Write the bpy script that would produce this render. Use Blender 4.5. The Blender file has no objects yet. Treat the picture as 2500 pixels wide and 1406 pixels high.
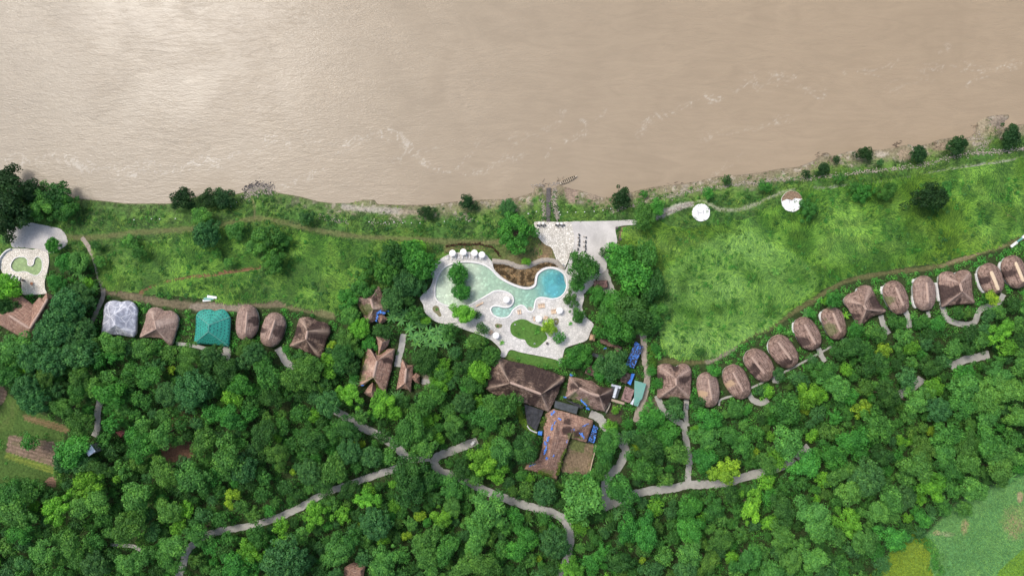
import bpy, math, random
import numpy as np
from mathutils import Vector
from mathutils.geometry import tessellate_polygon
random.seed(7); rng = np.random.default_rng(7)
scene = bpy.context.scene
COL = scene.collection
# ---------------------------------------------------------------- camera, sky, sun, exposure
H = 333.333            # drone height in metres; 24 mm lens gives 5 photo pixels to the metre at z = 0
cam_d = bpy.data.cameras.new("camera"); cam_d.lens = 24; cam_d.sensor_width = 36
cam_d.clip_start = 1; cam_d.clip_end = 9000
cam = bpy.data.objects.new("camera", cam_d); cam.location = (0, 0, H); COL.objects.link(cam)
scene.camera = cam
world = bpy.data.worlds.new("World"); scene.world = world; world.use_nodes = True
wn = world.node_tree; bg = wn.nodes["Background"]
sky = wn.nodes.new("ShaderNodeTexSky"); sky.sky_type = 'NISHITA'; sky.sun_disc = False
SUN_EL = math.radians(57); SUN_AZ = math.atan2(-0.76, 0.65)
sky.sun_elevation = SUN_EL; sky.sun_rotation = SUN_AZ
sky.air_density = 1.0; sky.dust_density = 4.0; sky.ozone_density = 0.6
wn.links.new(sky.outputs[0], bg.inputs[0]); bg.inputs[1].default_value = 0.178
sd = bpy.data.lights.new("sun", 'SUN'); sd.energy = 1.78; sd.angle = math.radians(15); sd.color = (1.0, 0.96, 0.9)
sun = bpy.data.objects.new("sun", sd); COL.objects.link(sun)
sv = Vector((math.cos(SUN_EL) * math.sin(SUN_AZ), math.cos(SUN_EL) * math.cos(SUN_AZ), math.sin(SUN_EL)))
sun.rotation_euler = sv.to_track_quat('Z', 'Y').to_euler(); sun.location = sv * 300
scene.view_settings.view_transform = 'Standard'; scene.view_settings.look = 'None'
scene.view_settings.exposure = 0.08; scene.view_settings.gamma = 1
scene.render.engine = 'CYCLES'; scene.cycles.max_bounces = 5; scene.cycles.diffuse_bounces = 3
scene.cycles.transparent_max_bounces = 8
# ---------------------------------------------------------------- mapping photo pixels to metres
def W(px, py, z=0.0):
    s = 0.2 * (H - z) / H
    return ((px - 1250) * s, (703 - py) * s)
def WA(pts, z=0.0):
    a = np.asarray(pts, float); s = 0.2 * (H - z) / H
    return np.stack([(a[:, 0] - 1250) * s, (703 - a[:, 1]) * s], 1)
def crop(ox, oy, s, pts):
    return [(ox + p[0] / s, oy + p[1] / s) + tuple(p[2:]) for p in pts]
# ---------------------------------------------------------------- tagging
def tag(o, label=None, cat=None, group=None, kind=None):
    if label: o["label"] = label
    if cat: o["category"] = cat
    if group: o["group"] = group
    if kind: o["kind"] = kind
    return o
def empty(name, x, y, z=0, rz=0):
    o = bpy.data.objects.new(name, None); COL.objects.link(o)
    o.location = (x, y, z); o.rotation_euler = (0, 0, rz); o.empty_display_size = 0.5
    return o
def link_mesh(name, me, parent=None, loc=None):
    o = bpy.data.objects.new(name, me); COL.objects.link(o)
    if parent: o.parent = parent
    if loc is not None: o.location = loc
    return o
def copy_tree(o, parent=None):
    c = o.copy(); COL.objects.link(c)
    if parent: c.parent = parent
    for ch in list(o.children): copy_tree(ch, c)
    return c
# ---------------------------------------------------------------- noise in numpy
_perm = rng.random((256, 256))
def vnoise(x, y):
    xi = np.floor(x).astype(int); yi = np.floor(y).astype(int)
    fx = x - xi; fy = y - yi; fx = fx * fx * (3 - 2 * fx); fy = fy * fy * (3 - 2 * fy)
    a = _perm[xi & 255, yi & 255]; b = _perm[(xi + 1) & 255, yi & 255]
    c = _perm[xi & 255, (yi + 1) & 255]; d = _perm[(xi + 1) & 255, (yi + 1) & 255]
    return (a * (1 - fx) + b * fx) * (1 - fy) + (c * (1 - fx) + d * fx) * fy
def fbm(x, y, o=4, sx=0.0):
    v = 0; a = 0.5; t = 0
    for i in range(o):
        v = v + a * vnoise(x + 17.3 * i + sx, y + 31.7 * i + sx * 1.7); t += a; a *= 0.5; x = x * 2.03; y = y * 2.03
    return v / t
def sstep(a, b, x):
    t = np.clip((x - a) / (b - a), 0, 1); return t * t * (3 - 2 * t)
def inpoly(X, Y, poly):
    X = np.asarray(X, float); Y = np.asarray(Y, float)
    r = np.zeros(X.shape, bool); n = len(poly)
    xs = [p[0] for p in poly]; ys = [p[1] for p in poly]
    m = (X >= min(xs)) & (X <= max(xs)) & (Y >= min(ys)) & (Y <= max(ys))
    if not m.any(): return r
    x = X[m]; y = Y[m]; q = np.zeros(x.shape, bool); j = n - 1
    for i in range(n):
        x1, y1 = poly[i][:2]; x2, y2 = poly[j][:2]
        if y1 != y2:
            c = ((y1 > y) != (y2 > y)) & (x < (x2 - x1) * (y - y1) / (y2 - y1) + x1); q ^= c
        j = i
    r[m] = q; return r
def distline(X, Y, line, lim=1e9, closed=False):
    """distance to a polyline; anything past lim stays at lim"""
    X = np.asarray(X, float); Y = np.asarray(Y, float)
    D = np.full(X.shape, float(lim)); n = len(line)
    for i in range(n if closed else n - 1):
        x1, y1 = line[i][:2]; x2, y2 = line[(i + 1) % n][:2]
        m = (X > min(x1, x2) - lim) & (X < max(x1, x2) + lim) & (Y > min(y1, y2) - lim) & (Y < max(y1, y2) + lim)
        if not m.any(): continue
        x = X[m]; y = Y[m]; dx = x2 - x1; dy = y2 - y1; L = dx * dx + dy * dy + 1e-9
        t = np.clip(((x - x1) * dx + (y - y1) * dy) / L, 0, 1)
        D[m] = np.minimum(D[m], np.hypot(x - x1 - t * dx, y - y1 - t * dy))
    return D
def catmull(pts, n=6, closed=False):
    P = [tuple(p[:2]) for p in pts]; m = len(P); out = []
    for i in range(m if closed else m - 1):
        if closed: p0, p1, p2, p3 = P[i - 1], P[i], P[(i + 1) % m], P[(i + 2) % m]
        else: p0, p1, p2, p3 = P[max(i - 1, 0)], P[i], P[i + 1], P[min(i + 2, m - 1)]
        for k in range(n):
            t = k / n; t2 = t * t; t3 = t2 * t
            out.append(tuple(0.5 * (2 * p1[c] + (p2[c] - p0[c]) * t + (2 * p0[c] - 5 * p1[c] + 4 * p2[c] - p3[c]) * t2
                                    + (-p0[c] + 3 * p1[c] - 3 * p2[c] + p3[c]) * t3) for c in (0, 1)))
    if not closed: out.append(P[-1])
    return out
# ---------------------------------------------------------------- materials
MATS = {}
class NT:
    def __init__(s, name, rough=0.8, spec=0.3):
        s.m = bpy.data.materials.new(name); s.m.use_nodes = True; s.t = s.m.node_tree
        s.b = s.t.nodes["Principled BSDF"]; s.b.inputs["Roughness"].default_value = rough
        s.b.inputs["Specular IOR Level"].default_value = spec; MATS[name] = s.m
    def n(s, typ, **kw):
        nd = s.t.nodes.new(typ)
        for k, v in kw.items():
            if hasattr(nd, k): setattr(nd, k, v)
            else: nd.inputs[k.replace('_', ' ')].default_value = v
        return nd
    def l(s, a, b): s.t.links.new(a, b)
    def coord(s, kind='Object'):
        return s.n("ShaderNodeTexCoord").outputs[kind]
    def noise(s, vec, scale, detail=4, rough=0.55, dist=0.0):
        n = s.n("ShaderNodeTexNoise"); n.inputs["Scale"].default_value = scale; n.inputs["Detail"].default_value = detail
        n.inputs["Roughness"].default_value = rough; n.inputs["Distortion"].default_value = dist
        if vec is not None: s.l(vec, n.inputs["Vector"])
        return n.outputs[0]
    def mapped(s, vec, sc=(1, 1, 1), rot=(0, 0, 0)):
        m = s.n("ShaderNodeMapping"); m.inputs["Scale"].default_value = sc; m.inputs["Rotation"].default_value = rot
        s.l(vec, m.inputs["Vector"]); return m.outputs[0]
    def ramp(s, fac, stops):
        r = s.n("ShaderNodeValToRGB"); e = r.color_ramp.elements
        while len(e) < len(stops): e.new(0.5)
        for i, (p, c) in enumerate(stops):
            e[i].position = p; e[i].color = (c, c, c, 1) if isinstance(c, (int, float)) else (*c, 1)
        s.l(fac, r.inputs[0]); return r.outputs[0]
    def mix(s, fac, a, b, mode='MIX'):
        m = s.n("ShaderNodeMix", data_type='RGBA', blend_type=mode)
        for sock, v in ((m.inputs[0], fac), (m.inputs[6], a), (m.inputs[7], b)):
            if hasattr(v, 'is_linked'): s.l(v, sock)
            elif isinstance(v, (int, float)): sock.default_value = v
            else: sock.default_value = (*v, 1)
        return m.outputs[2]
    def math(s, op, a, b=None):
        m = s.n("ShaderNodeMath", operation=op)
        for sock, v in ((m.inputs[0], a), (m.inputs[1], b)):
            if v is None: continue
            if hasattr(v, 'is_linked'): s.l(v, sock)
            else: sock.default_value = v
        return m.outputs[0]
    def attr(s, name, out=0):
        return s.n("ShaderNodeAttribute", attribute_name=name).outputs[out]
    def bump(s, h, strength=0.5, dist=0.1):
        b = s.n("ShaderNodeBump"); b.inputs["Strength"].default_value = strength; b.inputs["Distance"].default_value = dist
        s.l(h, b.inputs["Height"]); s.l(b.outputs[0], s.b.inputs["Normal"]); return b
    def col(s, c):
        if hasattr(c, 'is_linked'): s.l(c, s.b.inputs["Base Color"])
        else: s.b.inputs["Base Color"].default_value = (*c, 1)
def simple(name, c, rough=0.7, var=0.25, scale=3.0, bump=0.0, spec=0.3, metal=0.0):
    k = NT(name, rough, spec); v = k.coord(); n = k.noise(v, scale, 5, 0.6)
    lo = tuple(max(0, x * (1 - var)) for x in c); hi = tuple(min(1, x * (1 + var)) for x in c)
    k.col(k.ramp(n, [(0.3, lo), (0.7, hi)])); k.b.inputs["Metallic"].default_value = metal
    if bump: k.bump(n, bump, 0.1)
    return k.m
# ground: real colour of soil and turf comes from the attribute laid on the terrain, fine grain from noise
k = NT("ground", 0.95, 0.1); c = k.attr("albedo"); v = k.coord()
n1 = k.noise(v, 0.9, 6, 0.7); n2 = k.noise(v, 0.12, 4, 0.6)
f = k.mix(1.0, k.ramp(n1, [(0.28, 0.45), (0.72, 1.5)]), k.ramp(n2, [(0.3, 0.85), (0.7, 1.15)]), 'MULTIPLY')
k.col(k.mix(1.0, c, f, 'MULTIPLY')); k.bump(n1, 0.9, 0.5)
# river
k = NT("river_water", 0.3, 0.42); k.b.inputs["IOR"].default_value = 1.33
c = k.attr("albedo"); v = k.coord()
w1 = k.noise(k.mapped(v, (0.13, 0.5, 1), (0, 0, 0.35)), 1.0, 5, 0.6, 1.2)
w2 = k.noise(k.mapped(v, (0.8, 1.6, 1), (0, 0, -0.3)), 1.0, 4, 0.6, 0.4)
big = k.noise(v, 0.02, 4, 0.6, 1.2)
k.col(k.mix(1.0, c, k.mix(0.5, k.ramp(big, [(0.3, 0.9), (0.7, 1.08)]), k.ramp(k.noise(k.mapped(v, (0.03, 0.12, 1), (0, 0, -0.2)), 1.0, 6, 0.65, 2.5), [(0.35, 0.9), (0.65, 1.08)])), 'MULTIPLY'))
gust = k.noise(v, 0.02, 4, 0.6, 1.0)
s = k.math('ADD', k.math('MULTIPLY', w1, 1.0), k.math('MULTIPLY', w2, 0.6))
b = k.bump(s, 0.4, 0.6)
k.l(k.ramp(gust, [(0.36, 0.14), (0.66, 0.42)]), b.inputs["Strength"])
k.l(k.ramp(k.noise(v, 0.03, 3, 0.6), [(0.35, 0.19), (0.7, 0.25)]), k.b.inputs["Roughness"])
# foliage (colour of the tree from its object colour, leaf to leaf variation from the mesh)
def foliage(name, base_is_object, trans=0.3):
    k = NT(name, 0.6, 0.25)
    if base_is_object:
        c = k.n("ShaderNodeObjectInfo").outputs["Color"]
    else:
        c = k.attr("tint")
    var = k.attr("var", 2)
    f = k.ramp(var, [(0.0, (0.42, 0.5, 0.5)), (0.5, (1.0, 1.0, 1.0)), (1.0, (2.0, 1.65, 1.2))])
    cc = k.mix(1.0, c, f, 'MULTIPLY'); k.col(cc)
    tr = k.n("ShaderNodeBsdfTranslucent"); k.l(cc, tr.inputs[0])
    ms = k.n("ShaderNodeMixShader"); ms.inputs[0].default_value = trans
    k.l(k.b.outputs[0], ms.inputs[1]); k.l(tr.outputs[0], ms.inputs[2])
    k.l(ms.outputs[0], k.t.nodes["Material Output"].inputs[0])
foliage("tree_leaves", True); foliage("plant_leaves", False)
simple("bark", (0.12, 0.09, 0.065), 0.9, 0.3, 4, 0.4)
# thatch: rows of palm leaf running down the slope (UV u along the eave, v down the slope, in metres)
def thatch(name, base, dark, pale, contrast=1.0):
    k = NT(name, 0.95, 0.1); uv = k.coord('UV'); o = k.coord()
    st = k.noise(k.mapped(uv, (1.5, 0.32, 1)), 1.0, 5, 0.7)
    rows = k.noise(k.mapped(uv, (0.28, 1.5, 1)), 1.0, 5, 0.72, 0.5)
    bl = k.noise(o, 0.22, 5, 0.65, 0.5)
    c = k.ramp(st, [(0.3, tuple(x * 0.45 + y * 0.55 for x, y in zip(dark, base))), (0.5, base), (0.68, pale)])
    c = k.mix(k.ramp(rows, [(0.38, 0.9 * contrast), (0.53, 0.0)]), c, dark)
    c = k.mix(k.ramp(bl, [(0.5, 0.0), (0.72, 0.6 * contrast)]), c, dark)
    at = k.attr("stain"); sep = k.n("ShaderNodeSeparateColor"); k.l(at, sep.inputs[0])
    brk = k.math('ADD', k.math('MULTIPLY', k.math('SUBTRACT', k.noise(o, 0.45, 5, 0.75), 0.5), 1.5), k.math('MULTIPLY', k.math('SUBTRACT', st, 0.5), 1.1))
    def edge(ch, lo=0.2, hi=0.68):
        return k.ramp(k.math('ADD', sep.outputs[ch], k.math('MULTIPLY', brk, k.ramp(sep.outputs[ch], [(0.0, 0.0), (0.12, 1.0)]))), [(lo, 0.0), (hi, 1.0)])
    c = k.mix(k.math('MULTIPLY', edge(0), 0.85), c, (0.04, 0.027, 0.026))
    c = k.mix(k.math('MULTIPLY', edge(1), 0.6), c, (0.1, 0.15, 0.04))
    c = k.mix(k.math('MULTIPLY', edge(2), 0.85), c, (0.5, 0.35, 0.22))
    c = k.mix(k.math('MULTIPLY', k.attr('hip', 2), k.ramp(st, [(0.3, 0.35), (0.6, 0.8)])), c, tuple(min(1, x * 1.25) for x in pale))
    k.col(c)
    h = k.math('ADD', st, rows); k.bump(h, 1.0, 0.4)
thatch("thatch_brown", (0.33, 0.225, 0.18), (0.085, 0.055, 0.045), (0.5, 0.375, 0.31))
thatch("thatch_grey", (0.345, 0.245, 0.2), (0.12, 0.08, 0.068), (0.5, 0.39, 0.33), 0.8)
thatch("thatch_dark", (0.22, 0.15, 0.115), (0.04, 0.027, 0.023), (0.54, 0.41, 0.32))
thatch("thatch_red", (0.38, 0.235, 0.175), (0.13, 0.075, 0.06), (0.56, 0.4, 0.31), 0.8)
simple("thatch_ridge", (0.43, 0.31, 0.25), 0.9, 0.25, 2.5, 0.6)
simple("straw_ridge", (0.66, 0.52, 0.36), 0.9, 0.2, 2.5, 0.5)
simple("plaster_white", (0.62, 0.62, 0.6), 0.85, 0.12, 1.2, 0.1)
simple("plaster_tan", (0.42, 0.34, 0.25), 0.85, 0.2, 1.2, 0.1)
simple("wood_dark", (0.09, 0.055, 0.035), 0.7, 0.4, 6, 0.3)
simple("wood_warm", (0.42, 0.2, 0.11), 0.6, 0.3, 6, 0.2)
simple("cushion_cream", (0.72, 0.56, 0.4), 0.9, 0.1, 3)
simple("cushion_white", (0.72, 0.71, 0.7), 0.9, 0.08, 3)
simple("parasol_cloth", (0.86, 0.85, 0.83), 0.85, 0.05, 3)
simple("metal_grey", (0.3, 0.31, 0.32), 0.4, 0.15, 5, 0, 0.5, 0.6)
simple("rubber_black", (0.02, 0.02, 0.02), 0.8, 0.3, 5)
simple("glass_dark", (0.03, 0.04, 0.05), 0.15, 0.2, 2, 0, 0.6)
simple("plastic_dark", (0.07, 0.075, 0.08), 0.5, 0.3, 5)
simple("paint_white", (0.76, 0.76, 0.74), 0.6, 0.14, 0.45, 0.2)
simple("stone_pale", (0.36, 0.32, 0.27), 0.9, 0.3, 2.0, 0.5)
simple("stone_dark", (0.12, 0.11, 0.105), 0.9, 0.4, 1.6, 0.5)
simple("black_sheet", (0.035, 0.037, 0.042), 0.55, 0.6, 0.5, 0.6)
simple("roof_charcoal", (0.06, 0.07, 0.075), 0.6, 0.35, 0.8, 0.2)
simple("dry_leaf", (0.27, 0.19, 0.09), 0.9, 0.4, 1.0)
# corrugated metal sheets
def corrugated(name, c, rust=None, sc=6.0, amt=0.5, dark=0.6):
    k = NT(name, 0.5, 0.4); uv = k.coord('UV')
    w = k.n("ShaderNodeTexWave"); w.inputs["Scale"].default_value = sc; k.l(uv, w.inputs[0])
    n = k.noise(k.coord(), 0.6, 6, 0.65, 0.6)
    cc = k.mix(k.ramp(w.outputs[1], [(0.2, 0.0), (0.9, 0.35)]), c, tuple(x * dark for x in c))
    if rust: cc = k.mix(k.ramp(n, [(0.45, 0.0), (0.62, amt)]), cc, rust)
    k.col(cc); k.bump(w.outputs[1], 0.4, 0.1)
corrugated("sheet_teal", (0.14, 0.37, 0.31), (0.3, 0.34, 0.3), 1.4, 0.3, 0.85)
corrugated("sheet_rust", (0.34, 0.21, 0.19), (0.07, 0.035, 0.03), 2.6, 1.0, 0.4)
corrugated("sheet_white", (0.74, 0.79, 0.85), (0.35, 0.37, 0.4), 2.0, 0.5)
corrugated("sheet_red", (0.25, 0.075, 0.07), (0.12, 0.05, 0.045), 3.0, 0.5)
# plastic tarpaulins
def tarp(name, c, c2, lo, hi, sc=0.8, rough=0.45, detail=7, rr=0.7):
    k = NT(name, rough, 0.4); v = k.coord(); n = k.noise(v, sc, detail, rr, 1.2)
    k.col(k.ramp(n, [(lo, c2), (hi, c)])); k.bump(n, 0.7, 0.3)
tarp("tarp_blue", (0.06, 0.24, 0.76), (0.03, 0.035, 0.06), 0.5, 0.54, 0.75, 0.5, 5, 0.65)
tarp("tarp_blue_plain", (0.06, 0.25, 0.78), (0.02, 0.1, 0.4), 0.3, 0.5, 1.5)
# clear pale plastic over the thatch
k = NT("plastic_wrap", 0.35, 0.5); v = k.coord(); n = k.noise(v, 0.22, 6, 0.75, 2.0)
vo = k.n("ShaderNodeTexVoronoi", feature='DISTANCE_TO_EDGE'); vo.inputs["Scale"].default_value = 0.28
k.l(k.mix(0.35, v, k.noise(v, 0.4, 3, 0.6)), vo.inputs["Vector"])
c = k.ramp(n, [(0.38, (0.22, 0.23, 0.28)), (0.52, (0.36, 0.38, 0.45)), (0.68, (0.7, 0.72, 0.78))])
c = k.mix(k.ramp(vo.outputs[0], [(0.0, 0.75), (0.05, 0.0)]), c, (0.75, 0.76, 0.8))
k.col(c); k.bump(n, 0.6, 0.3)
# teal shingles with dark vent marks in rows
k = NT("shingle_teal", 0.55, 0.3); uv = k.coord('UV')
br = k.n("ShaderNodeTexBrick"); br.offset = 0.5
br.inputs["Scale"].default_value = 1.0; br.inputs["Brick Width"].default_value = 1.75; br.inputs["Row Height"].default_value = 1.6
br.inputs["Mortar Size"].default_value = 0.56; br.inputs["Mortar Smooth"].default_value = 0.178
br.inputs["Color1"].default_value = (0.012, 0.08, 0.08, 1); br.inputs["Color2"].default_value = (0.015, 0.1, 0.09, 1)
br.inputs["Mortar"].default_value = (0.03, 0.265, 0.21, 1); k.l(uv, br.inputs["Vector"])
n = k.noise(k.coord(), 0.5, 4, 0.6)
k.col(k.mix(1.0, br.outputs[0], k.ramp(n, [(0.3, 0.85), (0.7, 1.25)]), 'MULTIPLY'))
# pavings
def paving(name, c1, c2, joint, scale, jw=0.05, stain=0.35, grass=0.0):
    k = NT(name, 0.85, 0.25); v = k.coord()
    vo = k.n("ShaderNodeTexVoronoi", feature='DISTANCE_TO_EDGE'); vo.inputs["Scale"].default_value = scale; k.l(v, vo.inputs["Vector"])
    vc = k.n("ShaderNodeTexVoronoi"); vc.inputs["Scale"].default_value = scale; k.l(v, vc.inputs["Vector"])
    sep = k.n("ShaderNodeSeparateColor"); k.l(vc.outputs["Color"], sep.inputs[0])
    c = k.mix(sep.outputs[0], c1, c2)
    c = k.mix(k.ramp(vo.outputs[0], [(0.0, 0.8), (jw, 0.0)]), c, joint)
    big = k.noise(v, 0.1, 5, 0.6, 0.6)
    c = k.mix(1.0, c, k.ramp(big, [(0.32, 1 - stain), (0.62, 1.06)]), 'MULTIPLY')
    fine = k.noise(v, 3.0, 4, 0.7); c = k.mix(1.0, c, k.ramp(fine, [(0.3, 0.86), (0.7, 1.1)]), 'MULTIPLY')
    k.col(c); k.bump(vo.outputs[0], 0.3, 0.05)
paving("deck_paving", (0.56, 0.55, 0.52), (0.71, 0.69, 0.65), (0.34, 0.33, 0.3), 0.75, 0.06, 0.22)
paving("cobble", (0.56, 0.53, 0.46), (0.8, 0.77, 0.7), (0.3, 0.27, 0.22), 1.0, 0.16, 0.12)
paving("concrete_worn", (0.56, 0.54, 0.51), (0.59, 0.57, 0.54), (0.5, 0.48, 0.45), 0.22, 0.005, 0.22)
paving("gravel_grey", (0.54, 0.515, 0.49), (0.66, 0.635, 0.6), (0.42, 0.4, 0.375), 2.5, 0.12, 0.2)
paving("deck_beige", (0.68, 0.63, 0.54), (0.82, 0.78, 0.69), (0.3, 0.27, 0.2), 1.1, 0.13, 0.12)
k = NT("path_concrete", 0.9, 0.2); v = k.coord(); n = k.noise(v, 0.35, 6, 0.65, 0.5); n2 = k.noise(v, 3, 4, 0.7)
n3 = k.noise(v, 0.9, 6, 0.75, 0.4)
k.col(k.mix(k.ramp(n3, [(0.6, 0.0), (0.68, 0.6)]), k.mix(1.0, k.ramp(n, [(0.3, (0.3, 0.292, 0.268)), (0.65, (0.44, 0.43, 0.395))]), k.ramp(n2, [(0.3, 0.85), (0.7, 1.12)]), 'MULTIPLY'), (0.12, 0.13, 0.07)))
k.bump(n2, 0.2, 0.03)
simple('dirt_lane', (0.33, 0.285, 0.235), 0.95, 0.3, 0.7, 0.4)
# pool: tiled floor, coping, water
k = NT("pool_tiles", 0.6, 0.3); c = k.attr("albedo"); v = k.coord()
vc = k.n("ShaderNodeTexVoronoi"); vc.inputs["Scale"].default_value = 1.1; k.l(v, vc.inputs["Vector"])
sep = k.n("ShaderNodeSeparateColor"); k.l(vc.outputs["Color"], sep.inputs[0])
f = k.mix(1.0, k.ramp(sep.outputs[0], [(0.1, 0.9), (0.7, 1.0), (0.97, 1.3)]), k.ramp(k.noise(v, 0.3, 5, 0.7), [(0.3, 0.88), (0.7, 1.12)]), 'MULTIPLY')
k.col(k.mix(1.0, c, f, 'MULTIPLY'))
k = NT("coping_tiles", 0.7, 0.3); uv = k.coord('UV')
ck = k.n("ShaderNodeTexBrick"); ck.offset = 0.5; ck.inputs["Scale"].default_value = 1.0
ck.inputs["Brick Width"].default_value = 1.3; ck.inputs["Row Height"].default_value = 0.42; ck.inputs["Mortar Size"].default_value = 0.22
ck.inputs["Color1"].default_value = (0.25, 0.25, 0.25, 1); ck.inputs["Color2"].default_value = (0.42, 0.41, 0.4, 1)
ck.inputs["Mortar"].default_value = (0.74, 0.73, 0.71, 1); k.l(uv, ck.inputs["Vector"]); k.col(ck.outputs[0])
def water_sheet(name, tint):
    k = NT(name); nt = k.t; nt.nodes.remove(k.b)
    tr = nt.nodes.new("ShaderNodeBsdfTransparent"); tr.inputs[0].default_value = (*tint, 1)
    gl = nt.nodes.new("ShaderNodeBsdfGlossy"); gl.inputs["Roughness"].default_value = 0.12
    fr = nt.nodes.new("ShaderNodeFresnel"); fr.inputs[0].default_value = 1.33
    bp = nt.nodes.new("ShaderNodeBump"); bp.inputs["Strength"].default_value = 0.25; bp.inputs["Distance"].default_value = 0.1
    no = nt.nodes.new("ShaderNodeTexNoise"); no.inputs["Scale"].default_value = 1.2
    tc = nt.nodes.new("ShaderNodeTexCoord"); nt.links.new(tc.outputs['Object'], no.inputs['Vector'])
    nt.links.new(no.outputs[0], bp.inputs['Height']); nt.links.new(bp.outputs[0], gl.inputs['Normal']); nt.links.new(bp.outputs[0], fr.inputs['Normal'])
    ms = nt.nodes.new("ShaderNodeMixShader"); nt.links.new(fr.outputs[0], ms.inputs[0])
    nt.links.new(tr.outputs[0], ms.inputs[1]); nt.links.new(gl.outputs[0], ms.inputs[2])
    nt.links.new(ms.outputs[0], nt.nodes["Material Output"].inputs[0])
water_sheet("pool_water", (0.93, 0.99, 0.97))
# ---------------------------------------------------------------- mesh helpers
def np_mesh(name, verts, quads, mat, attrs=None, smooth=False, uv=None):
    verts = np.asarray(verts, np.float32); quads = np.asarray(quads, np.int32); k_ = quads.shape[1]
    me = bpy.data.meshes.new(name); me.vertices.add(len(verts)); me.vertices.foreach_set("co", verts.ravel())
    me.loops.add(quads.size); me.loops.foreach_set("vertex_index", quads.ravel())
    me.polygons.add(len(quads)); me.polygons.foreach_set("loop_start", np.arange(0, quads.size, k_, dtype=np.int32))
    me.polygons.foreach_set("loop_total", np.full(len(quads), k_, np.int32))
    if smooth: me.polygons.foreach_set("use_smooth", np.ones(len(quads), bool))
    me.update(calc_edges=True)
    for an, (typ, arr) in (attrs or {}).items():
        a = me.attributes.new(an, typ, 'POINT')
        if typ == 'FLOAT': a.data.foreach_set("value", np.asarray(arr, np.float32).ravel())
        else:
            arr = np.asarray(arr, np.float32)
            if arr.shape[1] == 3: arr = np.concatenate([arr, np.ones((len(arr), 1), np.float32)], 1)
            a.data.foreach_set("color", arr.ravel())
    if uv is not None:
        l = me.uv_layers.new(name="UVMap"); l.data.foreach_set("uv", np.asarray(uv, np.float32)[quads.ravel()].ravel())
    me.materials.append(MATS[mat]); return me
class MB:
    """collects simple solids and links them as one mesh"""
    def __init__(s): s.v = []; s.f = []; s.uv = {}
    def add(s, vs, fs):
        o = len(s.v); s.v += [tuple(v) for v in vs]; s.f += [tuple(i + o for i in f) for f in fs]
    def box(s, c, d, rz=0.0, taper=1.0):
        ca, sa = math.cos(rz), math.sin(rz); vs = []
        for z in (-1, 1):
            t = taper if z > 0 else 1
            for x, y in ((-1, -1), (1, -1), (1, 1), (-1, 1)):
                X = x * d[0] / 2 * t; Y = y * d[1] / 2 * t
                vs.append((c[0] + X * ca - Y * sa, c[1] + X * sa + Y * ca, c[2] + z * d[2] / 2))
        s.add(vs, [(3, 2, 1, 0), (4, 5, 6, 7), (0, 1, 5, 4), (1, 2, 6, 5), (2, 3, 7, 6), (3, 0, 4, 7)])
    def cyl(s, c, r, h, n=10, r2=None):
        r2 = r if r2 is None else r2
        vs = [(c[0] + r * math.cos(6.2832 * i / n), c[1] + r * math.sin(6.2832 * i / n), c[2]) for i in range(n)]
        vs += [(c[0] + r2 * math.cos(6.2832 * i / n), c[1] + r2 * math.sin(6.2832 * i / n), c[2] + h) for i in range(n)]
        s.add(vs, [tuple(range(n - 1, -1, -1)), tuple(range(n, 2 * n))] + [(i, (i + 1) % n, n + (i + 1) % n, n + i) for i in range(n)])
    def tube(s, a, b, r, r2=None, n=6):
        a = Vector(a); b = Vector(b); d = (b - a).normalized(); r2 = r if r2 is None else r2
        u = d.orthogonal().normalized(); w = d.cross(u)
        vs = [a + (u * math.cos(6.2832 * i / n) + w * math.sin(6.2832 * i / n)) * r for i in range(n)]
        vs += [b + (u * math.cos(6.2832 * i / n) + w * math.sin(6.2832 * i / n)) * r2 for i in range(n)]
        s.add(vs, [tuple(range(n - 1, -1, -1)), tuple(range(n, 2 * n))] + [(i, (i + 1) % n, n + (i + 1) % n, n + i) for i in range(n)])
    def mesh(s, name, mat, smooth=False):
        me = bpy.data.meshes.new(name); me.from_pydata(s.v, [], s.f); me.update()
        if smooth: me.polygons.foreach_set("use_smooth", [True] * len(me.polygons))
        me.materials.append(MATS[mat]); return me
    def build(s, name, mat, parent=None, smooth=False):
        return link_mesh(name, s.mesh(name, mat, smooth), parent)
def slab(name, outer, zt, zb, mat, holes=(), parent=None, off=(0, 0)):
    """flat sheet with a skirt; outlines in world metres"""
    loops = [[Vector((p[0] - off[0], p[1] - off[1], 0)) for p in lp] for lp in [outer, *holes]]
    tris = tessellate_polygon(loops); flat = [p for lp in loops for p in lp]; n = len(flat)
    vs = [(p.x, p.y, zt) for p in flat] + [(p.x, p.y, zb) for p in flat]; fs = []
    for t in tris:
        a, b, c = (flat[i] for i in t)
        if (b - a).cross(c - a).z < 0: t = (t[0], t[2], t[1])
        fs.append(tuple(t))
    o = 0
    for lp in loops:
        m = len(lp)
        for i in range(m): fs.append((o + i, o + (i + 1) % m, n + o + (i + 1) % m, n + o + i))
        o += m
    me = bpy.data.meshes.new(name); me.from_pydata(vs, [], fs); me.update(); me.materials.append(MATS[mat])
    uvl = me.uv_layers.new(name="UVMap")
    for lo in me.loops:
        v_ = vs[lo.vertex_index]; uvl.data[lo.index].uv = (v_[0], v_[1])
    return link_mesh(name, me, parent)
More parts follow.
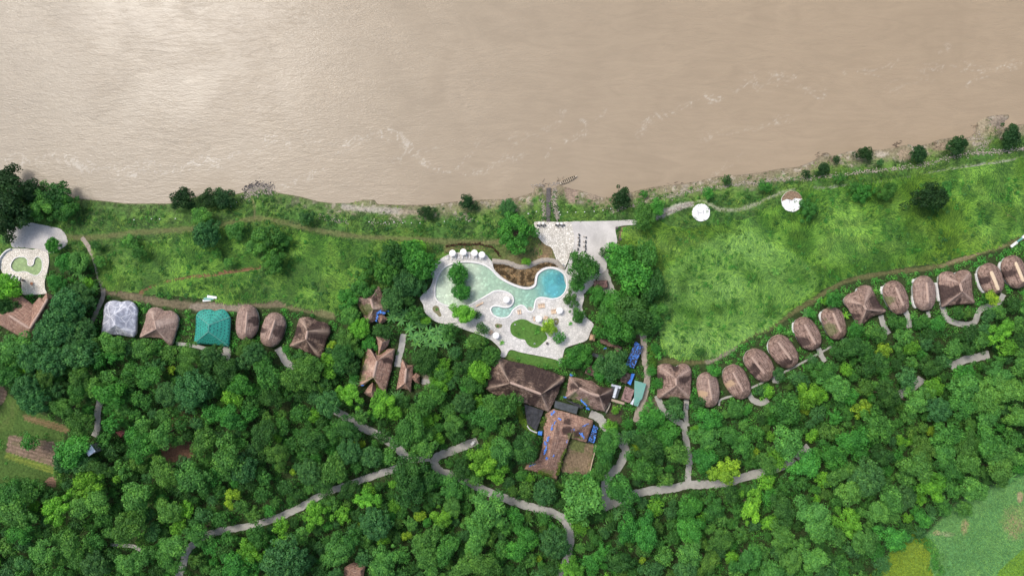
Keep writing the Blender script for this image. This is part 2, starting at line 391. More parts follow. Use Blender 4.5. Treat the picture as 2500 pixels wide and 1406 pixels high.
def ribbon(name, pts, width, z, mat, parent=None, n=6, jitter=0.0, thick=0.0, closed=False, smooth=True, zf=None):
    P = catmull(pts, n, closed) if smooth else list(pts)
    P = np.array(P); m = len(P)
    T = np.roll(P, -1, 0) - np.roll(P, 1, 0)
    if not closed: T[0] = P[1] - P[0]; T[-1] = P[-1] - P[-2]
    T /= np.linalg.norm(T, axis=1)[:, None] + 1e-9; N = np.stack([-T[:, 1], T[:, 0]], 1)
    wj = width / 2 * (1 + jitter * (rng.random((m, 2)) - 0.5) * 2)
    A = P + N * wj[:, :1]; B = P - N * wj[:, 1:]
    s = np.concatenate([[0], np.cumsum(np.linalg.norm(np.diff(P, axis=0), axis=1))])
    za = np.full(m, z) if zf is None else zf(P[:, 0], P[:, 1]) + z
    v = np.concatenate([np.c_[A, za], np.c_[B, za]]); q = []
    uv = np.concatenate([np.c_[s, np.zeros(m)], np.c_[s, np.full(m, width)]])
    R = range(m if closed else m - 1)
    for i in R: j = (i + 1) % m; q.append((i + m, j + m, j, i))
    if thick:
        v = np.concatenate([v, v - np.array([0, 0, thick])]); uv = np.concatenate([uv, uv])
        for i in R:
            j = (i + 1) % m; q.append((i, j, j + 2 * m, i + 2 * m)); q.append((j + m, i + m, i + 3 * m, j + 3 * m))
        if not closed: q.append((0, 2 * m, 3 * m, m)); q.append((m - 1, 2 * m - 1, 4 * m - 1, 3 * m - 1))
    return link_mesh(name, np_mesh(name, v, q, mat, uv=uv), parent)
# ---------------------------------------------------------------- shoreline and terrain height
SHORE_PX = [(-16000, 900), (-900, 420), (-300, 440), (-60, 462), (40, 470), (100, 470), (160, 476), (199, 482), (259, 487), (306, 493), (334, 493), (413, 493), (445, 484), (480, 476), (540, 470),
 (575, 470), (598, 465), (612, 453), (632, 449), (654, 451), (668, 460), (680, 467), (718, 473), (749, 480), (775, 487), (802, 491), (852, 492), (886, 484),
 (917, 484), (924, 494), (965, 496), (1030, 497), (1066, 494), (1092, 490), (1124, 487), (1167, 484), (1220, 482), (1244, 485),
 (1268, 476), (1296, 467), (1306, 451), (1328, 450), (1336, 458), (1350, 456), (1366, 447), (1378, 452), (1400, 458), (1413, 460),
 (1453, 472), (1471, 478), (1491, 477), (1538, 466), (1578, 455), (1623, 448), (1656, 446), (1699, 439), (1749, 427), (1807, 423),
 (1850, 418), (1904, 408), (1947, 404), (1980, 391), (2003, 375), (2018, 368), (2034, 376), (2074, 365), (2104, 363), (2154, 361), (2179, 357),
 (2221, 348), (2233, 354), (2268, 347), (2291, 337), (2328, 332), (2363, 332), (2378, 320), (2380, 298), (2403, 283), (2432, 277),
 (2465, 276), (2470, 290), (2457, 299), (2452, 308), (2478, 302), (2500, 299), (2560, 285), (2900, 200), (16000, -2500)]
SHORE = [tuple(p) for p in WA(SHORE_PX, -4.0)]
LAND = SHORE + [(9000, -9000), (-9000, -9000)]
SHW = [p for p in SHORE]
FIELD_L = [(232, 600), (330, 588), (480, 578), (640, 560), (720, 572), (830, 590), (1000, 602), (1050, 640), (960, 690), (880, 740), (850, 765), (810, 770), (700, 735), (640, 730), (560, 735), (260, 708), (238, 655)]
FIELD_R = [(1520, 556), (1600, 545), (1680, 560), (1760, 556), (1830, 530), (1900, 510), (1980, 468), (2120, 452), (2260, 425), (2400, 400), (2500, 388), (2640, 370), (2640, 540), (2480, 575),
 (2400, 612), (2300, 640), (2200, 655), (2130, 668), (2070, 682), (2000, 712), (1930, 758), (1880, 792), (1800, 835), (1740, 868), (1660, 872), (1615, 850), (1600, 760), (1610, 690), (1560, 600), (1510, 600)]
LAWN = [(1082, 600), (1100, 590), (1200, 588), (1300, 560), (1335, 590), (1350, 612), (1356, 635), (1330, 636), (1290, 650), (1240, 650), (1205, 636), (1195, 620), (1180, 610), (1110, 610), (1085, 620)]
LAWN_BR = [(2120, 1420), (2180, 1345), (2265, 1290), (2330, 1225), (2400, 1190), (2470, 1160), (2520, 1130), (2800, 1000), (3200, 2000), (2000, 2000)]
FIELDS = [FIELD_L, FIELD_R]
def ground_z(x, y):
    x = np.asarray(x, float); y = np.asarray(y, float)
    d = distline(x, y, SHW, 40.0); land = inpoly(x, y, LAND)
    bank = sstep(0.0, 13.0, d)
    rough = (fbm(x * 0.22, y * 0.22, 4) - 0.5) * 1.6 * np.clip(bank * (1 - bank) * 4, 0, 1)
    z = np.where(land, -4.05 + 4.05 * bank + rough * np.clip(d / 3, 0, 1), -4.05 - np.minimum(5, d * 0.35))
    px = 1250 + x * 5; py = 703 - y * 5; f = np.zeros(x.shape)
    for F_ in FIELDS + [LAWN_BR]:
        m = inpoly(px, py, F_)
        if m.any(): e = distline(px[m], py[m], F_, 40, True); f[m] = sstep(4, 40, e)
    if np.any(f > 0):
        z = z + f * ((fbm(x * 0.05 + 9, y * 0.05, 4) - 0.5) * 1.2 + (fbm(x * 0.35, y * 0.35, 3) - 0.5) * 0.5 + 0.25)
    return z
def G(px, py):
    """photo pixels -> point on the ground"""
    px = np.atleast_1d(np.asarray(px, float)); py = np.atleast_1d(np.asarray(py, float)); z = np.zeros(px.shape)
    for _ in range(3):
        s = 0.2 * (H - z) / H; x = (px - 1250) * s; y = (703 - py) * s; z = ground_z(x, y)
    return x, y, z
def G1(px, py):
    x, y, z = G(px, py); return float(x[0]), float(y[0]), float(z[0])
def axis(lo, hi, step, far, grow=1.35):
    core = np.arange(lo, hi + step / 2, step); a = []; d = step; v = core[-1]
    while v < far: d *= grow; v += d; a.append(v)
    b = []; d = step; v = core[0]
    while v > -far: d *= grow; v -= d; b.append(v)
    return np.concatenate([b[::-1], core, a])
def grid_mesh(xs, ys):
    X, Y = np.meshgrid(xs, ys); nx, ny = len(xs), len(ys)
    i = np.arange(nx * ny).reshape(ny, nx)
    q = np.stack([i[:-1, :-1], i[:-1, 1:], i[1:, 1:], i[1:, :-1]], -1).reshape(-1, 4)
    return X.ravel(), Y.ravel(), q
# tracks drawn into the turf: (points, half width px, colour, strength)
TRACKS = [
 ([(1715, 596), (1740, 590), (1800, 600)], 1.2, (0.05, 0.1, 0.025), 0.8), ([(1820, 640), (1815, 670), (1822, 690)], 1.2, (0.05, 0.1, 0.025), 0.8), ([(1700, 815), (1712, 840), (1716, 865)], 1.2, (0.05, 0.1, 0.025), 0.8), ([(1860, 640), (1880, 670), (1935, 715)], 5, (0.07, 0.12, 0.03), 0.7),
 ([(160, 580), (230, 580), (330, 568), (420, 562), (480, 558), (560, 545), (600, 537), (640, 534), (700, 545), (760, 560), (830, 572), (900, 579), (1000, 584), (1080, 590), (1150, 590), (1230, 592)], 7, (0.16, 0.155, 0.07), 0.7),
 ([(345, 714), (370, 702), (400, 693), (470, 677), (540, 665), (600, 657), (632, 651)], 6.5, (0.23, 0.125, 0.07), 1.0),
 ([(255, 706), (300, 718), (380, 735), (450, 745), (520, 748), (580, 748), (640, 742), (690, 740)], 10, (0.21, 0.17, 0.11), 0.8),
 ([(470, 748), (520, 752), (600, 750)], 9, (0.26, 0.22, 0.17), 0.9),
 ([(700, 745), (760, 757), (810, 770)], 9, (0.26, 0.24, 0.12), 0.6),
 ([(1600, 880), (1690, 885), (1720, 882), (1760, 865), (1800, 840), (1840, 815), (1880, 800), (1930, 765), (1980, 735), (2030, 705), (2070, 685), (2130, 672), (2200, 662), (2260, 655), (2330, 640), (2400, 615), (2450, 600), (2520, 570)], 6, (0.16, 0.15, 0.065), 0.7),
 ([(1728, 882), (1760, 866), (1790, 848)], 7, (0.27, 0.24, 0.18), 0.9),
 ([(2300, 648), (2400, 614), (2450, 599)], 5, (0.26, 0.21, 0.12), 0.7),
 ([(840, 505), (880, 510), (940, 514), (975, 516)], 7, (0.36, 0.33, 0.28), 0.9),
 ([(980, 517), (1030, 520), (1060, 524)], 5, (0.3, 0.25, 0.19), 0.8),
 ([(618, 488), (621, 510), (622, 532)], 2.5, (0.26, 0.22, 0.12), 0.7),
 ([(1602, 528), (1625, 518), (1660, 505), (1690, 499)], 8, (0.4, 0.38, 0.33), 0.95),
 ([(1690, 497), (1715, 490), (1735, 500), (1760, 511), (1800, 512), (1840, 500), (1880, 482), (1910, 470), (1940, 462)], 3.5, (0.36, 0.36, 0.25), 0.75),
 ([(1990, 461), (2100, 453), (2200, 438), (2300, 417), (2400, 402), (2510, 385)], 3.0, (0.38, 0.38, 0.3), 0.8),
 ([(2380, 462), (2420, 495), (2450, 520), (2480, 540)], 5, (0.24, 0.2, 0.1), 0.6),
 ([(1960, 600), (2000, 640), (2020, 665)], 3, (0.2, 0.14, 0.07), 0.5),
 ([(1800, 580), (1850, 625), (1880, 680)], 3, (0.07, 0.1, 0.03), 0.7),
]
BLOBS = [ # px, py, rx, ry, colour, strength
 (430, 1100, 45, 28, (0.15, 0.085, 0.055), 1), (445, 1025, 26, 18, (0.2, 0.14, 0.075), 0.9), (1335, 605, 30, 22, (0.22, 0.15, 0.09), 0.6),
 (1328, 628, 14, 10, (0.3, 0.2, 0.12), 0.8), (1262, 590, 30, 12, (0.1, 0.14, 0.04), 0.5), (1520, 588, 10, 40, (0.28, 0.19, 0.12), 0.9),
 (790, 600, 18, 12, (0.22, 0.18, 0.08), 0.5), (2475, 1285, 22, 26, (0.34, 0.22, 0.15), 0.65), (2485, 1270, 40, 40, (0.3, 0.27, 0.12), 0.5),
 (2355, 1285, 10, 22, (0.38, 0.27, 0.15), 0.65), (2287, 1300, 9, 6, (0.42, 0.28, 0.18), 0.65), (2490, 1212, 8, 14, (0.36, 0.28, 0.16), 0.8),
 (2310, 1303, 20, 6, (0.34, 0.33, 0.2), 0.6), (1632, 832, 16, 10, (0.24, 0.2, 0.08), 0.6), (1225, 465, 1, 1, (0, 0, 0), 0),
 (1395, 475, 16, 22, (0.29, 0.22, 0.17), 0.9), (1450, 480, 20, 9, (0.3, 0.24, 0.18), 0.8), (2150, 378, 14, 8, (0.42, 0.37, 0.3), 0.8), (2210, 380, 18, 12, (0.28, 0.22, 0.16), 0.8),
 (2300, 360, 25, 10, (0.27, 0.21, 0.15), 0.8), (2395, 300, 14, 24, (0.33, 0.28, 0.19), 0.8), (2440, 300, 22, 14, (0.28, 0.23, 0.18), 0.9), (2425, 320, 12, 12, (0.33, 0.27, 0.18), 0.6),
 (190, 478, 12, 10, (0.34, 0.17, 0.07), 0.8), (2385, 1000, 1, 1, (0, 0, 0), 0), (1230, 475, 40, 8, (0.33, 0.29, 0.22), 0.6),
 (1130, 510, 30, 8, (0.2, 0.22, 0.1), 0.6), (2120, 480, 30, 12, (0.2, 0.19, 0.06), 0.4), (2090, 500, 16, 10, (0.26, 0.18, 0.08), 0.5), (1560, 800, 20, 26, (0.12, 0.09, 0.06), 0.7),
 (1590, 1000, 24, 30, (0.2, 0.16, 0.12), 0.7), (1500, 1010, 22, 25, (0.1, 0.075, 0.055), 0.8), (1575, 640, 25, 60, (0.035, 0.06, 0.02), 0.7), (1040, 930, 14, 12, (0.3, 0.26, 0.21), 0.9),
 (860, 1330, 14, 30, (0.08, 0.14, 0.03), 0.9), (1370, 870, 20, 12, (0.1, 0.17, 0.04), 0.9), (1245, 865, 40, 10, (0.1, 0.17, 0.04), 0.9), (1310, 880, 55, 14, (0.1, 0.17, 0.04), 0.9),
]
PLOTS = [ # polygon, colour, row colour, direction, period px
 ([(22, 1062), (60, 1066), (135, 1080), (142, 1100), (138, 1140), (14, 1102)], (0.27, 0.195, 0.145), (0.12, 0.09, 0.06), 0.27, 9),
 ([(14, 1103), (138, 1141), (142, 1160), (10, 1118)], (0.2, 0.25, 0.05), (0.08, 0.14, 0.03), 0.27, 9),
 ([(55, 1010), (165, 1040), (172, 1052), (160, 1056), (60, 1026)], (0.22, 0.15, 0.08), (0.1, 0.11, 0.04), 0.27, 8),
 ([(-60, 930), (5, 940), (18, 960), (8, 985), (-60, 1000)], (0.3, 0.22, 0.15), (0.2, 0.13, 0.09), 0.27, 9),
 ([(0, 1000), (20, 960), (50, 985), (30, 1050), (-50, 1060)], (0.1, 0.17, 0.04), (0.07, 0.12, 0.03), 1.1, 9),
 ([(115, 1168), (140, 1158), (135, 1190), (105, 1182)], (0.3, 0.19, 0.13), (0.2, 0.12, 0.08), 0.27, 6),
 ([(1395, 1070), (1452, 1086), (1438, 1163), (1368, 1150)], (0.25, 0.19, 0.125), (0.15, 0.11, 0.07), 1.75, 5),
 ([(1395, 1070), (1430, 1080), (1425, 1105), (1388, 1096)], (0.14, 0.16, 0.06), (0.1, 0.12, 0.05), 1.0, 8),
]
def ground_colour(x, y, z):
    s = 5 * H / (H - z); px = 1250 + x * s; py = 703 - y * s
    n1 = fbm(x * 0.12, y * 0.12, 5); n2 = fbm(x * 0.5 + 50, y * 0.5, 4); n3 = fbm(x * 0.03 + 5, y * 0.03 + 8, 4)
    c = np.empty(x.shape + (3,)); c[:] = (0.04, 0.062, 0.022)
    c = c * (0.7 + 0.6 * n2[:, None])
    def mixc(m, col): nonlocal c; c = c * (1 - m[:, None]) + np.asarray(col) * m[:, None]
    # river bank
    d = distline(x, y, SHW, 40.0); near = d < 39.9
    bankgreen = near * sstep(39.5, 26, d)
    mixc(bankgreen, (0.07, 0.16, 0.035)); mixc(bankgreen * sstep(0.45, 0.7, n1), (0.12, 0.23, 0.045))
    mixc(bankgreen * sstep(0.52, 0.66, n2) * 0.8, (0.035, 0.075, 0.022))
    east = 0.35 + 0.65 * sstep(780, 1000, px); mud = sstep(11, 0, d) * sstep(0.28, 0.5, fbm(x * 0.3 + 3, y * 0.3, 5) + 0.25 * sstep(6, 0, d)) * east
    mixc(np.clip(mud * (0.42 + 0.45 * sstep(900, 1300, px)), 0, 0.95), (0.25, 0.195, 0.14))
    lowb = sstep(9.5, 5, d + (n1 - 0.5) * 9) * sstep(0.36, 0.5, fbm(x * 0.16 + 30, y * 0.16, 4)) * sstep(640, 900, px) * (d < 39); mixc(lowb * 0.5, (0.25, 0.21, 0.145)); mixc(lowb * sstep(0.55, 0.68, n2) * 0.8, (0.38, 0.34, 0.27))
    mixc(sstep(1.6, 0.3, d) * (d < 39), (0.2, 0.155, 0.11))
    # meadows
    for F_ in FIELDS:
        m = inpoly(px, py, F_); e = np.zeros(x.shape)
        if m.any(): e[m] = sstep(0, 14, distline(px[m], py[m], F_, 20, True))
        ang = n3 * 9; u = x * np.cos(ang) + y * np.sin(ang); w = -x * np.sin(ang) + y * np.cos(ang)
        st = fbm(u * 0.25, w * 1.3, 4)
        mixc(e, (0.085, 0.205, 0.04)); mixc(e * sstep(0.4, 0.7, n1) * 0.8, (0.15, 0.32, 0.06))
        mixc(e * sstep(0.5, 0.72, n3) * 0.6, (0.15, 0.25, 0.045)); mixc(e * sstep(0.5, 0.7, st) * 0.55, (0.19, 0.34, 0.09))
        mixc(e * sstep(0.5, 0.3, st) * 0.6, (0.055, 0.11, 0.026)); mixc(e * sstep(0.62, 0.72, n2) * 0.5, (0.2, 0.14, 0.06))
    m = inpoly(px, py, [(1600, 700), (1700, 590), (1830, 560), (1960, 640), (2000, 700), (1880, 790), (1760, 860), (1640, 865), (1600, 800)]) * 1.0
    mixc(m * sstep(0.35, 0.6, n1), (0.17, 0.34, 0.09))
    m = inpoly(px, py, [(-300, 985), (60, 990), (160, 1040), (150, 1200), (-300, 1230)]) * 1.0; mixc(m * (0.6 + 0.4 * n1), (0.08, 0.15, 0.035))
    m = inpoly(px, py, LAWN); mixc(m * 1.0, (0.12, 0.155, 0.05)); mixc(m * sstep(0.4, 0.65, n1) * 0.8, (0.17, 0.15, 0.07))
    m = inpoly(px, py, LAWN_BR); e = np.zeros(x.shape); e[m] = sstep(0, 16, distline(px[m], py[m], LAWN_BR, 20, True))
    mixc(e, (0.1, 0.25, 0.08)); mixc(e * sstep(0.4, 0.7, n1) * 0.7, (0.14, 0.3, 0.09)); mixc(e * sstep(0.55, 0.7, n3) * 0.5, (0.16, 0.21, 0.09))
    m = inpoly(px, py, [(2080, 1450), (2180, 1340), (2240, 1290), (2275, 1330), (2270, 1380), (2300, 1450)]) * (0.6 + 0.4 * n1); mixc(m, (0.18, 0.27, 0.025))
    m = inpoly(px, py, [(2410, 1450), (2440, 1390), (2520, 1320), (2700, 1250), (2700, 1500)]) * (0.6 + 0.4 * n2); mixc(m, (0.13, 0.26, 0.03))
    wob = (n2 - 0.5) * 10 + (n1 - 0.5) * 8
    for pts, hw, col, stg in TRACKS:
        D = distline(px, py, catmull(pts, 4), 40); mixc(sstep(hw + 3, hw - 3, D + wob * 0.8) * stg * (0.75 + 0.4 * n2), col)
    for bx, by, rx, ry, col, stg in BLOBS:
        D = np.hypot((px - bx) / rx, (py - by) / ry); mixc(sstep(1.25, 0.75, D + wob * 0.09) * stg, col)
    for poly, col, col2, a, per in PLOTS:
        m = inpoly(px, py, poly) * 1.0; ph = (-px * math.sin(a) + py * math.cos(a)) / per * 6.2832
        mixc(m, col); mixc(m * (0.5 + 0.5 * np.sin(ph)) * 0.75, col2); mixc(m * sstep(0.55, 0.7, n2) * 0.4, (0.12, 0.14, 0.05))
    return c
xs = axis(-268, 268, 0.6, 4500); ys = axis(-155, 92, 0.6, 4500)
X, Y, Q = grid_mesh(xs, ys); Z = ground_z(X, Y)
link_mesh("ground", np_mesh("ground", np.stack([X, Y, Z], 1), Q, "ground", {"albedo": ('FLOAT_COLOR', ground_colour(X, Y, Z))}, smooth=True))
tag(bpy.data.objects["ground"], kind="structure")
# ---------------------------------------------------------------- river
FOAM = [([(20, 395), (100, 390), (165, 387), (215, 405), (285, 428), (330, 412), (370, 405)], 14, 1.0), ([(370, 408), (440, 415), (495, 395), (550, 402), (575, 375), (630, 368), (660, 340), (705, 345)], 11, 1.0),
 ([(705, 352), (745, 330), (800, 350), (860, 350), (930, 330), (975, 330), (1005, 365), (1040, 400)], 12, 0.9), ([(820, 375), (850, 365), (905, 340)], 6, 0.8), ([(960, 395), (1000, 380), (1060, 362), (1130, 345)], 9, 0.7),
 ([(1050, 415), (1100, 418), (1150, 375), (1168, 342)], 7, 0.9), ([(685, 455), (700, 455), (750, 430), (790, 412)], 9, 0.7), ([(1140, 425), (1185, 420), (1210, 400), (1250, 380)], 7, 0.6),
 ([(1335, 385), (1355, 355), (1400, 340), (1425, 320), (1420, 300)], 7, 0.9), ([(1250, 345), (1300, 330), (1360, 305), (1372, 270)], 10, 0.4), ([(1560, 330), (1590, 290), (1640, 275), (1700, 245), (1755, 237)], 10, 0.9),
 ([(1800, 220), (1840, 190), (1850, 215), (1900, 190), (1960, 210), (2010, 240)], 12, 0.6), ([(2100, 175), (2145, 178), (2185, 152)], 9, 0.9), ([(1720, 340), (1760, 325), (1850, 315), (1900, 295), (1930, 290)], 8, 0.5),
 ([(2250, 170), (2290, 160), (2360, 165), (2420, 170), (2500, 145)], 10, 0.6), ([(2290, 130), (2315, 120)], 10, 0.6), ([(1740, 430), (1790, 395), (1820, 375)], 6, 0.6), ([(2350, 210), (2420, 175), (2500, 155)], 8, 0.7),
 ([(1280, 380), (1255, 390)], 8, 0.6), ([(2060, 175), (2062, 180)], 5, 0.6), ([(1480, 270), (1465, 290)], 8, 0.6), ([(2160, 225), (2200, 200), (2260, 190)], 14, 0.3)]
xs = axis(-272, 272, 0.6, 4500); ys = axis(30, 152, 0.6, 4500)
ys = ys[ys > 0]; ys = np.concatenate([[-1200, -400, -100], ys])
X, Y, Q = grid_mesh(xs, ys); px = 1250 + X * 5 * H / (H + 4); py = 703 - Y * 5 * H / (H + 4)
n1 = fbm(X * 0.09, Y * 0.09, 5); wrp = (fbm(X * 0.06 + 3, Y * 0.06, 3) - 0.5) * 26
r1 = np.abs(fbm((X + wrp) * 0.11, (Y - wrp) * 0.17 + 7, 5) - 0.5); r2 = np.abs(fbm((X - wrp) * 0.3 + 11, (Y + wrp) * 0.4, 4) - 0.5)
thin = sstep(0.02, 0.002, r1) + 0.7 * sstep(0.022, 0.004, r2) * sstep(0.08, 0.03, r1)
foam = np.zeros(X.shape)
for pts, hw, stg in FOAM:
    D = distline(px, py, catmull(pts, 4), 60); D = D + (fbm(X * 0.13 + 4, Y * 0.13 + 8, 3) - 0.5) * hw * 2.2
    foam = np.maximum(foam, stg * (sstep(hw * 1.9, hw * 0.4, D) * thin * 0.9 + 0.6 * sstep(hw * 0.22, 0, np.abs(D - hw * 0.35)) * sstep(0.42, 0.6, fbm(X * 0.8, Y * 0.8, 3))))
foam = np.clip(foam * (0.45 + 0.9 * fbm(X * 1.1, Y * 1.1, 3)), 0, 1)
tone = sstep(-200, 2300, px)[:, None]
base = np.array((0.335, 0.29, 0.222)) * (1 - tone) + np.array((0.338, 0.266, 0.18)) * tone
base = base * (0.96 + 0.08 * n1[:, None])
colr = base * (1 - foam[:, None] * 0.42) + np.array((0.68, 0.65, 0.57)) * foam[:, None] * 0.42
link_mesh("river", np_mesh("river", np.stack([X, Y, np.full(X.shape, -4.0)], 1), Q, "river_water", {"albedo": ('FLOAT_COLOR', colr)}))
tag(bpy.data.objects["river"], kind="structure")
# ---------------------------------------------------------------- paths (each a sheet a little above the last)
PATHS = [
 ("concrete", [(815, 1000), (835, 1012), (860, 1030), (880, 1040), (930, 1065), (960, 1085), (985, 1108), (1000, 1125)], 20),
 ("concrete", [(430, 1420), (445, 1385), (455, 1350), (475, 1325), (510, 1303), (560, 1292), (600, 1285), (650, 1272), (690, 1258), (730, 1240), (760, 1222), (800, 1200), (830, 1190), (880, 1172), (930, 1155), (975, 1140), (1010, 1122), (1050, 1118)], 17),
 ("concrete", [(1165, 1075), (1130, 1090), (1095, 1103), (1068, 1115), (1060, 1130), (1075, 1150), (1105, 1160), (1150, 1180), (1190, 1200), (1230, 1215), (1265, 1228), (1300, 1238), (1340, 1248), (1370, 1262), (1385, 1280), (1392, 1310), (1388, 1345), (1378, 1380), (1365, 1420)], 19),
 ("concrete", [(1465, 1245), (1490, 1232), (1520, 1220), (1550, 1206), (1585, 1198), (1620, 1194), (1650, 1190), (1680, 1183), (1720, 1182), (1760, 1180), (1800, 1170), (1850, 1155), (1890, 1145), (1920, 1132), (1950, 1110), (1975, 1090)], 20),
 ("concrete", [(1682, 1186), (1680, 1160), (1683, 1130), (1682, 1110), (1675, 1075), (1672, 1050), (1665, 1035), (1640, 1020), (1622, 1005), (1612, 985), (1605, 965)], 15),
 ("concrete", [(1678, 1040), (1674, 1010), (1676, 975)], 12),
 ("concrete", [(1478, 1240), (1480, 1210), (1478, 1180), (1490, 1155), (1510, 1140), (1522, 1115), (1528, 1100), (1515, 1075), (1495, 1055), (1478, 1040), (1462, 1020), (1440, 1010)], 21),
 ("gravel", [(1548, 780), (1560, 800), (1570, 820), (1572, 850), (1575, 880), (1580, 905), (1578, 940), (1570, 975), (1560, 1000), (1552, 1030)], 16),
 ("concrete", [(2300, 728), (2302, 750), (2310, 775), (2330, 787), (2360, 792), (2380, 785), (2388, 765), (2400, 752), (2425, 745), (2440, 735), (2450, 718)], 14),
 ("concrete", [(2150, 770), (2158, 795), (2170, 815)], 13), ("concrete", [(2210, 760), (2217, 775), (2220, 800)], 13), ("concrete", [(2265, 760), (2268, 775)], 9),
 ("concrete", [(1998, 850), (2005, 868), (2015, 882)], 12), ("concrete", [(2060, 825), (2063, 842)], 12), ("concrete", [(1895, 920), (1893, 935)], 16),
 ("concrete", [(1828, 960), (1838, 976), (1860, 984), (1875, 975)], 14), ("concrete", [(1755, 990), (1760, 975), (1790, 965), (1830, 948), (1880, 925), (1940, 895), (2000, 862), (2030, 845)], 5),
 ("concrete", [(2195, 965), (2215, 950), (2240, 935), (2250, 922)], 20), ("concrete", [(2320, 895), (2350, 880), (2380, 873), (2415, 865)], 19),
 ("gravel", [(200, 580), (215, 600), (228, 625), (236, 650), (243, 680), (252, 705), (250, 730), (232, 770), (215, 810), (220, 840)], 11),
 ("concrete", [(245, 960), (243, 985), (238, 1010), (238, 1045), (230, 1065)], 16),
 ("concrete", [(430, 838), (460, 842), (490, 848), (530, 860), (555, 872)], 9), ("concrete", [(552, 845), (555, 862), (550, 880)], 18), ("concrete", [(678, 850), (690, 870), (700, 885), (722, 895), (735, 880)], 17),
 ("concrete", [(985, 815), (980, 850), (973, 875), (970, 895)], 15), ("concrete", [(270, 1328), (300, 1330), (325, 1333), (345, 1342)], 9),
 ("concrete", [(1500, 730), (1480, 700), (1465, 660), (1450, 640)], 34), ("concrete", [(1040, 925), (1040, 938)], 20),
]
for i, (kind_, pts, w) in enumerate(PATHS):
    wp = [W(*p) for p in pts]
    o = ribbon("gravel_path" if kind_ == "gravel" else "path", wp, w * 0.2, 0.03 + 0.004 * i, "dirt_lane" if kind_ == "gravel" else "path_concrete", jitter=0.14)
    tag(o, kind="structure")
def px_outline(pts, z=0.0, n=5, sm=True):
    P = catmull(pts, n, True) if sm else [tuple(p[:2]) for p in pts]
    return [tuple(p) for p in WA(P, z)]
# river terraces
C4 = lambda p: crop(1160, 440, 5.02, p); C3 = lambda p: crop(1000, 580, 4.394, p); C1 = lambda p: crop(0, 400, 2.812, p)
C5 = lambda p: crop(1160, 780, 3.348, p); CB = lambda p: crop(1580, 800, 4.63, p); C7 = lambda p: crop(1880, 580, 4.032, p)
C2 = lambda p: crop(230, 680, 3.968, p); C8 = lambda p: crop(820, 680, 4.394, p); CL = lambda p: crop(0, 540, 7.81, p)
CP = lambda p: crop(1140, 600, 5.86, p); CT = lambda p: crop(1300, 530, 11.36, p); CU = lambda p: crop(1400, 780, 5.625, p)
conc = C4([(1150, 512), (1400, 503), (1700, 497), (1960, 488), (1975, 545), (1860, 552), (1770, 565), (1722, 592), (1725, 650), (1742, 750), (1700, 850), (1650, 930), (1620, 1010), (1600, 1100), (1500, 1180), (1460, 1260), (1400, 1330), (1320, 1400), (1230, 1380), (1120, 1300), (1080, 1130), (1110, 1090), (1150, 990), (1188, 880), (1205, 790), (1208, 700), (1190, 600)])
tag(slab("terrace", px_outline(conc, 0.2, 3), 0.2, -0.3, "concrete_worn"), kind="structure")
cob = C4([(730, 512), (900, 508), (1050, 514), (1165, 512), (1198, 600), (1215, 700), (1212, 790), (1180, 880), (1140, 980), (1100, 1080), (1078, 1125), (1038, 1078), (1000, 990), (968, 900), (932, 825), (860, 790), (790, 720), (750, 650), (738, 590)])
tag(slab("cobbled_terrace", px_outline(cob, 0.34, 3), 0.34, -0.3, "cobble"), kind="structure")
# left riverside terrace and deck
gt = CL([(110, 190), (200, 140), (400, 90), (560, 30), (700, 50), (850, 80), (1000, 110), (1130, 140), (1200, 190), (1260, 280), (1290, 400), (1250, 470), (1100, 560), (1000, 610), (900, 600), (800, 565), (700, 530), (600, 520), (420, 505), (240, 500), (200, 400), (150, 280)])
tag(slab("gravel_terrace", px_outline(gt, 0.15, 3), 0.15, -0.3, "gravel_grey"), kind="structure")
ld = CL([(240, 520), (420, 522), (530, 525), (620, 545), (700, 528), (800, 565), (900, 600), (930, 700), (925, 830), (890, 1000), (850, 1150), (860, 1300), (890, 1370), (800, 1390), (600, 1400), (430, 1390), (410, 1250), (400, 1150), (300, 1140), (180, 1100), (80, 1020), (30, 950), (15, 830), (40, 700), (120, 590)])
LPOOL = CL([(205, 880), (215, 800), (270, 720), (340, 685), (430, 680), (490, 700), (530, 760), (530, 830), (590, 850), (640, 810), (650, 740), (690, 685), (750, 690), (800, 760), (805, 880), (780, 960), (720, 1025), (650, 1035), (590, 1010), (520, 975), (440, 960), (340, 975), (260, 950)])
lp = px_outline(LPOOL, 0.5, 4)
tag(slab("pool_terrace", px_outline(ld, 0.5, 3), 0.5, -0.3, "deck_beige", holes=[lp]), kind="structure")
# main pool deck
POOL = C3([(270, 600), (275, 520), (300, 430), (345, 350), (410, 300), (500, 270), (620, 262), (740, 275), (830, 310), (890, 355), (940, 410), (1010, 460), (1100, 505), (1180, 535), (1250, 548), (1310, 540), (1350, 510), (1360, 460), (1370, 410), (1400, 370), (1450, 340), (1510, 328), (1580, 340), (1640, 375), (1680, 430), (1690, 500), (1675, 570), (1640, 620), (1590, 650), (1520, 660), (1460, 648), (1400, 645), (1360, 665), (1345, 710), (1335, 770), (1310, 795), (1275, 790), (1245, 755), (1225, 735), (1190, 728), (1150, 745), (1110, 780), (1080, 830), (1040, 858), (970, 862), (910, 840), (875, 800), (870, 765), (890, 740), (940, 732), (1000, 745), (1060, 745), (1100, 715), (1115, 670), (1095, 620), (1040, 585), (970, 570), (900, 580), (850, 610), (780, 650), (700, 695), (640, 725), (560, 740), (450, 740), (370, 720), (310, 690), (280, 650)])
RIM_N = [(905, 335), (958, 393), (1020, 443), (1105, 488), (1185, 516), (1250, 528), (1300, 522), (1333, 498), (1342, 455), (1352, 402), (1386, 356), (1440, 322), (1510, 310), (1590, 322), (1655, 352)]
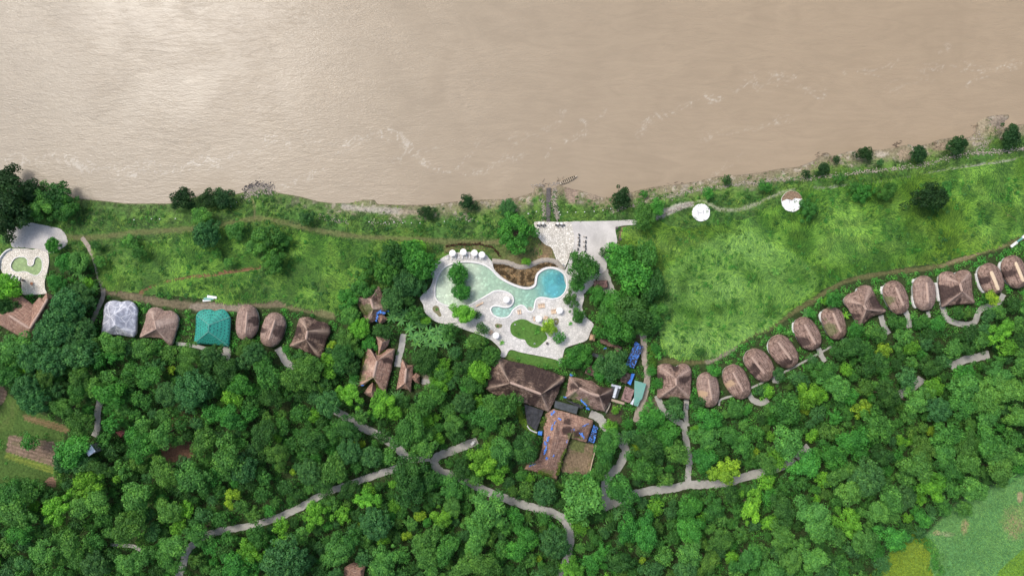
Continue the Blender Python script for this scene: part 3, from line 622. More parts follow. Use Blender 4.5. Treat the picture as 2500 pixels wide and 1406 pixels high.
DECK = C3([(225, 350), (310, 250), (330, 230), (400, 190), (470, 165), (600, 155), (700, 158), (810, 178), (855, 225), (885, 262)] + RIM_N + [(1690, 370), (1720, 440), (1760, 500), (1830, 530), (1872, 640), (1850, 740), (1870, 800), (1900, 860), (1975, 930), (1940, 1010), (1900, 1100), (1760, 1150), (1670, 1190), (1640, 1290), (1610, 1375), (1600, 1330), (1560, 1305), (1400, 1270), (1200, 1232), (1100, 1203), (1060, 1220), (1025, 1285), (970, 1270), (985, 1230), (960, 1180), (900, 1120), (850, 1085), (720, 1030), (600, 990), (520, 960), (400, 930), (290, 905), (210, 850), (160, 790), (145, 720), (110, 650), (160, 590), (215, 540), (250, 440)])
pw = px_outline(POOL, 0.6, 4); dk = px_outline(DECK, 0.6, 3)
tag(slab("pool_deck", dk, 0.6, -0.3, "deck_paving", holes=[pw]), kind="structure")
def pool(name, label, outline, colf, zt, ztop, cw=0.8):
    cx = sum(p[0] for p in outline) / len(outline); cy = sum(p[1] for p in outline) / len(outline)
    root = tag(empty(name, cx, cy, 0), label, "swimming pool")
    ol = [(p[0] - cx, p[1] - cy) for p in outline]
    x0, x1 = min(p[0] for p in ol) - 0.3, max(p[0] for p in ol) + 0.3; y0, y1 = min(p[1] for p in ol) - 0.3, max(p[1] for p in ol) + 0.3
    X, Y, Q = grid_mesh(np.arange(x0, x1, 0.5), np.arange(y0, y1, 0.5))
    m = inpoly(X, Y, ol) | (distline(X, Y, ol, 2, True) < 0.45); keep = m[Q].all(1)
    link_mesh("pool_floor", np_mesh("pool_floor", np.stack([X, Y, np.full(X.shape, 0.06)], 1), Q[keep], "pool_tiles", {"albedo": ('FLOAT_COLOR', colf((X + cx) * 5 + 1250, 703 - (Y + cy) * 5))}), root)
    slab("water", ol, zt, zt - 0.02, "pool_water", parent=root)
    ribbon("coping", ol, cw, ztop, "coping_tiles", root, closed=True, smooth=False, thick=0.12)
    return root
def main_col(px, py):
    n = fbm(px * 0.05, py * 0.05, 4); n2 = fbm(px * 0.4, py * 0.4, 3)
    c = np.empty(px.shape + (3,)); c[:] = (0.58, 0.62, 0.52)
    def mx(m, col): nonlocal c; c = c * (1 - m[:, None]) + np.array(col) * m[:, None]
    mx(sstep(1150, 1230, px + n * 60), (0.4, 0.51, 0.41)); mx(sstep(1240, 1330, px + n * 30) * 0.8, (0.28, 0.46, 0.4))
    d = np.hypot(px - 1358, (py - 695) * 0.95); mx(sstep(58, 20, d + n * 16 - 8) * 0.95, (0.1, 0.38, 0.43)); mx(sstep(24, 10, np.hypot(px - 1352, py - 712) + n * 18 - 9) * 0.6, (0.14, 0.46, 0.57))
    mx(sstep(22, 8, np.hypot(px - 1372, py - 680) + n * 16 - 8) * 0.6, (0.04, 0.22, 0.32))
    mx((np.hypot(px - 1222, py - 762) < 34) * 0.8, (0.36, 0.53, 0.5)); mx(sstep(0.55, 0.75, n2) * sstep(1200, 1100, px) * 0.5, (0.6, 0.68, 0.56))
    mx((np.hypot(px - 1295, py - 756) < 7.5) * 0.9, (0.5, 0.46, 0.4)); return c
pool("swimming_pool", "large winding turquoise swimming pool in the pale paved deck, deep blue at its right end", pw, main_col, 0.52, 0.63)
def left_col(px, py):
    n = fbm(px * 0.08, py * 0.08, 4); c = np.empty(px.shape + (3,)); c[:] = (0.3, 0.38, 0.18)
    return c * (0.85 + 0.35 * n[:, None])
pool("swimming_pool", "small green kidney shaped pool on the beige terrace at the left edge", lp, left_col, 0.43, 0.53, 0.4)
# kidney lawn and planting beds let into the deck
KID = C3([(1080, 960), (1095, 920), (1140, 890), (1200, 875), (1260, 885), (1300, 910), (1350, 930), (1420, 955), (1450, 1010), (1478, 1075), (1430, 1130), (1370, 1178), (1310, 1175), (1260, 1140), (1235, 1095), (1180, 1085), (1110, 1050), (1085, 1010)])
simple("turf", (0.075, 0.17, 0.03), 0.95, 0.3, 0.9, 0.5); simple("bed_soil", (0.2, 0.19, 0.11), 0.95, 0.35, 1.5, 0.4)
for i, (nm, pts, mat) in enumerate([("lawn", KID, "turf"), ("planting_bed", C3([(245, 760), (260, 735), (290, 730), (315, 750), (325, 790), (343, 835), (318, 848), (290, 820), (255, 790)]), "bed_soil"),
      ("planting_bed", C3([(915, 935), (935, 922), (970, 925), (995, 935), (985, 962), (955, 972), (925, 962)]), "bed_soil"), ("planting_bed", C3([(1540, 880), (1565, 863), (1595, 870), (1602, 900), (1585, 935), (1560, 930)]), "bed_soil")]):
    tag(slab(nm, px_outline(pts, 0.68, 4), 0.68 + 0.002 * i, 0.5, mat), kind="structure")
tag(slab("lawn", px_outline(C3([(1040, 1250), (1065, 1225), (1100, 1210), (1200, 1236), (1400, 1278), (1555, 1312), (1598, 1350), (1600, 1400), (1400, 1395), (1200, 1340)]), 0.1, 3), 0.1, -0.1, "turf"), kind="structure")
# stone edge of the dry bed
tag(ribbon("stone_path", [W(*p) for p in C3([(885, 255), (1000, 262), (1100, 285), (1160, 312), (1250, 312), (1320, 285), (1400, 250), (1480, 242), (1560, 258), (1610, 300), (1650, 345)])], 2.4, 0.42, "stone_pale", jitter=0.15, thick=0.4), kind="structure")
# stairs down the bank
st = MB(); a = G1(1339, 459); bpt = (W(1338, 541)[0], W(1338, 541)[1], 0.3); a = (a[0], a[1], -3.8); nst = 34
for i in range(nst):
    t = (i + 0.5) / nst; st.box((a[0] + (bpt[0] - a[0]) * t, a[1] + (bpt[1] - a[1]) * t, max(a[2] + (bpt[2] - a[2]) * t, float(ground_z(np.array([a[0]]), np.array([a[1] + (bpt[1] - a[1]) * t]))[0])) + 0.25), (2.1 - 0.35 * (t > 0.85), 0.47 if i % 2 else 0.4, 0.6))
o = st.build("staircase", "stone_dark"); tag(o, "long dark stone stairway running down the bank to the boat", "staircase")
# ---------------------------------------------------------------- roofs
def resample(P, n):
    P = np.array(P); C = np.concatenate([P, P[:1]]); L = np.concatenate([[0], np.cumsum(np.linalg.norm(np.diff(C, axis=0), axis=1))])
    s = np.linspace(0, L[-1], n, endpoint=False); return np.stack([np.interp(s, L, C[:, 0]), np.interp(s, L, C[:, 1])], 1), s
def nearest_on(P, line):
    best = np.full(len(P), 1e9); out = np.zeros_like(P); line = np.asarray(line, float)
    if len(line) == 1: return np.repeat(line, len(P), 0)
    for a, b in zip(line[:-1], line[1:]):
        d = b - a; t = np.clip(((P - a) @ d) / (d @ d + 1e-9), 0, 1); q = a + t[:, None] * d; e = np.linalg.norm(P - q, axis=1)
        m = e < best; best[m] = e[m]; out[m] = q[m]
    return out
def roof_mesh(name, outl, ridge, ze, zr, mat, org, prof=1.0, hip=0.0, thick=0.35, n=120, K=9, jit=0.12, sag=0.0, stains=(), uvs=None):
    """outl, ridge in world metres (already placed at their own heights); org is subtracted; stains: (x, y, r, channel)"""
    O, s = resample(outl, n); R = nearest_on(O, ridge)
    d = np.linalg.norm(O - R, axis=1); dm = (d - d.min()) / (d.max() - d.min() + 1e-6)
    hipv = np.zeros(n)
    if hip > 0:
        for i in range(n):
            w_ = max(3, n // 14); seg = d[np.arange(i - w_, i + w_ + 1) % n]
            if d[i] >= seg.max() - 1e-9 and dm[i] > 0.35:
                sep_ = np.abs((np.arange(n) - i + n // 2) % n - n // 2) * (s[1] - s[0]); hipv = np.maximum(hipv, np.exp(-(sep_ / 1.6) ** 2))
    HV = []
    ex = prof * (1 - hip * (dm - 0.5)); V = []; UV = []
    jn = (rng.random(n) - 0.5) * jit; dirn = (O - R) / (d[:, None] + 1e-6); O2 = O + dirn * jn[:, None]
    slope = np.hypot(d, zr - ze)
    for k_ in range(K + 1):
        t = k_ / K; P = O2 * (1 - t) + R * t
        z = ze + (zr - ze) * t ** ex + (fbm(P[:, 0] * 0.9, P[:, 1] * 0.9, 3) - 0.5) * sag * math.sin(math.pi * min(t + 0.15, 1))
        V.append(np.c_[P, z]); UV.append(np.c_[s, slope * (1 - t)]); HV.append(hipv * (0.35 + 0.65 * t))
    I = O2 - dirn * 0.1; I2 = O2 * 0.82 + R * 0.18
    V.append(np.c_[I, np.full(n, ze - thick)]); UV.append(np.c_[s, slope + thick])
    V.append(np.c_[I2, np.full(n, ze - thick * 0.6)]); UV.append(np.c_[s, slope + thick + 1])
    HV += [hipv * 0, hipv * 0]; HV = np.concatenate(HV); V = np.concatenate(V); UV = np.concatenate(UV)
    Q = []
    def ring(a, b):
        for i in range(n): j = (i + 1) % n; Q.append((a * n + i, a * n + j, b * n + j, b * n + i))
    for k_ in range(K): ring(k_, k_ + 1)
    ring(K + 1, 0); ring(K + 2, K + 1)
    st = np.zeros((len(V), 3))
    for x, y, r, ch in stains:
        rx, ry = nearest_on(np.array([[x, y]]), ridge)[0]; ax, ay = x - rx, y - ry; L_ = math.hypot(ax, ay) + 1e-6; ax /= L_; ay /= L_
        wx = (fbm(V[:, 0] * 0.35 + 7 * ch, V[:, 1] * 0.35, 4) - 0.5) * r * 2.2; wy = (fbm(V[:, 0] * 0.35 + 50, V[:, 1] * 0.35 + 9, 4) - 0.5) * r * 2.2
        dx_ = V[:, 0] - x + wx; dy_ = V[:, 1] - y + wy; al = (dx_ * ax + dy_ * ay) / 1.5; ac = -dx_ * ay + dy_ * ax
        st[:, ch] = np.maximum(st[:, ch], sstep(1.7, 0.3, np.hypot(al, ac) / r))
    # orientation: make the outline run anticlockwise so that normals face up
    area = np.sum(O[:, 0] * np.roll(O[:, 1], -1) - np.roll(O[:, 0], -1) * O[:, 1])
    Q = np.array(Q)
    if area < 0: Q = Q[:, ::-1]
    V[:, 0] -= org[0]; V[:, 1] -= org[1]
    return np_mesh(name, V, Q, mat, {"stain": ('FLOAT_COLOR', st), "hip": ('FLOAT', HV)}, smooth=True, uv=UV)
def wall_mesh(outl, ridge, inset, z0, z1, org, mat, n=60):
    O, s = resample(outl, n); R = nearest_on(O, ridge); d = np.linalg.norm(O - R, axis=1)[:, None]
    P = O + (R - O) * np.minimum(inset / (d + 1e-6), 0.8) - np.array(org)
    b = MB(); vs = [(p[0], p[1], z0) for p in P] + [(p[0], p[1], z1) for p in P]
    area = sum(P[i][0] * P[(i + 1) % n][1] - P[(i + 1) % n][0] * P[i][1] for i in range(n))
    fs = [(i, (i + 1) % n, n + (i + 1) % n, n + i) for i in range(n)]
    if area < 0: fs = [f[::-1] for f in fs]
    b.add(vs, fs); return b.mesh("wall", mat), P
def stainpx(lst, z):
    out = []
    for px, py, r, ch in lst:
        x, y = W(px, py, z); out.append((x, y, r * 0.2, ch))
    return out
BUILD_POLYS = []
def house(name, label, cat, parts, group=None, walls="plaster_white", openings=True, terrace=()):
    """parts: dicts(outline px, ridge px, ze, zr, mat, ...)"""
    allp = [p for q in parts for p in q['o']]
    c = W(sum(p[0] for p in allp) / len(allp), sum(p[1] for p in allp) / len(allp), 3); org = (c[0], c[1])
    root = tag(empty(name, c[0], c[1], 0), label, cat, group)
    for q in parts:
        ze, zr = q.get('ze', 2.8), q.get('zr', 6.4); o_px = catmull(q['o'], q.get('sm', 5), True) if q.get('sm', 5) else q['o']
        BUILD_POLYS.append(o_px)
        O = [tuple(p) for p in WA(o_px, ze)]; R = [tuple(p) for p in WA(q['r'], zr)]
        rf = link_mesh(q.get('name', "roof"), roof_mesh("roof", O, R, ze, zr, q.get('mat', "thatch_brown"), org, q.get('prof', 1.0), q.get('hip', 0.0), q.get('thick', 0.35),
             q.get('n', 120), q.get('K', 9), q.get('jit', 0.14), q.get('sag', 0.3), stainpx(q.get('st', ()), (ze + zr) / 2)), root)
        if q.get('label'): rf["label"] = q['label']
        for rl, w_, mt in q.get('caps', ()):
            P = [(p[0] - org[0], p[1] - org[1]) for p in [W(a[0], a[1], zr) for a in rl]]; m = MB()
            for a, b2 in zip(P[:-1], P[1:]):
                a = Vector(a); b2 = Vector(b2); d = (b2 - a).normalized(); nn = Vector((-d.y, d.x)); m_ = 6; K2 = 9
                vs = []
                for i in range(K2):
                    p = a + (b2 - a) * i / (K2 - 1); wj = w_ / 2 * (0.75 if i in (0, K2 - 1) else 1) * (0.93 + 0.14 * random.random())
                    for j in range(m_ + 1):
                        t = j / m_ * 2 - 1; e = p + nn * (t * wj); vs.append((e.x, e.y, zr - 0.3 + 0.55 * math.sqrt(max(0, 1 - t * t)) - (0.15 if i in (0, K2 - 1) else 0)))
                m.add(vs, [(i * (m_ + 1) + j, (i + 1) * (m_ + 1) + j, (i + 1) * (m_ + 1) + j + 1, i * (m_ + 1) + j + 1) for i in range(K2 - 1) for j in range(m_)])
            m.build("ridge_cap", mt, rf, True)
        if q.get('wall', True):
            me, P = wall_mesh(O, R, q.get('inset', 0.9), -0.3, ze + 0.15, org, q.get('wmat', walls)); link_mesh("wall", me, root)
            if openings:
                low = int(np.argmin(P[:, 1])); n_ = len(P)
                for k_, off in enumerate((0, n_ // 5, -n_ // 5, n_ // 2)):
                    i = (low + off) % n_; p = P[i]; t_ = P[(i + 1) % n_] - P[i - 1]; a = math.atan2(t_[1], t_[0]); m = MB()
                    if k_ == 0: m.box((p[0], p[1], 1.0), (1.1, 0.14, 2.1), a); dr = m.build("door", "wood_dark", root)
                    else:
                        m.box((p[0], p[1], 1.5), (1.4, 0.12, 1.1), a); wd = m.build("window", "wood_dark", root)
                        g = MB(); g.box((p[0], p[1], 1.5), (1.2, 0.2, 0.9), a); g.build("pane", "glass_dark", wd)
    for pts, h in terrace:
        ribbon("terrace_wall", [(x - org[0], y - org[1]) for x, y in [W(a[0], a[1], h) for a in pts]], 0.7, h, "plaster_white", root, thick=h + 0.2)
    return root
def oval(cx, cy, w, l, r0, r1, bulge=()):
    """egg outline whose long axis follows the ridge direction"""
    dx, dy = r1[0] - r0[0], r1[1] - r0[1]; L = math.hypot(dx, dy); ux, uy = dx / L, dy / L; vx, vy = -uy, ux; out = []
    for i in range(36):
        a = i / 36 * 6.28318; ca, sa = math.cos(a), math.sin(a); e = 0.86
        X = l / 2 * math.copysign(abs(ca) ** e, ca); Y = w / 2 * math.copysign(abs(sa) ** e, sa) * (1 + 0.03 * math.sin(3 * a + cx))
        for ba, amt, wd in bulge:
            dd = (a - ba + math.pi) % (2 * math.pi) - math.pi; Y *= 1 + amt * math.exp(-(dd / wd) ** 2); X *= 1 + 0.2 * amt * math.exp(-(dd / wd) ** 2)
        out.append((cx + ux * X + vx * Y, cy + uy * X + vy * Y))
    return out
OV = [ # centre, width, length, ridge, thatch, cap, stains, terrace wall, label
 ((603, 787), 56, 88, (603, 761), (598.5, 814), "thatch_grey", "thatch_ridge", [(622, 786, 9, 0)], [], "oval thatched cottage right of the teal roofed one, small dark patch on its right side"),
 ((666.5, 805), 58, 87, (671, 781), (656, 829), "thatch_grey", "thatch_ridge", [(687, 808, 16, 0), (642, 806, 7, 0)], [], "oval thatched cottage with a large dark patch, left of the dark square thatched cottage"),
 ((1729, 951), 55, 88, (1730, 925), (1738, 976), "thatch_grey", "thatch_ridge", [(1713, 962, 9, 2)], [], "oval thatched cottage nearest the lone square one right of the service yard"),
 ((1799, 932), 59, 91, (1789.5, 908), (1815, 955.5), "thatch_brown", "thatch_ridge", [(1780, 940, 10, 2)], [], "oval thatched cottage with a square pale straw repair patch on its left flank"),
 ((1854, 891), 60, 90, (1835, 871), (1867, 912), "thatch_brown", "thatch_ridge", [(1838, 897, 9, 0), (1846, 908, 8, 0)], [], "third oval thatched cottage up the curved row, dark thatch lines on its left flank"),
 ((1912.5, 858), 60, 90, (1899.6, 834.6), (1932, 878), "thatch_brown", "thatch_ridge", [(1918, 880, 9, 0)], [[(1878, 838), (1876, 850), (1882, 862)]], "fourth oval thatched cottage up the curved row from the lone square one"),
 ((1971, 814), 58, 87, (1964, 791), (1991.6, 840), "thatch_brown", "thatch_ridge", [(1958, 830, 10, 0), (1965, 838, 8, 0)], [[(1939, 788), (1936, 800), (1940, 812)]], "oval thatched cottage just below the bean shaped one, dark streaks on its left"),
 ((2036, 789), 55, 84, (2034, 763.5), (2053.6, 810.6), "thatch_brown", "thatch_ridge", [(2020, 800, 12, 1), (2028, 812, 8, 1)], [[(2007, 762), (2003, 772), (2008, 786)]], "bean shaped thatched cottage with mossy lower left, left of the star shaped square cottage"),
 ((2188, 726), 56, 86, (2187.5, 701.5), (2206, 746), "thatch_brown", "thatch_ridge", [(2172, 730, 10, 1)], [[(2156, 700), (2153, 708), (2157, 718)]], "oval thatched cottage directly right of the star shaped square cottage"),
 ((2256.5, 716), 56, 87, (2263, 689), (2267, 739), "thatch_grey", "thatch_ridge", [], [[(2230, 722), (2231, 740), (2237, 752)], [(2233, 682), (2228, 690)]], "upright oval thatched cottage directly left of the square one with a dark quarter"),
 ((2419, 681), 58, 80, (2420.7, 662), (2439, 707.7), "thatch_brown", "straw_ridge", [(2401, 686, 9, 0)], [[(2386, 668), (2390, 690), (2396, 704), (2404, 714)]], "oval thatched cottage with a bright straw ridge, yellow green tree at its foot"),
 ((2477, 664), 58, 84, (2480, 639.5), (2500, 687), "thatch_brown", "straw_ridge", [(2461, 670, 13, 0)], [[(2446, 640), (2443, 652), (2452, 672), (2462, 688)]], "oval thatched cottage with a bright straw ridge cut by the right edge of the photo"),
]
for (c, w, l, r0, r1, mat, cap, st, tw, lab) in OV:
    bl = [(math.pi * 1.5 if c[0] == 2036 else 0, 0.0, 1)]
    if c[0] == 2036: bl = [(4.35, 0.10, 0.5), (4.9, -0.07, 0.3)]
    house("thatched_cottage", lab, "cottage", [dict(o=oval(*c, w, l, r0, r1, bl), r=[r0, r1], ze=2.6, zr=6.2, mat=mat, prof=0.62, sm=2, caps=[([r0, r1], 1.25 if cap == "thatch_ridge" else 1.7, cap)], st=st, inset=0.7, jit=0.2, sag=0.35)],
          "oval thatched cottages in the two rows", terrace=[(t, 1.6) for t in tw])
def capx(*ls): return [(l, 1.3, "thatch_ridge") for l in ls]
SQ = [
 ("thatched_cottage", "square thatched cottage with two rounded lobes, left end of the right hand row of cottages", CB([(115, 450), (130, 425), (190, 403), (250, 408), (285, 425), (320, 440), (345, 428), (370, 410), (430, 406), (480, 440), (503, 500), (503, 560), (495, 640), (498, 730), (492, 808), (420, 808), (300, 800), (200, 797), (118, 797), (113, 730), (118, 640), (113, 550)]),
   CB([(322, 570), (332, 650)]), "thatch_brown", [(1650, 896, 7, 0), (1612, 920, 8, 0), (1672, 925, 10, 0)], 1),
 ("thatched_cottage", "star shaped thatched cottage with pointed lower corners and a black patch on its right", C7([(725, 640), (735, 590), (770, 555), (820, 540), (858, 520), (862, 495), (890, 475), (940, 468), (990, 482), (1015, 520), (1045, 590), (1090, 660), (1145, 725), (1090, 755), (1020, 775), (970, 805), (930, 845), (880, 883), (845, 830), (810, 770), (770, 700)]),
   C7([(925, 665), (950, 710)]), "thatch_brown", [(2138, 738, 14, 0), (2152, 752, 8, 0), (2090, 775, 10, 0), (2104, 790, 9, 0), (2135, 780, 10, 0)], 1),
 ("thatched_cottage", "large square thatched cottage with one dark quarter, near the right end of the row", C7([(1657, 420), (1665, 370), (1700, 340), (1750, 332), (1795, 340), (1818, 358), (1845, 332), (1900, 317), (1950, 325), (1982, 360), (1990, 430), (1992, 520), (2005, 590), (2017, 645), (1960, 655), (1840, 662), (1760, 672), (1690, 685), (1682, 620), (1672, 540), (1660, 480)]),
   C7([(1872, 450), (1895, 530)]), "thatch_brown", [(2312, 722, 14, 0), (2303, 705, 9, 0), (2330, 708, 9, 0), (2345, 738, 6, 0), (2300, 738, 10, 0)], 1),
 ("plastic_covered_cottage", "square cottage whose roof is wrapped in pale grey plastic sheet, leftmost of the row", C2([(92, 300), (110, 245), (160, 215), (215, 212), (262, 224), (320, 213), (375, 230), (412, 275), (420, 340), (410, 430), (408, 500), (388, 567), (300, 556), (230, 546), (150, 545), (70, 542), (76, 470), (88, 380)]),
   C2([(205, 350), (205, 450)]), "plastic_wrap", [], 0.5),
 ("thatched_cottage", "plain thatched cottage between the plastic covered one and the teal roofed one", C2([(495, 400), (505, 340), (540, 292), (590, 278), (650, 290), (685, 312), (740, 308), (790, 335), (820, 390), (812, 460), (790, 530), (772, 590), (748, 658), (700, 625), (650, 580), (560, 570), (500, 572), (440, 570), (458, 510), (480, 450)]),
   C2([(580, 410), (600, 490)]), "thatch_grey", [], 1),
 ("teal_roofed_cottage", "square cottage with a bright teal shingle roof dotted with dark marks", C2([(988, 350), (1030, 310), (1080, 297), (1135, 300), (1165, 315), (1210, 300), (1265, 303), (1318, 370), (1322, 430), (1318, 520), (1312, 590), (1303, 658), (1220, 648), (1130, 640), (1050, 634), (968, 628), (975, 560), (980, 500), (985, 430)]),
   C2([(1110, 450), (1105, 515)]), "shingle_teal", [], 0.15),
 ("thatched_cottage", "dark square thatched cottage with pale ridges, right end of the left hand row", C2([(1975, 420), (1990, 385), (2040, 370), (2110, 378), (2160, 408), (2200, 418), (2250, 432), (2290, 490), (2280, 550), (2250, 610), (2230, 690), (2195, 772), (2120, 745), (2050, 712), (1980, 680), (1895, 656), (1915, 610), (1940, 550), (1958, 480)]),
   C2([(2065, 505), (2050, 590)]), "thatch_dark", [(790, 815, 22, 0), (770, 790, 10, 0), (722, 812, 12, 0), (760, 845, 9, 0), (765, 870, 12, 0)], 1.2),
]
for nm, lab, o, r, mat, st, hp in SQ:
    o = [p[:2] for p in o]; r = [p[:2] for p in r]; flat = mat in ("shingle_teal", "plastic_wrap")
    house(nm, lab, "cottage", [dict(o=o, r=r, ze=2.7, zr=7.0, mat=mat, prof=1.0 if flat else 1.05, hip=hp * 0.7, sm=2 if flat else 3, caps=[] if flat else capx(r), st=st, inset=0.9, jit=0.02 if flat else 0.2, sag=0.05 if mat == "shingle_teal" else 0.5, n=160)], None,
          terrace=[([(2287, 690), (2290, 705), (2292, 722), (2294, 735)], 1.8)] if "one dark quarter" in lab else ())
# hip lines of the teal roof
tc = [o for o in bpy.data.objects if o.name.startswith("teal_roofed")][0]
mb = MB(); zr = 7.0; ze = 2.7
def P3(p, z, org): x, y = W(p[0], p[1], z); return (x - org[0], y - org[1], z)
for a, b2 in (((1110, 450), (992, 350)), ((1110, 450), (1316, 372)), ((1105, 515), (970, 628)), ((1105, 515), (1303, 656)), ((1110, 450), (1105, 515))):
    a = C2([a])[0]; b2 = C2([b2])[0]; za = zr + 0.1; zb = zr + 0.1 if b2[1] == C2([(0, 515)])[0][1] else ze + 0.15
    A = P3(a, za, tc.location); B = P3(b2, zb, tc.location); mb.tube(A, B, 0.14)
mb.build("hip_flashing", "sheet_teal", tc)
# ---------------------------------------------------------------- large buildings
H5 = lambda p: [q[:2] for q in C5(p)]; H8 = lambda p: [q[:2] for q in C8(p)]; H1 = lambda p: [q[:2] for q in C1(p)]; HU = lambda p: [q[:2] for q in CU(p)]
house("restaurant_hall", "long dark thatched hall with a pale X shaped ridge, directly below the pool deck", "hall",
 [dict(o=H5([(165, 292), (240, 325), (350, 350), (480, 378), (640, 432), (735, 470), (728, 505), (695, 545), (680, 600), (650, 660), (602, 757), (500, 715), (400, 680), (270, 640), (150, 608), (85, 570), (100, 490), (120, 400), (140, 330)]),
   r=H5([(285, 520), (400, 560), (540, 610)]), ze=3.2, zr=9.5, mat="thatch_dark", prof=1.05, hip=0.8, sm=1, caps=capx(H5([(285, 515), (400, 557), (540, 610)])), n=220, K=14, sag=0.7, jit=0.4,
   st=[(1290, 905, 22, 0), (1320, 918, 22, 0), (1250, 888, 18, 0), (1205, 940, 16, 0), (1350, 945, 14, 0), (1250, 965, 14, 0), (1300, 975, 12, 0), (1340, 925, 18, 0)], inset=1.5)], walls="plaster_tan")
house("kitchen_building", "dark thatched building between the long hall and the service yard", "building",
 [dict(o=H5([(770, 462), (860, 480), (960, 502), (1010, 545), (1070, 555), (1132, 560), (1125, 620), (1100, 680), (1060, 755), (980, 735), (880, 700), (800, 655), (735, 640), (750, 580), (760, 510)]),
   r=H5([(850, 560), (930, 600), (1015, 625)]), ze=3.0, zr=8.5, mat="thatch_brown", prof=1.05, hip=0.8, sm=1, caps=capx(H5([(850, 560), (930, 600), (1015, 625)])), n=180, K=12, sag=0.8, jit=0.4,
   st=[(1480, 955, 16, 0), (1487, 970, 14, 0), (1405, 945, 8, 0), (1430, 985, 10, 1), (1400, 972, 8, 1)], inset=1.3)], walls="plaster_tan")
house("l_shaped_building", "L shaped reddish thatched building strewn with torn blue tarpaulin scraps", "building",
 [dict(name="roof", o=H5([(640, 728), (750, 757), (860, 790), (970, 822), (955, 880), (930, 945), (910, 1006), (840, 985), (770, 968), (745, 1040), (600, 1000), (560, 880), (575, 770)]), r=H5([(665, 850), (760, 850), (850, 880)]), ze=3.0, zr=7.2, mat="thatch_red", prof=1.0, hip=0.0, sm=1, n=180, K=10, sag=0.8, jit=0.3, inset=1.2,
   st=[(1385, 1045, 12, 0), (1410, 1055, 8, 0), (1395, 1062, 8, 1), (1330, 1020, 8, 1)]),
  dict(name="roof", o=H5([(575, 770), (660, 760), (750, 800), (765, 880), (778, 968), (745, 1060), (710, 1160), (668, 1308), (600, 1280), (520, 1250), (405, 1222), (420, 1185), (490, 1165), (520, 1130), (545, 1050), (560, 960), (562, 850)]), r=H5([(668, 850), (640, 950), (615, 1080), (590, 1180)]), ze=3.0, zr=7.4, mat="thatch_red", prof=1.0, hip=0.0, sm=1, n=200, K=10, sag=0.8, jit=0.3, inset=1.2,
   st=[(1340, 1160, 9, 1), (1325, 1155, 8, 1), (1380, 1120, 8, 1)])], walls="plaster_tan")
house("pool_house", "V shaped tiled thatch building below the small green pool at the left edge", "building",
 [dict(o=H1([(-60, 1000), (0, 1035), (60, 985), (95, 925), (150, 908), (225, 965), (262, 1030), (275, 1090), (240, 1160), (190, 1217), (90, 1160), (0, 1108), (-60, 1075)]), r=H1([(40, 1030), (120, 1080), (200, 1125)]), ze=3.0, zr=7.5, mat="thatch_red", prof=1.0, sm=0, caps=capx(H1([(60, 1040), (200, 1130)])), n=160, sag=0.2, jit=0.05, inset=1.2),
  dict(o=H1([(222, 968), (270, 915), (290, 925), (320, 885), (370, 925), (345, 990), (310, 1040), (290, 1110), (285, 1160), (240, 1185), (195, 1205), (160, 1130), (200, 1060)]), r=H1([(202, 1130), (250, 1050), (300, 970), (325, 925)]), ze=3.0, zr=7.6, mat="thatch_red", prof=1.0, sm=0, caps=capx(H1([(202, 1130), (270, 1020), (325, 925)])), n=160, sag=0.2, jit=0.05, inset=1.2)], walls="plaster_tan")
house("thatched_villa", "square weathered thatched villa with a small porch roof wrapped in blue tarpaulin", "villa",
 [dict(o=H8([(203, 213), (330, 150), (462, 80), (515, 190), (565, 290), (560, 335), (500, 400), (440, 445), (370, 480), (335, 478), (265, 340)]), r=H8([(380, 215), (400, 330)]), ze=3.0, zr=7.2, mat="thatch_dark", prof=1.0, hip=0.9, sm=1, caps=capx(H8([(370, 215), (400, 320)])), n=150, sag=0.7, jit=0.3, inset=1.2,
    st=[(892, 755, 12, 1), (940, 735, 8, 1), (880, 765, 9, 0)]),
  dict(name="porch_roof", o=H8([(450, 372), (500, 378), (562, 438), (515, 470), (466, 497), (448, 430)]), r=H8([(490, 425), (500, 432)]), ze=2.6, zr=5.2, mat="thatch_red", prof=1.0, sm=0, n=60, inset=0.9)], walls="plaster_tan")
house("thatched_villa", "tall thatched villa with gabled porches at both ends and a mossy left eave", "villa",
 [dict(o=H8([(340, 700), (365, 720), (400, 800), (480, 800), (560, 750), (636, 752), (620, 850), (600, 960), (570, 1080), (538, 1222), (480, 1190), (420, 1090), (340, 1080), (300, 1150), (238, 1155), (255, 1040), (280, 920), (310, 800)]), r=H8([(440, 880), (420, 980), (400, 1060)]), ze=3.2, zr=7.8, mat="thatch_red", prof=1.0, hip=0.7, sm=1, caps=capx(H8([(440, 880), (400, 1060)])), n=190, sag=0.8, jit=0.3, inset=1.3,
    st=[(888, 895, 8, 1), (882, 920, 8, 1), (884, 870, 7, 1), (905, 930, 8, 1), (945, 880, 8, 0)]),
  dict(name="porch_roof", o=H8([(433, 618), (505, 630), (580, 652), (560, 720), (510, 780), (455, 828), (440, 740)]), r=H8([(500, 680), (470, 780)]), ze=3.0, zr=6.6, mat="thatch_red", prof=1.0, hip=0.5, sm=0, n=80, inset=0.9),
  dict(name="porch_roof", o=H8([(395, 1105), (430, 1160), (452, 1215), (425, 1262), (400, 1282), (345, 1260), (298, 1230), (345, 1160)]), r=H8([(395, 1140), (385, 1215)]), ze=3.0, zr=6.4, mat="thatch_red", prof=1.0, hip=0.5, sm=0, n=80, inset=0.9)], walls="plaster_tan")
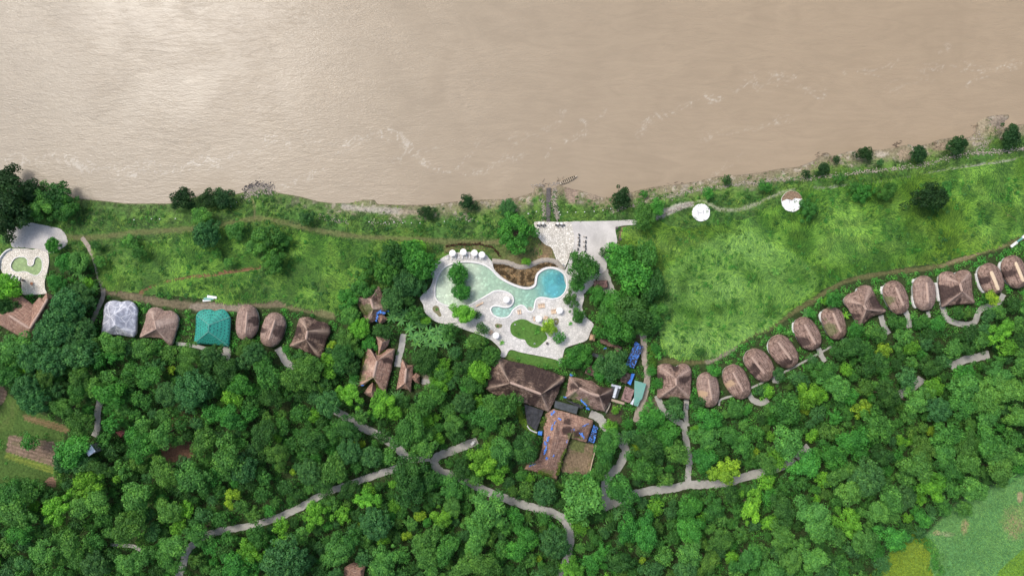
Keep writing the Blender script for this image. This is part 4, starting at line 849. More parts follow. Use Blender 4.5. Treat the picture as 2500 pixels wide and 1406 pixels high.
house("thatched_annex", "narrow pointed thatched annex right of the tall gabled villa", "annex",
 [dict(o=H8([(715, 862), (765, 925), (832, 928), (826, 1030), (812, 1130), (806, 1228), (780, 1195), (720, 1180), (648, 1192), (665, 1110), (685, 990), (700, 910)]), r=H8([(755, 960), (740, 1050), (740, 1120)]), ze=2.9, zr=6.2, mat="thatch_red", prof=1.0, hip=0.6, sm=1, caps=capx(H8([(755, 960), (740, 1120)])), n=120, sag=0.6, jit=0.3, inset=1.0),
  dict(name="porch_roof", o=H8([(805, 1055), (860, 1010), (905, 1040), (895, 1130), (850, 1110)]), r=H8([(850, 1060), (865, 1075)]), ze=2.6, zr=5.0, mat="thatch_red", prof=1.0, sm=0, n=50, inset=0.8)], walls="plaster_tan")
house("thatched_shed", "ruined thatched shed with sagging pale thatch in the corner right of the pool deck", "shed",
 [dict(o=HU([(360, 240), (420, 235), (480, 290), (560, 330), (665, 380), (655, 440), (600, 440), (560, 390), (470, 360), (370, 320)]), r=HU([(400, 280), (490, 320), (620, 390)]), ze=2.4, zr=4.6, mat="thatch_red", prof=1.0, sm=1, n=90, sag=0.9, jit=0.5, inset=0.8)], walls="plaster_tan")
house("thatched_shed", "small pale straw shed at the corner of the pool deck beside the ruined shed", "shed",
 [dict(o=HU([(235, 200), (310, 210), (295, 300), (215, 280)]), r=HU([(265, 225), (260, 270)]), ze=2.3, zr=3.6, mat="thatch_red", prof=1.0, sm=0, n=50, sag=0.6, jit=0.4, inset=0.6, st=[(1446, 826, 12, 2)])], walls="plaster_tan", openings=False)
house("thatched_shed", "dark thatched shed half hidden between the two round trees below the ruined shed", "shed",
 [dict(o=HU([(200, 640), (300, 625), (400, 680), (380, 760), (280, 780), (150, 740)]), r=HU([(240, 690), (330, 715)]), ze=2.4, zr=4.8, mat="thatch_dark", prof=1.0, sm=0, n=70, sag=0.6, jit=0.4, inset=0.8)], walls="plaster_tan", openings=False)
house("thatched_shed", "brown thatched roof beside the narrow blue sheet in the service yard", "shed",
 [dict(o=HU([(660, 760), (720, 720), (800, 750), (780, 830), (720, 880), (640, 850)]), r=HU([(710, 780), (730, 820)]), ze=2.4, zr=4.4, mat="thatch_dark", prof=1.0, sm=0, n=70, sag=0.5, jit=0.4, inset=0.8)], walls="plaster_tan", openings=False)
house("brick_roofed_pavilion", "small reddish brown roofed pavilion between the trees right of the deep end of the pool", "pavilion",
 [dict(o=[(1449, 686), (1483, 684), (1485, 702), (1451, 705)], r=[(1455, 690), (1479, 689)], ze=2.6, zr=4.0, mat="sheet_rust", prof=1.0, sm=0, n=60, sag=0, jit=0, inset=0.5)], walls="plaster_tan")
house("small_hut", "small brown roofed hut at the very bottom edge among the trees", "hut",
 [dict(o=[(840, 1385), (862, 1372), (893, 1380), (885, 1420), (838, 1420)], r=[(860, 1388), (880, 1392)], ze=2.5, zr=4.8, mat="thatch_red", prof=1.0, sm=0, n=60, sag=0.3, jit=0.1, inset=0.6)], walls="plaster_tan")
house("small_hut", "little red sheet roofed hut hidden in the trees right of the garden plots", "hut",
 [dict(o=[(282, 1055), (296, 1050), (308, 1056), (295, 1068)], r=[(294, 1056), (297, 1060)], ze=2.5, zr=3.3, mat="sheet_red", prof=1.0, sm=0, n=40, sag=0, jit=0, inset=0.3)], walls="plaster_tan", openings=False)
# ---------------------------------------------------------------- flat sheet roofs on posts
def shed_roof(name, label, cat, px_poly, z, mat, slope=(0, 0), posts=True, extra=(), thick=0.12, wrinkle=0.0):
    P = [W(a[0], a[1], z) for a in px_poly]; cx = sum(p[0] for p in P) / len(P); cy = sum(p[1] for p in P) / len(P); BUILD_POLYS.append(px_poly)
    root = tag(empty(name, cx, cy, 0), label, cat)
    def sheet(nm, PP, z, mat):
        a, b_, c_, d_ = [np.array((p[0] - cx, p[1] - cy)) for p in PP]; nu = max(2, int(np.linalg.norm(b_ - a) / 0.5)); nv = max(2, int(np.linalg.norm(d_ - a) / 0.5))
        V = []; UV = []
        for j in range(nv + 1):
            for i in range(nu + 1):
                u, v = i / nu, j / nv; p = (a * (1 - u) + b_ * u) * (1 - v) + (d_ * (1 - u) + c_ * u) * v
                V.append((p[0], p[1], z + p[0] * slope[0] + p[1] * slope[1] + (random.random() - 0.5) * wrinkle)); UV.append((u * np.linalg.norm(b_ - a), v * np.linalg.norm(d_ - a)))
        n = (nu + 1) * (nv + 1); Q = [(j * (nu + 1) + i, (j + 1) * (nu + 1) + i, (j + 1) * (nu + 1) + i + 1, j * (nu + 1) + i + 1) for j in range(nv) for i in range(nu)]
        V2 = V + [(x, y, zz - thick) for x, y, zz in V]; Q2 = Q + [tuple(k_ + n for k_ in reversed(q)) for q in Q]
        return link_mesh(nm, np_mesh(nm, V2, Q2, mat, uv=np.array(UV + UV)), root)
    sheet("roof_sheet", P, z, mat)
    for nm, poly, dz, mt in extra: sheet(nm, [W(a[0], a[1], z + dz) for a in poly], z + dz, mt)
    if posts:
        for p in P:
            m = MB(); x = (p[0] - cx) * 0.93; y = (p[1] - cy) * 0.93; m.tube((x, y, -0.1), (x, y, z + x * slope[0] + y * slope[1] - thick), 0.09); m.build("post", "wood_dark", root)
    return root
shed_roof("blue_tarp_shelter", "long shelter under a tattered blue tarpaulin showing dark holes, beside the gravel lane", "shelter", HU([(850, 302), (960, 365), (833, 670), (712, 625)]), 3.0, "tarp_blue", wrinkle=0.25)
shed_roof("blue_sheet_awning", "narrow plain blue sheet awning between the tattered tarpaulin and the teal sheet roof", "awning", HU([(800, 740), (842, 745), (785, 900), (738, 870)]), 2.6, "tarp_blue_plain", wrinkle=0.15)
shed_roof("teal_sheet_shed", "open shed with a pale teal metal sheet roof beside the gravel lane", "shed", HU([(840, 832), (1000, 880), (940, 1090), (830, 1180)]), 3.4, "sheet_teal", extra=[("lower_sheet", HU([(890, 960), (975, 965), (885, 1190), (830, 1180)]), -0.4, "sheet_teal")])
shed_roof("rusty_sheet_shed", "shed roofed in rust stained dark corrugated sheets left of the teal sheet roof", "shed", HU([(715, 912), (838, 965), (775, 1145), (650, 1105)]), 3.2, "sheet_rust", extra=[("edge_sheet", HU([(840, 1062), (848, 1075), (815, 1172), (778, 1155)]), 0.05, "sheet_white")])
shed_roof("white_sheet_shed", "small shed with pale grey and white roof sheets beside the kitchen thatch", "shed", HU([(528, 885), (655, 915), (600, 1080), (500, 1060)]), 3.0, "roof_charcoal", extra=[("white_sheet", HU([(582, 898), (618, 905), (570, 1078), (536, 1068)]), 0.15, "sheet_white"), ("edge_sheet", HU([(528, 885), (582, 897), (575, 925), (515, 910)]), 0.1, "sheet_white"), ("edge_sheet", HU([(618, 905), (655, 915), (645, 950), (610, 940)]), 0.1, "sheet_white")])
shed_roof("flat_roofed_block", "small block with a flat charcoal roof between the two dark thatched halls", "building", H5([(655, 662), (845, 712), (828, 772), (645, 718)]), 3.2, "roof_charcoal")
shed_roof("dark_covered_passage", "narrow dark roofed passage along the foot of the kitchen thatch", "passage", H5([(740, 655), (890, 700), (882, 728), (850, 722)]), 2.4, "black_sheet")
shed_roof("dark_roofed_store", "narrow black roofed store between the two round trees", "store", HU([(270, 455), (425, 515), (405, 560), (250, 495)]), 2.8, "roof_charcoal")
shed_roof("black_sheet_canopy", "black sheeted canopy with a curved green hedge on its left, below the long hall", "canopy", H5([(402, 690), (560, 742), (500, 912), (425, 850)]), 2.2, "black_sheet", wrinkle=0.2)
shed_roof("blue_junk_cover", "ragged blue tarpaulin over stacked goods at the right end of the L shaped building", "tarpaulin", H5([(968, 858), (1006, 880), (975, 1008), (920, 1000)]), 1.6, "tarp_blue", wrinkle=0.5)
shed_roof("blue_tank_cover", "small square of bright blue tarpaulin at the foot of the black canopy", "tarpaulin", H5([(515, 912), (550, 912), (545, 948), (512, 940)]), 1.6, "tarp_blue_plain", wrinkle=0.2)
tag(ribbon("curved_wall", [W(*p) for p in H5([(425, 860), (445, 890), (475, 908), (505, 918)])], 0.5, 2.0, "plaster_white", thick=2.1), "short curved white wall around the foot of the black canopy", "wall")
tag(ribbon("garden_wall", [W(*p) for p in H5([(985, 1020), (975, 1080), (955, 1160), (935, 1250)])], 0.35, 1.4, "plaster_tan", thick=1.5), "pale wall along the right side of the fenced dirt yard", "wall")
tag(ribbon("garden_wall", [W(*p) for p in HU([(495, 1130), (485, 1180), (440, 1270)])], 0.7, 2.0, "stone_pale", thick=2.1), "curved pale wall at the lower right corner of the kitchen thatch", "wall")
tag(ribbon("garden_wall", [W(*p) for p in CL([(235, 530), (150, 570), (80, 640), (30, 720), (10, 830), (10, 920)])], 0.7, 1.3, "plaster_white", thick=1.4), "curved white wall round the left end of the small pool terrace", "wall")
tag(ribbon("garden_wall", [W(*p) for p in HU([(495, 1085), (600, 1120), (690, 1145)])], 1.2, 2.4, "plaster_tan", thick=2.5), "pale wall top along the lower side of the white sheet shed", "wall")
# blue tarpaulin scraps lying on the thatch
def scraps(name, label, lst, z, cat="tarpaulin"):
    W_ = [W(q[0], q[1], z) for q in lst]; cx = sum(p[0] for p in W_) / len(W_); cy = sum(p[1] for p in W_) / len(W_); root = empty(name, cx, cy, z) if len(lst) > 1 else None
    for (px, py, w, l, a), (x, y) in zip(lst, W_):
        n = 9; vs = []
        for i in range(n + 1):
            t = i / n - 0.5; ww = w * 0.15 * (0.2 + 0.9 * random.random()) / 2; ox = t * l * 0.2; jy = (random.random() - .5) * w * 0.16
            for s_ in (-1, 1):
                X = ox; Y = s_ * ww + jy; vs.append((x - cx + X * math.cos(a) - Y * math.sin(a), y - cy + X * math.sin(a) + Y * math.cos(a), 0.15 * random.random()))
        b = MB(); b.add(vs, [(2 * i, 2 * i + 2, 2 * i + 3, 2 * i + 1) for i in range(n)])
        o = b.build("strip" if root else name, "tarp_blue_plain", root)
        if not root: o.location = (cx, cy, z); root = o
    return tag(root, label, cat)
S5 = lambda l: [(*C5([(a, b)])[0][:2], w, ln, an) for a, b, w, ln, an in l]; S8 = lambda l: [(*C8([(a, b)])[0][:2], w, ln, an) for a, b, w, ln, an in l]
scraps("tarp_strip", "chain of torn blue strips down the ridge of the L shaped building", S5([(635, 762, 8, 12, 0.5), (690, 812, 5, 9, -0.6), (650, 840, 5, 9, 1.2), (628, 880, 6, 14, 1.4), (595, 975, 7, 13, 1.3), (578, 1045, 6, 22, 1.45), (568, 1080, 6, 14, 1.3), (590, 1135, 8, 8, 0.3), (640, 1110, 4, 6, 1.2), (570, 1010, 5, 10, 1.5)]), 7.1)
scraps("tarp_strip", "blue strips lying over the right wing of the L shaped building", S5([(900, 860, 4, 16, 0.5), (880, 948, 7, 13, -0.7), (800, 895, 5, 8, -0.4), (750, 995, 3, 8, 1.2), (860, 935, 4, 9, -0.5)]), 6.3)
scraps("tarp_strip", "blue strip on the pointed lower left corner of the L shaped building", S5([(485, 1183, 5, 8, 0.1), (450, 1195, 3, 8, 0.5)]), 4.6)
scraps("tarp_strip", "crumpled blue strips along the lower eave of the kitchen thatch", S5([(880, 672, 6, 14, -0.7), (920, 728, 7, 9, -0.2), (900, 690, 4, 12, -0.9), (735, 635, 4, 8, -0.1), (785, 452, 6, 7, -0.6)]), 4.6)
scraps("tarp_strip", "bright blue tarpaulin wrapped round the porch of the weathered square villa", S8([(490, 355, 9, 20, -0.45), (440, 425, 5, 16, 1.4), (450, 370, 9, 8, 0), (560, 350, 4, 6, -0.3)]), 4.9)
scraps("tarp_strip", "blue strip on the lower left corner of the tall gabled villa", S8([(300, 1130, 6, 15, 0.6)]), 4.4)
scraps("tarp_strip", "thin blue strip on the upper left gable of the tall gabled villa", S8([(352, 722, 4, 12, -1.2)]), 4.6)
scraps("tarp_strip", "small blue strips on the ruined shed beside the pool deck", [(*CU([(460, 220)])[0][:2], 5, 12, -0.6), (*CU([(435, 395)])[0][:2], 5, 6, -0.3)], 4.6)
# ---------------------------------------------------------------- furniture and small things
def z_at(px, py):
    if inpoly(np.array([px]), np.array([py]), DECK)[0]: return 0.6
    if inpoly(np.array([px]), np.array([py]), cob)[0]: return 0.34
    if inpoly(np.array([px]), np.array([py]), conc)[0]: return 0.2
    if inpoly(np.array([px]), np.array([py]), ld)[0]: return 0.5
    return G1(px, py)[2]
def ordinal(i): return ["first", "second", "third", "fourth", "fifth", "sixth", "seventh", "eighth", "ninth", "tenth", "eleventh", "twelfth"][i]
def place(root, px, py, rz=0.0, z=None, s=1.0):
    z = z_at(px, py) if z is None else z; x, y = W(px, py, z); root.location = (x, y, z); root.rotation_euler[2] = rz; root.scale = (s, s, s)
def make_parasol():
    r = empty("parasol", 0, 0); m = MB(); n = 8; R = 1.55; vs = [(0, 0, 2.95)]
    for k_, (rr, z) in enumerate(((0.5, 0.86), (1.0, 0.62))):
        for i in range(16):
            a = i / 16 * 6.2832; q = R * rr * (1 if i % 2 == 0 else 0.955); vs.append((q * math.cos(a), q * math.sin(a), 1.95 + z + (0 if i % 2 else 0.04)))
    fs = [(0, 1 + i, 1 + (i + 1) % 16) for i in range(16)] + [(1 + i, 17 + i, 17 + (i + 1) % 16, 1 + (i + 1) % 16) for i in range(16)]
    o = 33; vs += [(v[0], v[1], v[2] - 0.2) for v in vs[17:33]]; fs += [(17 + i, o + i, o + (i + 1) % 16, 17 + (i + 1) % 16) for i in range(16)]
    m.add(vs, fs); m.build("canopy", "parasol_cloth", r)
    m = MB(); m.cyl((0, 0, 0), 0.035, 2.95, 8); m.build("pole", "metal_grey", r)
    m = MB(); m.cyl((0, 0, 0), 0.3, 0.1, 12); m.build("base", "stone_pale", r); return r
def make_lounger(fm, cm):
    r = empty("sun_lounger", 0, 0); m = MB(); m.box((0, 0, 0.3), (0.68, 1.95, 0.06)); m.build("frame", fm, r)
    m = MB(); m.box((0, -0.3, 0.38), (0.6, 1.25, 0.1)); m.build("cushion", cm, r)
    m = MB(); c, s_ = 0.36, 0.62; m.add([(-.3, .33, .38), (.3, .33, .38), (.3, .95, .72), (-.3, .95, .72), (-.3, .33, .46), (.3, .33, .46), (.3, .93, .82), (-.3, .93, .82)], [(0, 1, 2, 3), (7, 6, 5, 4), (0, 4, 5, 1), (1, 5, 6, 2), (2, 6, 7, 3), (3, 7, 4, 0)]); m.build("backrest", cm, r)
    for x in (-.29, .29):
        for y in (-.85, .8): m = MB(); m.box((x, y, 0.15), (0.07, 0.07, 0.3)); m.build("leg", fm, r)
    return r
def make_chair():
    r = empty("chair", 0, 0); m = MB(); m.box((0, 0, 0.45), (0.55, 0.55, 0.07)); m.build("seat", "plastic_dark", r)
    m = MB(); m.box((0, 0.27, 0.75), (0.55, 0.07, 0.55)); m.build("backrest", "plastic_dark", r)
    for x in (-.23, .23):
        for y in (-.23, .23): m = MB(); m.box((x, y, 0.21), (0.06, 0.06, 0.42)); m.build("leg", "metal_grey", r)
    return r
def make_table(mat, w=0.9):
    r = empty("table", 0, 0); m = MB(); m.cyl((0, 0, 0.7), w / 2, 0.06, 16); m.build("table_top", mat, r)
    m = MB(); m.cyl((0, 0, 0.05), 0.04, 0.66, 8); m.build("pedestal", "metal_grey", r); m = MB(); m.cyl((0, 0, 0), 0.28, 0.05, 12); m.build("foot", "metal_grey", r); return r
def series(proto, spots, labels, cat, group, rz=None, s=1.0):
    for i, sp in enumerate(spots):
        o = proto if i == 0 else copy_tree(proto)
        place(o, sp[0], sp[1], sp[2] if len(sp) > 2 else (rz or 0), s=s); tag(o, labels[i], cat, group)
par = [p[:2] for p in C3([(465, 170), (580, 158), (698, 168), (778, 187), (1040, 665), (1605, 780), (1382, 868), (928, 1046)])]
series(make_parasol(), par, ["white parasol at the left end of the row above the pool", "white parasol second from the left in the row above the pool", "white parasol third from the left in the row above the pool",
  "white parasol at the right end of the row above the pool", "white parasol on the tongue of deck reaching into the pool", "white parasol over wooden loungers on the deck below the deep end", "white parasol beside the yellow green tree above the kidney lawn",
  "white parasol at the lower left of the deck, beside a round dark tree"], "parasol", "white parasols around the main pool", s=1.05)
wl = [p for p in C3([(412, 215, -.12), (455, 218, -.08), (492, 212, -.06), (530, 205, 0), (568, 205, 0), (608, 203, 0.03), (645, 203, .05), (682, 208, .08), (718, 213, .1), (757, 218, .12)])]
series(make_lounger("plastic_dark", "cushion_white"), wl, ["white lounger %s along the top edge of the pool" % ("leftmost" if i == 0 else "rightmost" if i == 9 else ordinal(i) + " from the left") for i in range(10)], "sun lounger", "white loungers along the top edge of the pool", s=1.1)
wd = CP([(160, 852, 2.0), (182, 838, 2.0), (208, 825, 2.0), (735, 950, 0.2), (765, 945, 0.2), (1030, 865, .1), (1055, 862, .1), (1080, 858, .1), (1103, 855, .1), (1218, 945, .1), (1242, 942, .1), (1266, 938, .1), (962, 1045, 0.1), (1110, 1030, -.6), (1138, 1035, -.6), (330, 1225, 2.3), (350, 1245, 2.3)])
wlab = []
for nm, k_ in (("on the deck left of the pool tongue", 3), ("near the small shallow bay below the pool", 2), ("in the set of four below the deep end", 4), ("in the set of three beside the right hand parasol", 3), ("left of the parasol above the kidney lawn", 1), ("above the yellow green tree", 2), ("at the lower left parasol", 2)):
    for i in range(k_): wlab.append("wooden lounger %s" % nm + (", %s from the left" % ordinal(i) if k_ > 1 else ""))
series(make_lounger("wood_warm", "cushion_cream"), wd, wlab, "sun lounger", "wooden loungers on the pool deck", s=1.1)
lw = CL([(185, 1035, 2.75), (245, 1060, 2.75), (310, 1085, 2.75), (375, 1105, 2.75)])
series(make_lounger("metal_grey", "cushion_white"), lw, ["white lounger %s of the slanted four by the small green pool" % ("leftmost", "second from the left", "third from the left", "rightmost")[i] for i in range(4)], "sun lounger", "white loungers by the small green pool", s=1.25)
ch = CT([(1285, 480), (1300, 505), (1290, 575), (1300, 640), (1300, 690), (1285, 755), (1300, 785), (1260, 875), (1262, 915)]); ch2 = CT([(1485, 565), (1475, 665), (1475, 710), (1468, 785), (1470, 830), (1475, 885), (1462, 940)])
series(make_chair(), [(a, b, 1.57) for a, b in ch] + [(a, b, 1.57) for a, b in ch2], ["dark chair %s from the top in the left row on the concrete terrace" % ordinal(i) for i in range(9)] + ["dark chair %s from the top in the right row on the concrete terrace" % ordinal(i) for i in range(7)], "chair", "dark chairs in two rows on the concrete terrace", s=1.25)
tc1 = CT([(1255, 570), (1262, 690), (1250, 775)]); tc2 = CT([(1420, 548), (1415, 690), (1410, 820)])
series(make_table("stone_pale", 0.7), [*tc1, *tc2], ["small pale round table %s from the top, left of the %s row of dark chairs" % (ordinal(i % 3), "left" if i < 3 else "right") for i in range(6)], "table", "small round tables beside the chairs")
for gi, (x0, x1, y) in enumerate(((140, 355, 240), (650, 870, 235))):
    side = "left" if gi == 0 else "right"; n = 5
    series(make_chair(), [(*CT([(x0 + (x1 - x0) * i / (n - 1), y + (12 if i % 2 else -6))])[0][:2], 3.14 if i % 2 else 0.0) for i in range(n)], ["dark chair %s from the left in the %s group on the white cobbles" % (ordinal(i), side) for i in range(n)], "chair", "dark chairs in a line on the cobbled terrace", s=1.35)
tb = empty("table", 0, 0); 
series(make_table("paint_white", 1.3), [p for p in CT([(180, 175), (290, 172), (692, 178), (800, 180)])], ["round white table %s from the left along the top edge of the cobbled terrace" % ordinal(i) for i in range(4)], "table", "round white tables on the cobbled terrace", s=1.0)
bpy.data.objects.remove(tb)
m = MB(); m.cyl((0, 0, 0), 0.35, 0.7, 14, 0.5); m.cyl((0, 0, 0.7), 0.42, 0.05, 14, 0.38)
pot_me = m.mesh("pot", "stone_dark")
for (px, py), lab in (((1505, 557), "dark round pot at the upper right corner of the concrete terrace"), ((1514, 584), "dark round pot on the sandy strip at the right side of the concrete terrace"), ((1335.5, 837.5), "dark round pot on the deck at the lower right of the kidney lawn"), ((58, 684), "dark pot on the deck below the small green pool")):
    o = link_mesh("pot", pot_me); place(o, px, py, s=1.3); tag(o, lab, "pot", "dark round pots")
# white lamp bollards along the bank and in the lawns
def make_boll():
    r = empty("bollard", 0, 0); m = MB(); m.cyl((0, 0, 0), 0.16, 0.75, 8); m.build("post", "paint_white", r); m = MB(); m.cyl((0, 0, 0.75), 0.3, 0.16, 10, 0.2); m.build("cap", "paint_white", r); return r
bl = C4([(1030, 390), (1042, 425), (1130, 395), (1232, 395), (1340, 392), (1457, 385), (1565, 370), (1660, 350), (655, 412)]) + crop(850, 420, 4.167, [(215, 510), (380, 515), (470, 510), (558, 520), (645, 520), (733, 522), (980, 505), (1830, 425), (1915, 405)]) + crop(200, 420, 3.571, [(460, 418), (612, 410), (683, 412), (820, 408), (1352, 265), (1302, 305)])
bl = sorted(bl); series(make_boll(), bl, ["small white bollard on the river bank, %s counting from the left" % (ordinal(i) if i < 12 else ("thirteenth", "fourteenth", "fifteenth", "sixteenth", "seventeenth", "eighteenth", "nineteenth", "twentieth", "twenty first", "twenty second", "twenty third", "twenty fourth")[i - 12]) for i in range(len(bl))], "bollard", "white bollards along the river bank", s=0.9)
gl = CP([(686, 1125), (967, 1398), (1272, 1080)])
def make_gl():
    r = empty("lawn_lamp", 0, 0); m = MB(); m.box((0, 0, 0.2), (0.7, 0.6, 0.4), 0.2); m.build("housing", "paint_white", r); m = MB(); m.box((0, 0, 0.43), (0.5, 0.4, 0.06), 0.2); m.build("lens", "glass_dark", r); return r
series(make_gl(), gl, ["small white box lamp at the upper left of the kidney lawn", "small white box lamp at the foot of the kidney lawn", "small white box lamp in the bed beside the yellow green tree"], "lamp", "white box lamps in the pool lawns")
# metal drain grate at the foot of the cobbled terrace
m = MB(); gx, gy = W(*C4([(1078, 1050)])[0][:2], 0.4); m.box((0, 0, 0.03), (1.7, 1.5, 0.06), 0.7)
o = m.build("floor_grate", "metal_grey"); o.location = (gx, gy, 0.35); tag(o, "dark square floor grate where the cobbled terrace narrows above the pool", "grate")
# round landing pads with an H
def pad(cx, cy, r, label, mud, hx, hy):
    x, y, z = G1(cx, cy); root = tag(empty("landing_pad", x, y, z), label, "landing pad"); n = 56
    P = [(r * 0.2 * (1 + 0.07 * (fbm(np.array([i * 0.9 + cx]), np.array([3.0]), 3)[0] - 0.5) * 2) * math.cos(i / n * 6.2832), r * 0.2 * (1 + 0.07 * (random.random() - 0.5)) * math.sin(i / n * 6.2832)) for i in range(n)]
    slab("disc", P, 0.75, -0.8, "paint_white", parent=root)
    m = MB(); ox, oy = (hx - cx) * 0.2, (cy - hy) * 0.2
    for d in (-1.35, 1.35): m.box((ox + d, oy, 0.765), (0.16, 2.8, 0.03), 0.12)
    m.box((ox, oy + 0.05, 0.767), (2.7, 0.16, 0.03), 0.12); m.build("letter_h", "metal_grey", root)
    if mud:
        P2 = [p for p in P if p[1] > r * 0.2 * 0.2]; P2 = [(q[0] * 0.99, q[1] * 0.99) for q in P2] + [(-r * .19, r * .0), (-r * .1, r * 0.04), (0, r * .02), (r * .06, r * 0.06), (r * .12, r * .05)]
        a = sorted(P2, key=lambda p: math.atan2(p[1] - r * 0.1, p[0])); slab("mud_patch", a, 0.8, 0.7, "bed_mud", parent=root)
    return root
simple("bed_mud", (0.22, 0.155, 0.1), 0.95, 0.6, 1.2, 0.6)
pad(1711, 519.5, 21.5, "round white landing pad marked H, left one of two", False, 1710, 520)
pad(1932, 492, 25.5, "round white landing pad marked H, right one with brown mud across its top", True, 1932, 490)
# long wooden boat
def boat():
    ax, ay = W(1366, 450, -3.7); bx, by = W(1408.5, 430, -3.7); cx, cy = (ax + bx) / 2, (ay + by) / 2; L = math.hypot(bx - ax, by - ay); r = tag(empty("wooden_boat", cx, cy, -4.0, math.atan2(by - ay, bx - ax)), "long narrow wooden boat with cross benches moored at the foot of the stairway", "boat")
    m = MB(); n = 18; vs = []
    for i in range(n + 1):
        t = i / n * 2 - 1; w = 0.95 * (1 - abs(t) ** 2.4) + 0.04; sh = 0.35 * t * t
        for (q, z) in ((-1, 0.5), (-0.6, 0.0), (0.6, 0.0), (1, 0.5), (0.86, 0.5), (0.5, 0.12), (-0.5, 0.12), (-0.86, 0.5)): vs.append((t * L / 2, q * w, z + sh))
    fs = [(i * 8 + j, (i + 1) * 8 + j, (i + 1) * 8 + (j + 1) % 8, i * 8 + (j + 1) % 8) for i in range(n) for j in range(8)]
    m.add(vs, fs); m.build("hull", "boat_wood", r)
    for k_ in range(7):
        t = (k_ - 3) / 3 * 0.62; w = 0.95 * (1 - abs(t) ** 2.4); m = MB(); m.box((t * L / 2, 0, 0.48 + .3 * t * t), (0.24, w * 1.9, 0.06)); m.build("bench", "boat_plank", r)
    for s_ in (-1, 1): m = MB(); m.add([(s_ * L / 2, 0, .92), (s_ * L * .40, .45, .8), (s_ * L * .40, -.45, .8), (s_ * L / 2, 0, .84), (s_ * L * .40, .45, .72), (s_ * L * .40, -.45, .72)], [(0, 1, 2) if s_ > 0 else (0, 2, 1), (3, 5, 4), (1, 4, 5, 2), (0, 3, 4, 1), (2, 5, 3, 0)]); m.build("end_deck", "boat_plank", r)
simple("boat_wood", (0.14, 0.11, 0.075), 0.8, 0.4, 3); simple("boat_plank", (0.55, 0.48, 0.36), 0.8, 0.2, 3)
boat()
# stacks of roofing sheets by the tracks
def sheets(name, label, lst):
    cx, cy, cz = G1(lst[0][0], lst[0][1]); r = tag(empty(name, cx, cy, cz), label, "sheet stack")
    for i, (px, py, w, l, a, mt) in enumerate(lst):
        x, y = W(px, py, cz); m = MB(); m.box((x - cx, y - cy, 0.35 + 0.13 * i), (l * 0.2, w * 0.2, 0.5), a); m.build("roofing_sheet", mt, r)
sheets("sheet_stack", "stacked white and teal roofing sheets on the track above the teal roofed cottage", [(506, 733, 5, 20, 0.1, "paint_white"), (511, 729, 6, 24, 0.05, "sheet_teal"), (519, 725, 6, 23, -0.14, "paint_white")])
sheets("sheet_stack", "white and blue roofing sheets on the track at the right edge above the last cottages", [(2474, 597, 6, 19, 0.62, "paint_white"), (2492, 583, 4, 26, 0.62, "sheet_teal"), (2500, 576, 6, 16, 0.62, "paint_white")])
# electric carts
def cart(px, py, rz, label, mat):
    x, y, z = G1(px, py); r = tag(empty("electric_cart", x, y, z + 0.05, rz), label, "cart")
    m = MB(); m.box((0, 0, 0.55), (1.25, 2.8, 0.4), 0, 0.92); m.box((0, 1.05, 0.85), (1.15, 0.6, 0.3), 0, 0.8); m.build("body", mat, r)
    m = MB(); m.box((0, -0.25, 1.9), (1.3, 2.0, 0.09), 0, 0.9); m.build("canopy", mat, r)
    m = MB(); m.box((0, -0.2, 0.85), (1.1, 0.5, 0.2)); m.box((0, -0.42, 1.15), (1.1, 0.1, 0.5)); m.build("seat", "rubber_black", r)
    m = MB(); m.add([(-.55, .75, 1.0), (.55, .75, 1.0), (.52, .6, 1.85), (-.52, .6, 1.85)], [(0, 1, 2, 3)]); m.build("windscreen", "glass_dark", r)
    for sx in (-.56, .56):
        for sy in (-.85, .9):
            m = MB(); m.tube((sx - .09, sy, .26), (sx + .09, sy, .26), .27, n=14); m.build("wheel", "rubber_black", r)
        for sy in (-1.1, .6): m = MB(); m.tube((sx * .9, sy, .7), (sx * .88, sy * .95, 1.88), .03); m.build("canopy_post", "metal_grey", r)
cart(1675.5, 991, 0.05, "grey electric cart parked on the path below the lone square thatched cottage", "metal_grey")
cart(1155, 1079, -0.9, "white electric cart at the end of the forked path in the forest", "paint_white")
# white roofed tower
def tower():
    bx, by = W(258, 1084, 0); r = tag(empty("lookout_tower", bx, by, 0, 0.62), "lattice tower with a small pale pyramid roof rising from the trees", "tower"); h = 12.6
    m = MB(); s_ = 2.0; m.add([(-s_, -s_, h), (s_, -s_, h), (s_, s_, h), (-s_, s_, h), (0, 0, h + 1.1), (-s_, -s_, h - .1), (s_, -s_, h - .1), (s_, s_, h - .1), (-s_, s_, h - .1)], [(0, 1, 4), (1, 2, 4), (2, 3, 4), (3, 0, 4), (8, 7, 6, 5), (0, 5, 6, 1), (1, 6, 7, 2), (2, 7, 8, 3), (3, 8, 5, 0)]); m.build("roof", "sheet_white", r)
    for sx in (-1, 1):
        for sy in (-1, 1): m = MB(); m.tube((sx * 1.9, sy * 1.9, 0), (sx * 1.5, sy * 1.5, h), 0.1); m.build("post", "metal_grey", r)
    m = MB()
    for i in range(6):
        z0, z1 = i * 2.1, (i + 1) * 2.1
        for a, b2 in (((-1.8, -1.8), (1.8, -1.8)), ((1.8, -1.8), (1.8, 1.8)), ((1.8, 1.8), (-1.8, 1.8)), ((-1.8, 1.8), (-1.8, -1.8))):
            m.tube((*a, z0), (*b2, z1), 0.06); m.tube((*b2, z0), (*a, z1), 0.06); m.tube((*a, z1), (*b2, z1), 0.06)
    m.build("bracing", "metal_grey", r)
tower()
# wooden table on the left deck
r = make_table("wood_warm", 1.5); place(r, *CL([(620, 1190)])[0][:2]); tag(r, "round wooden table on the beige terrace below the small green pool", "table")
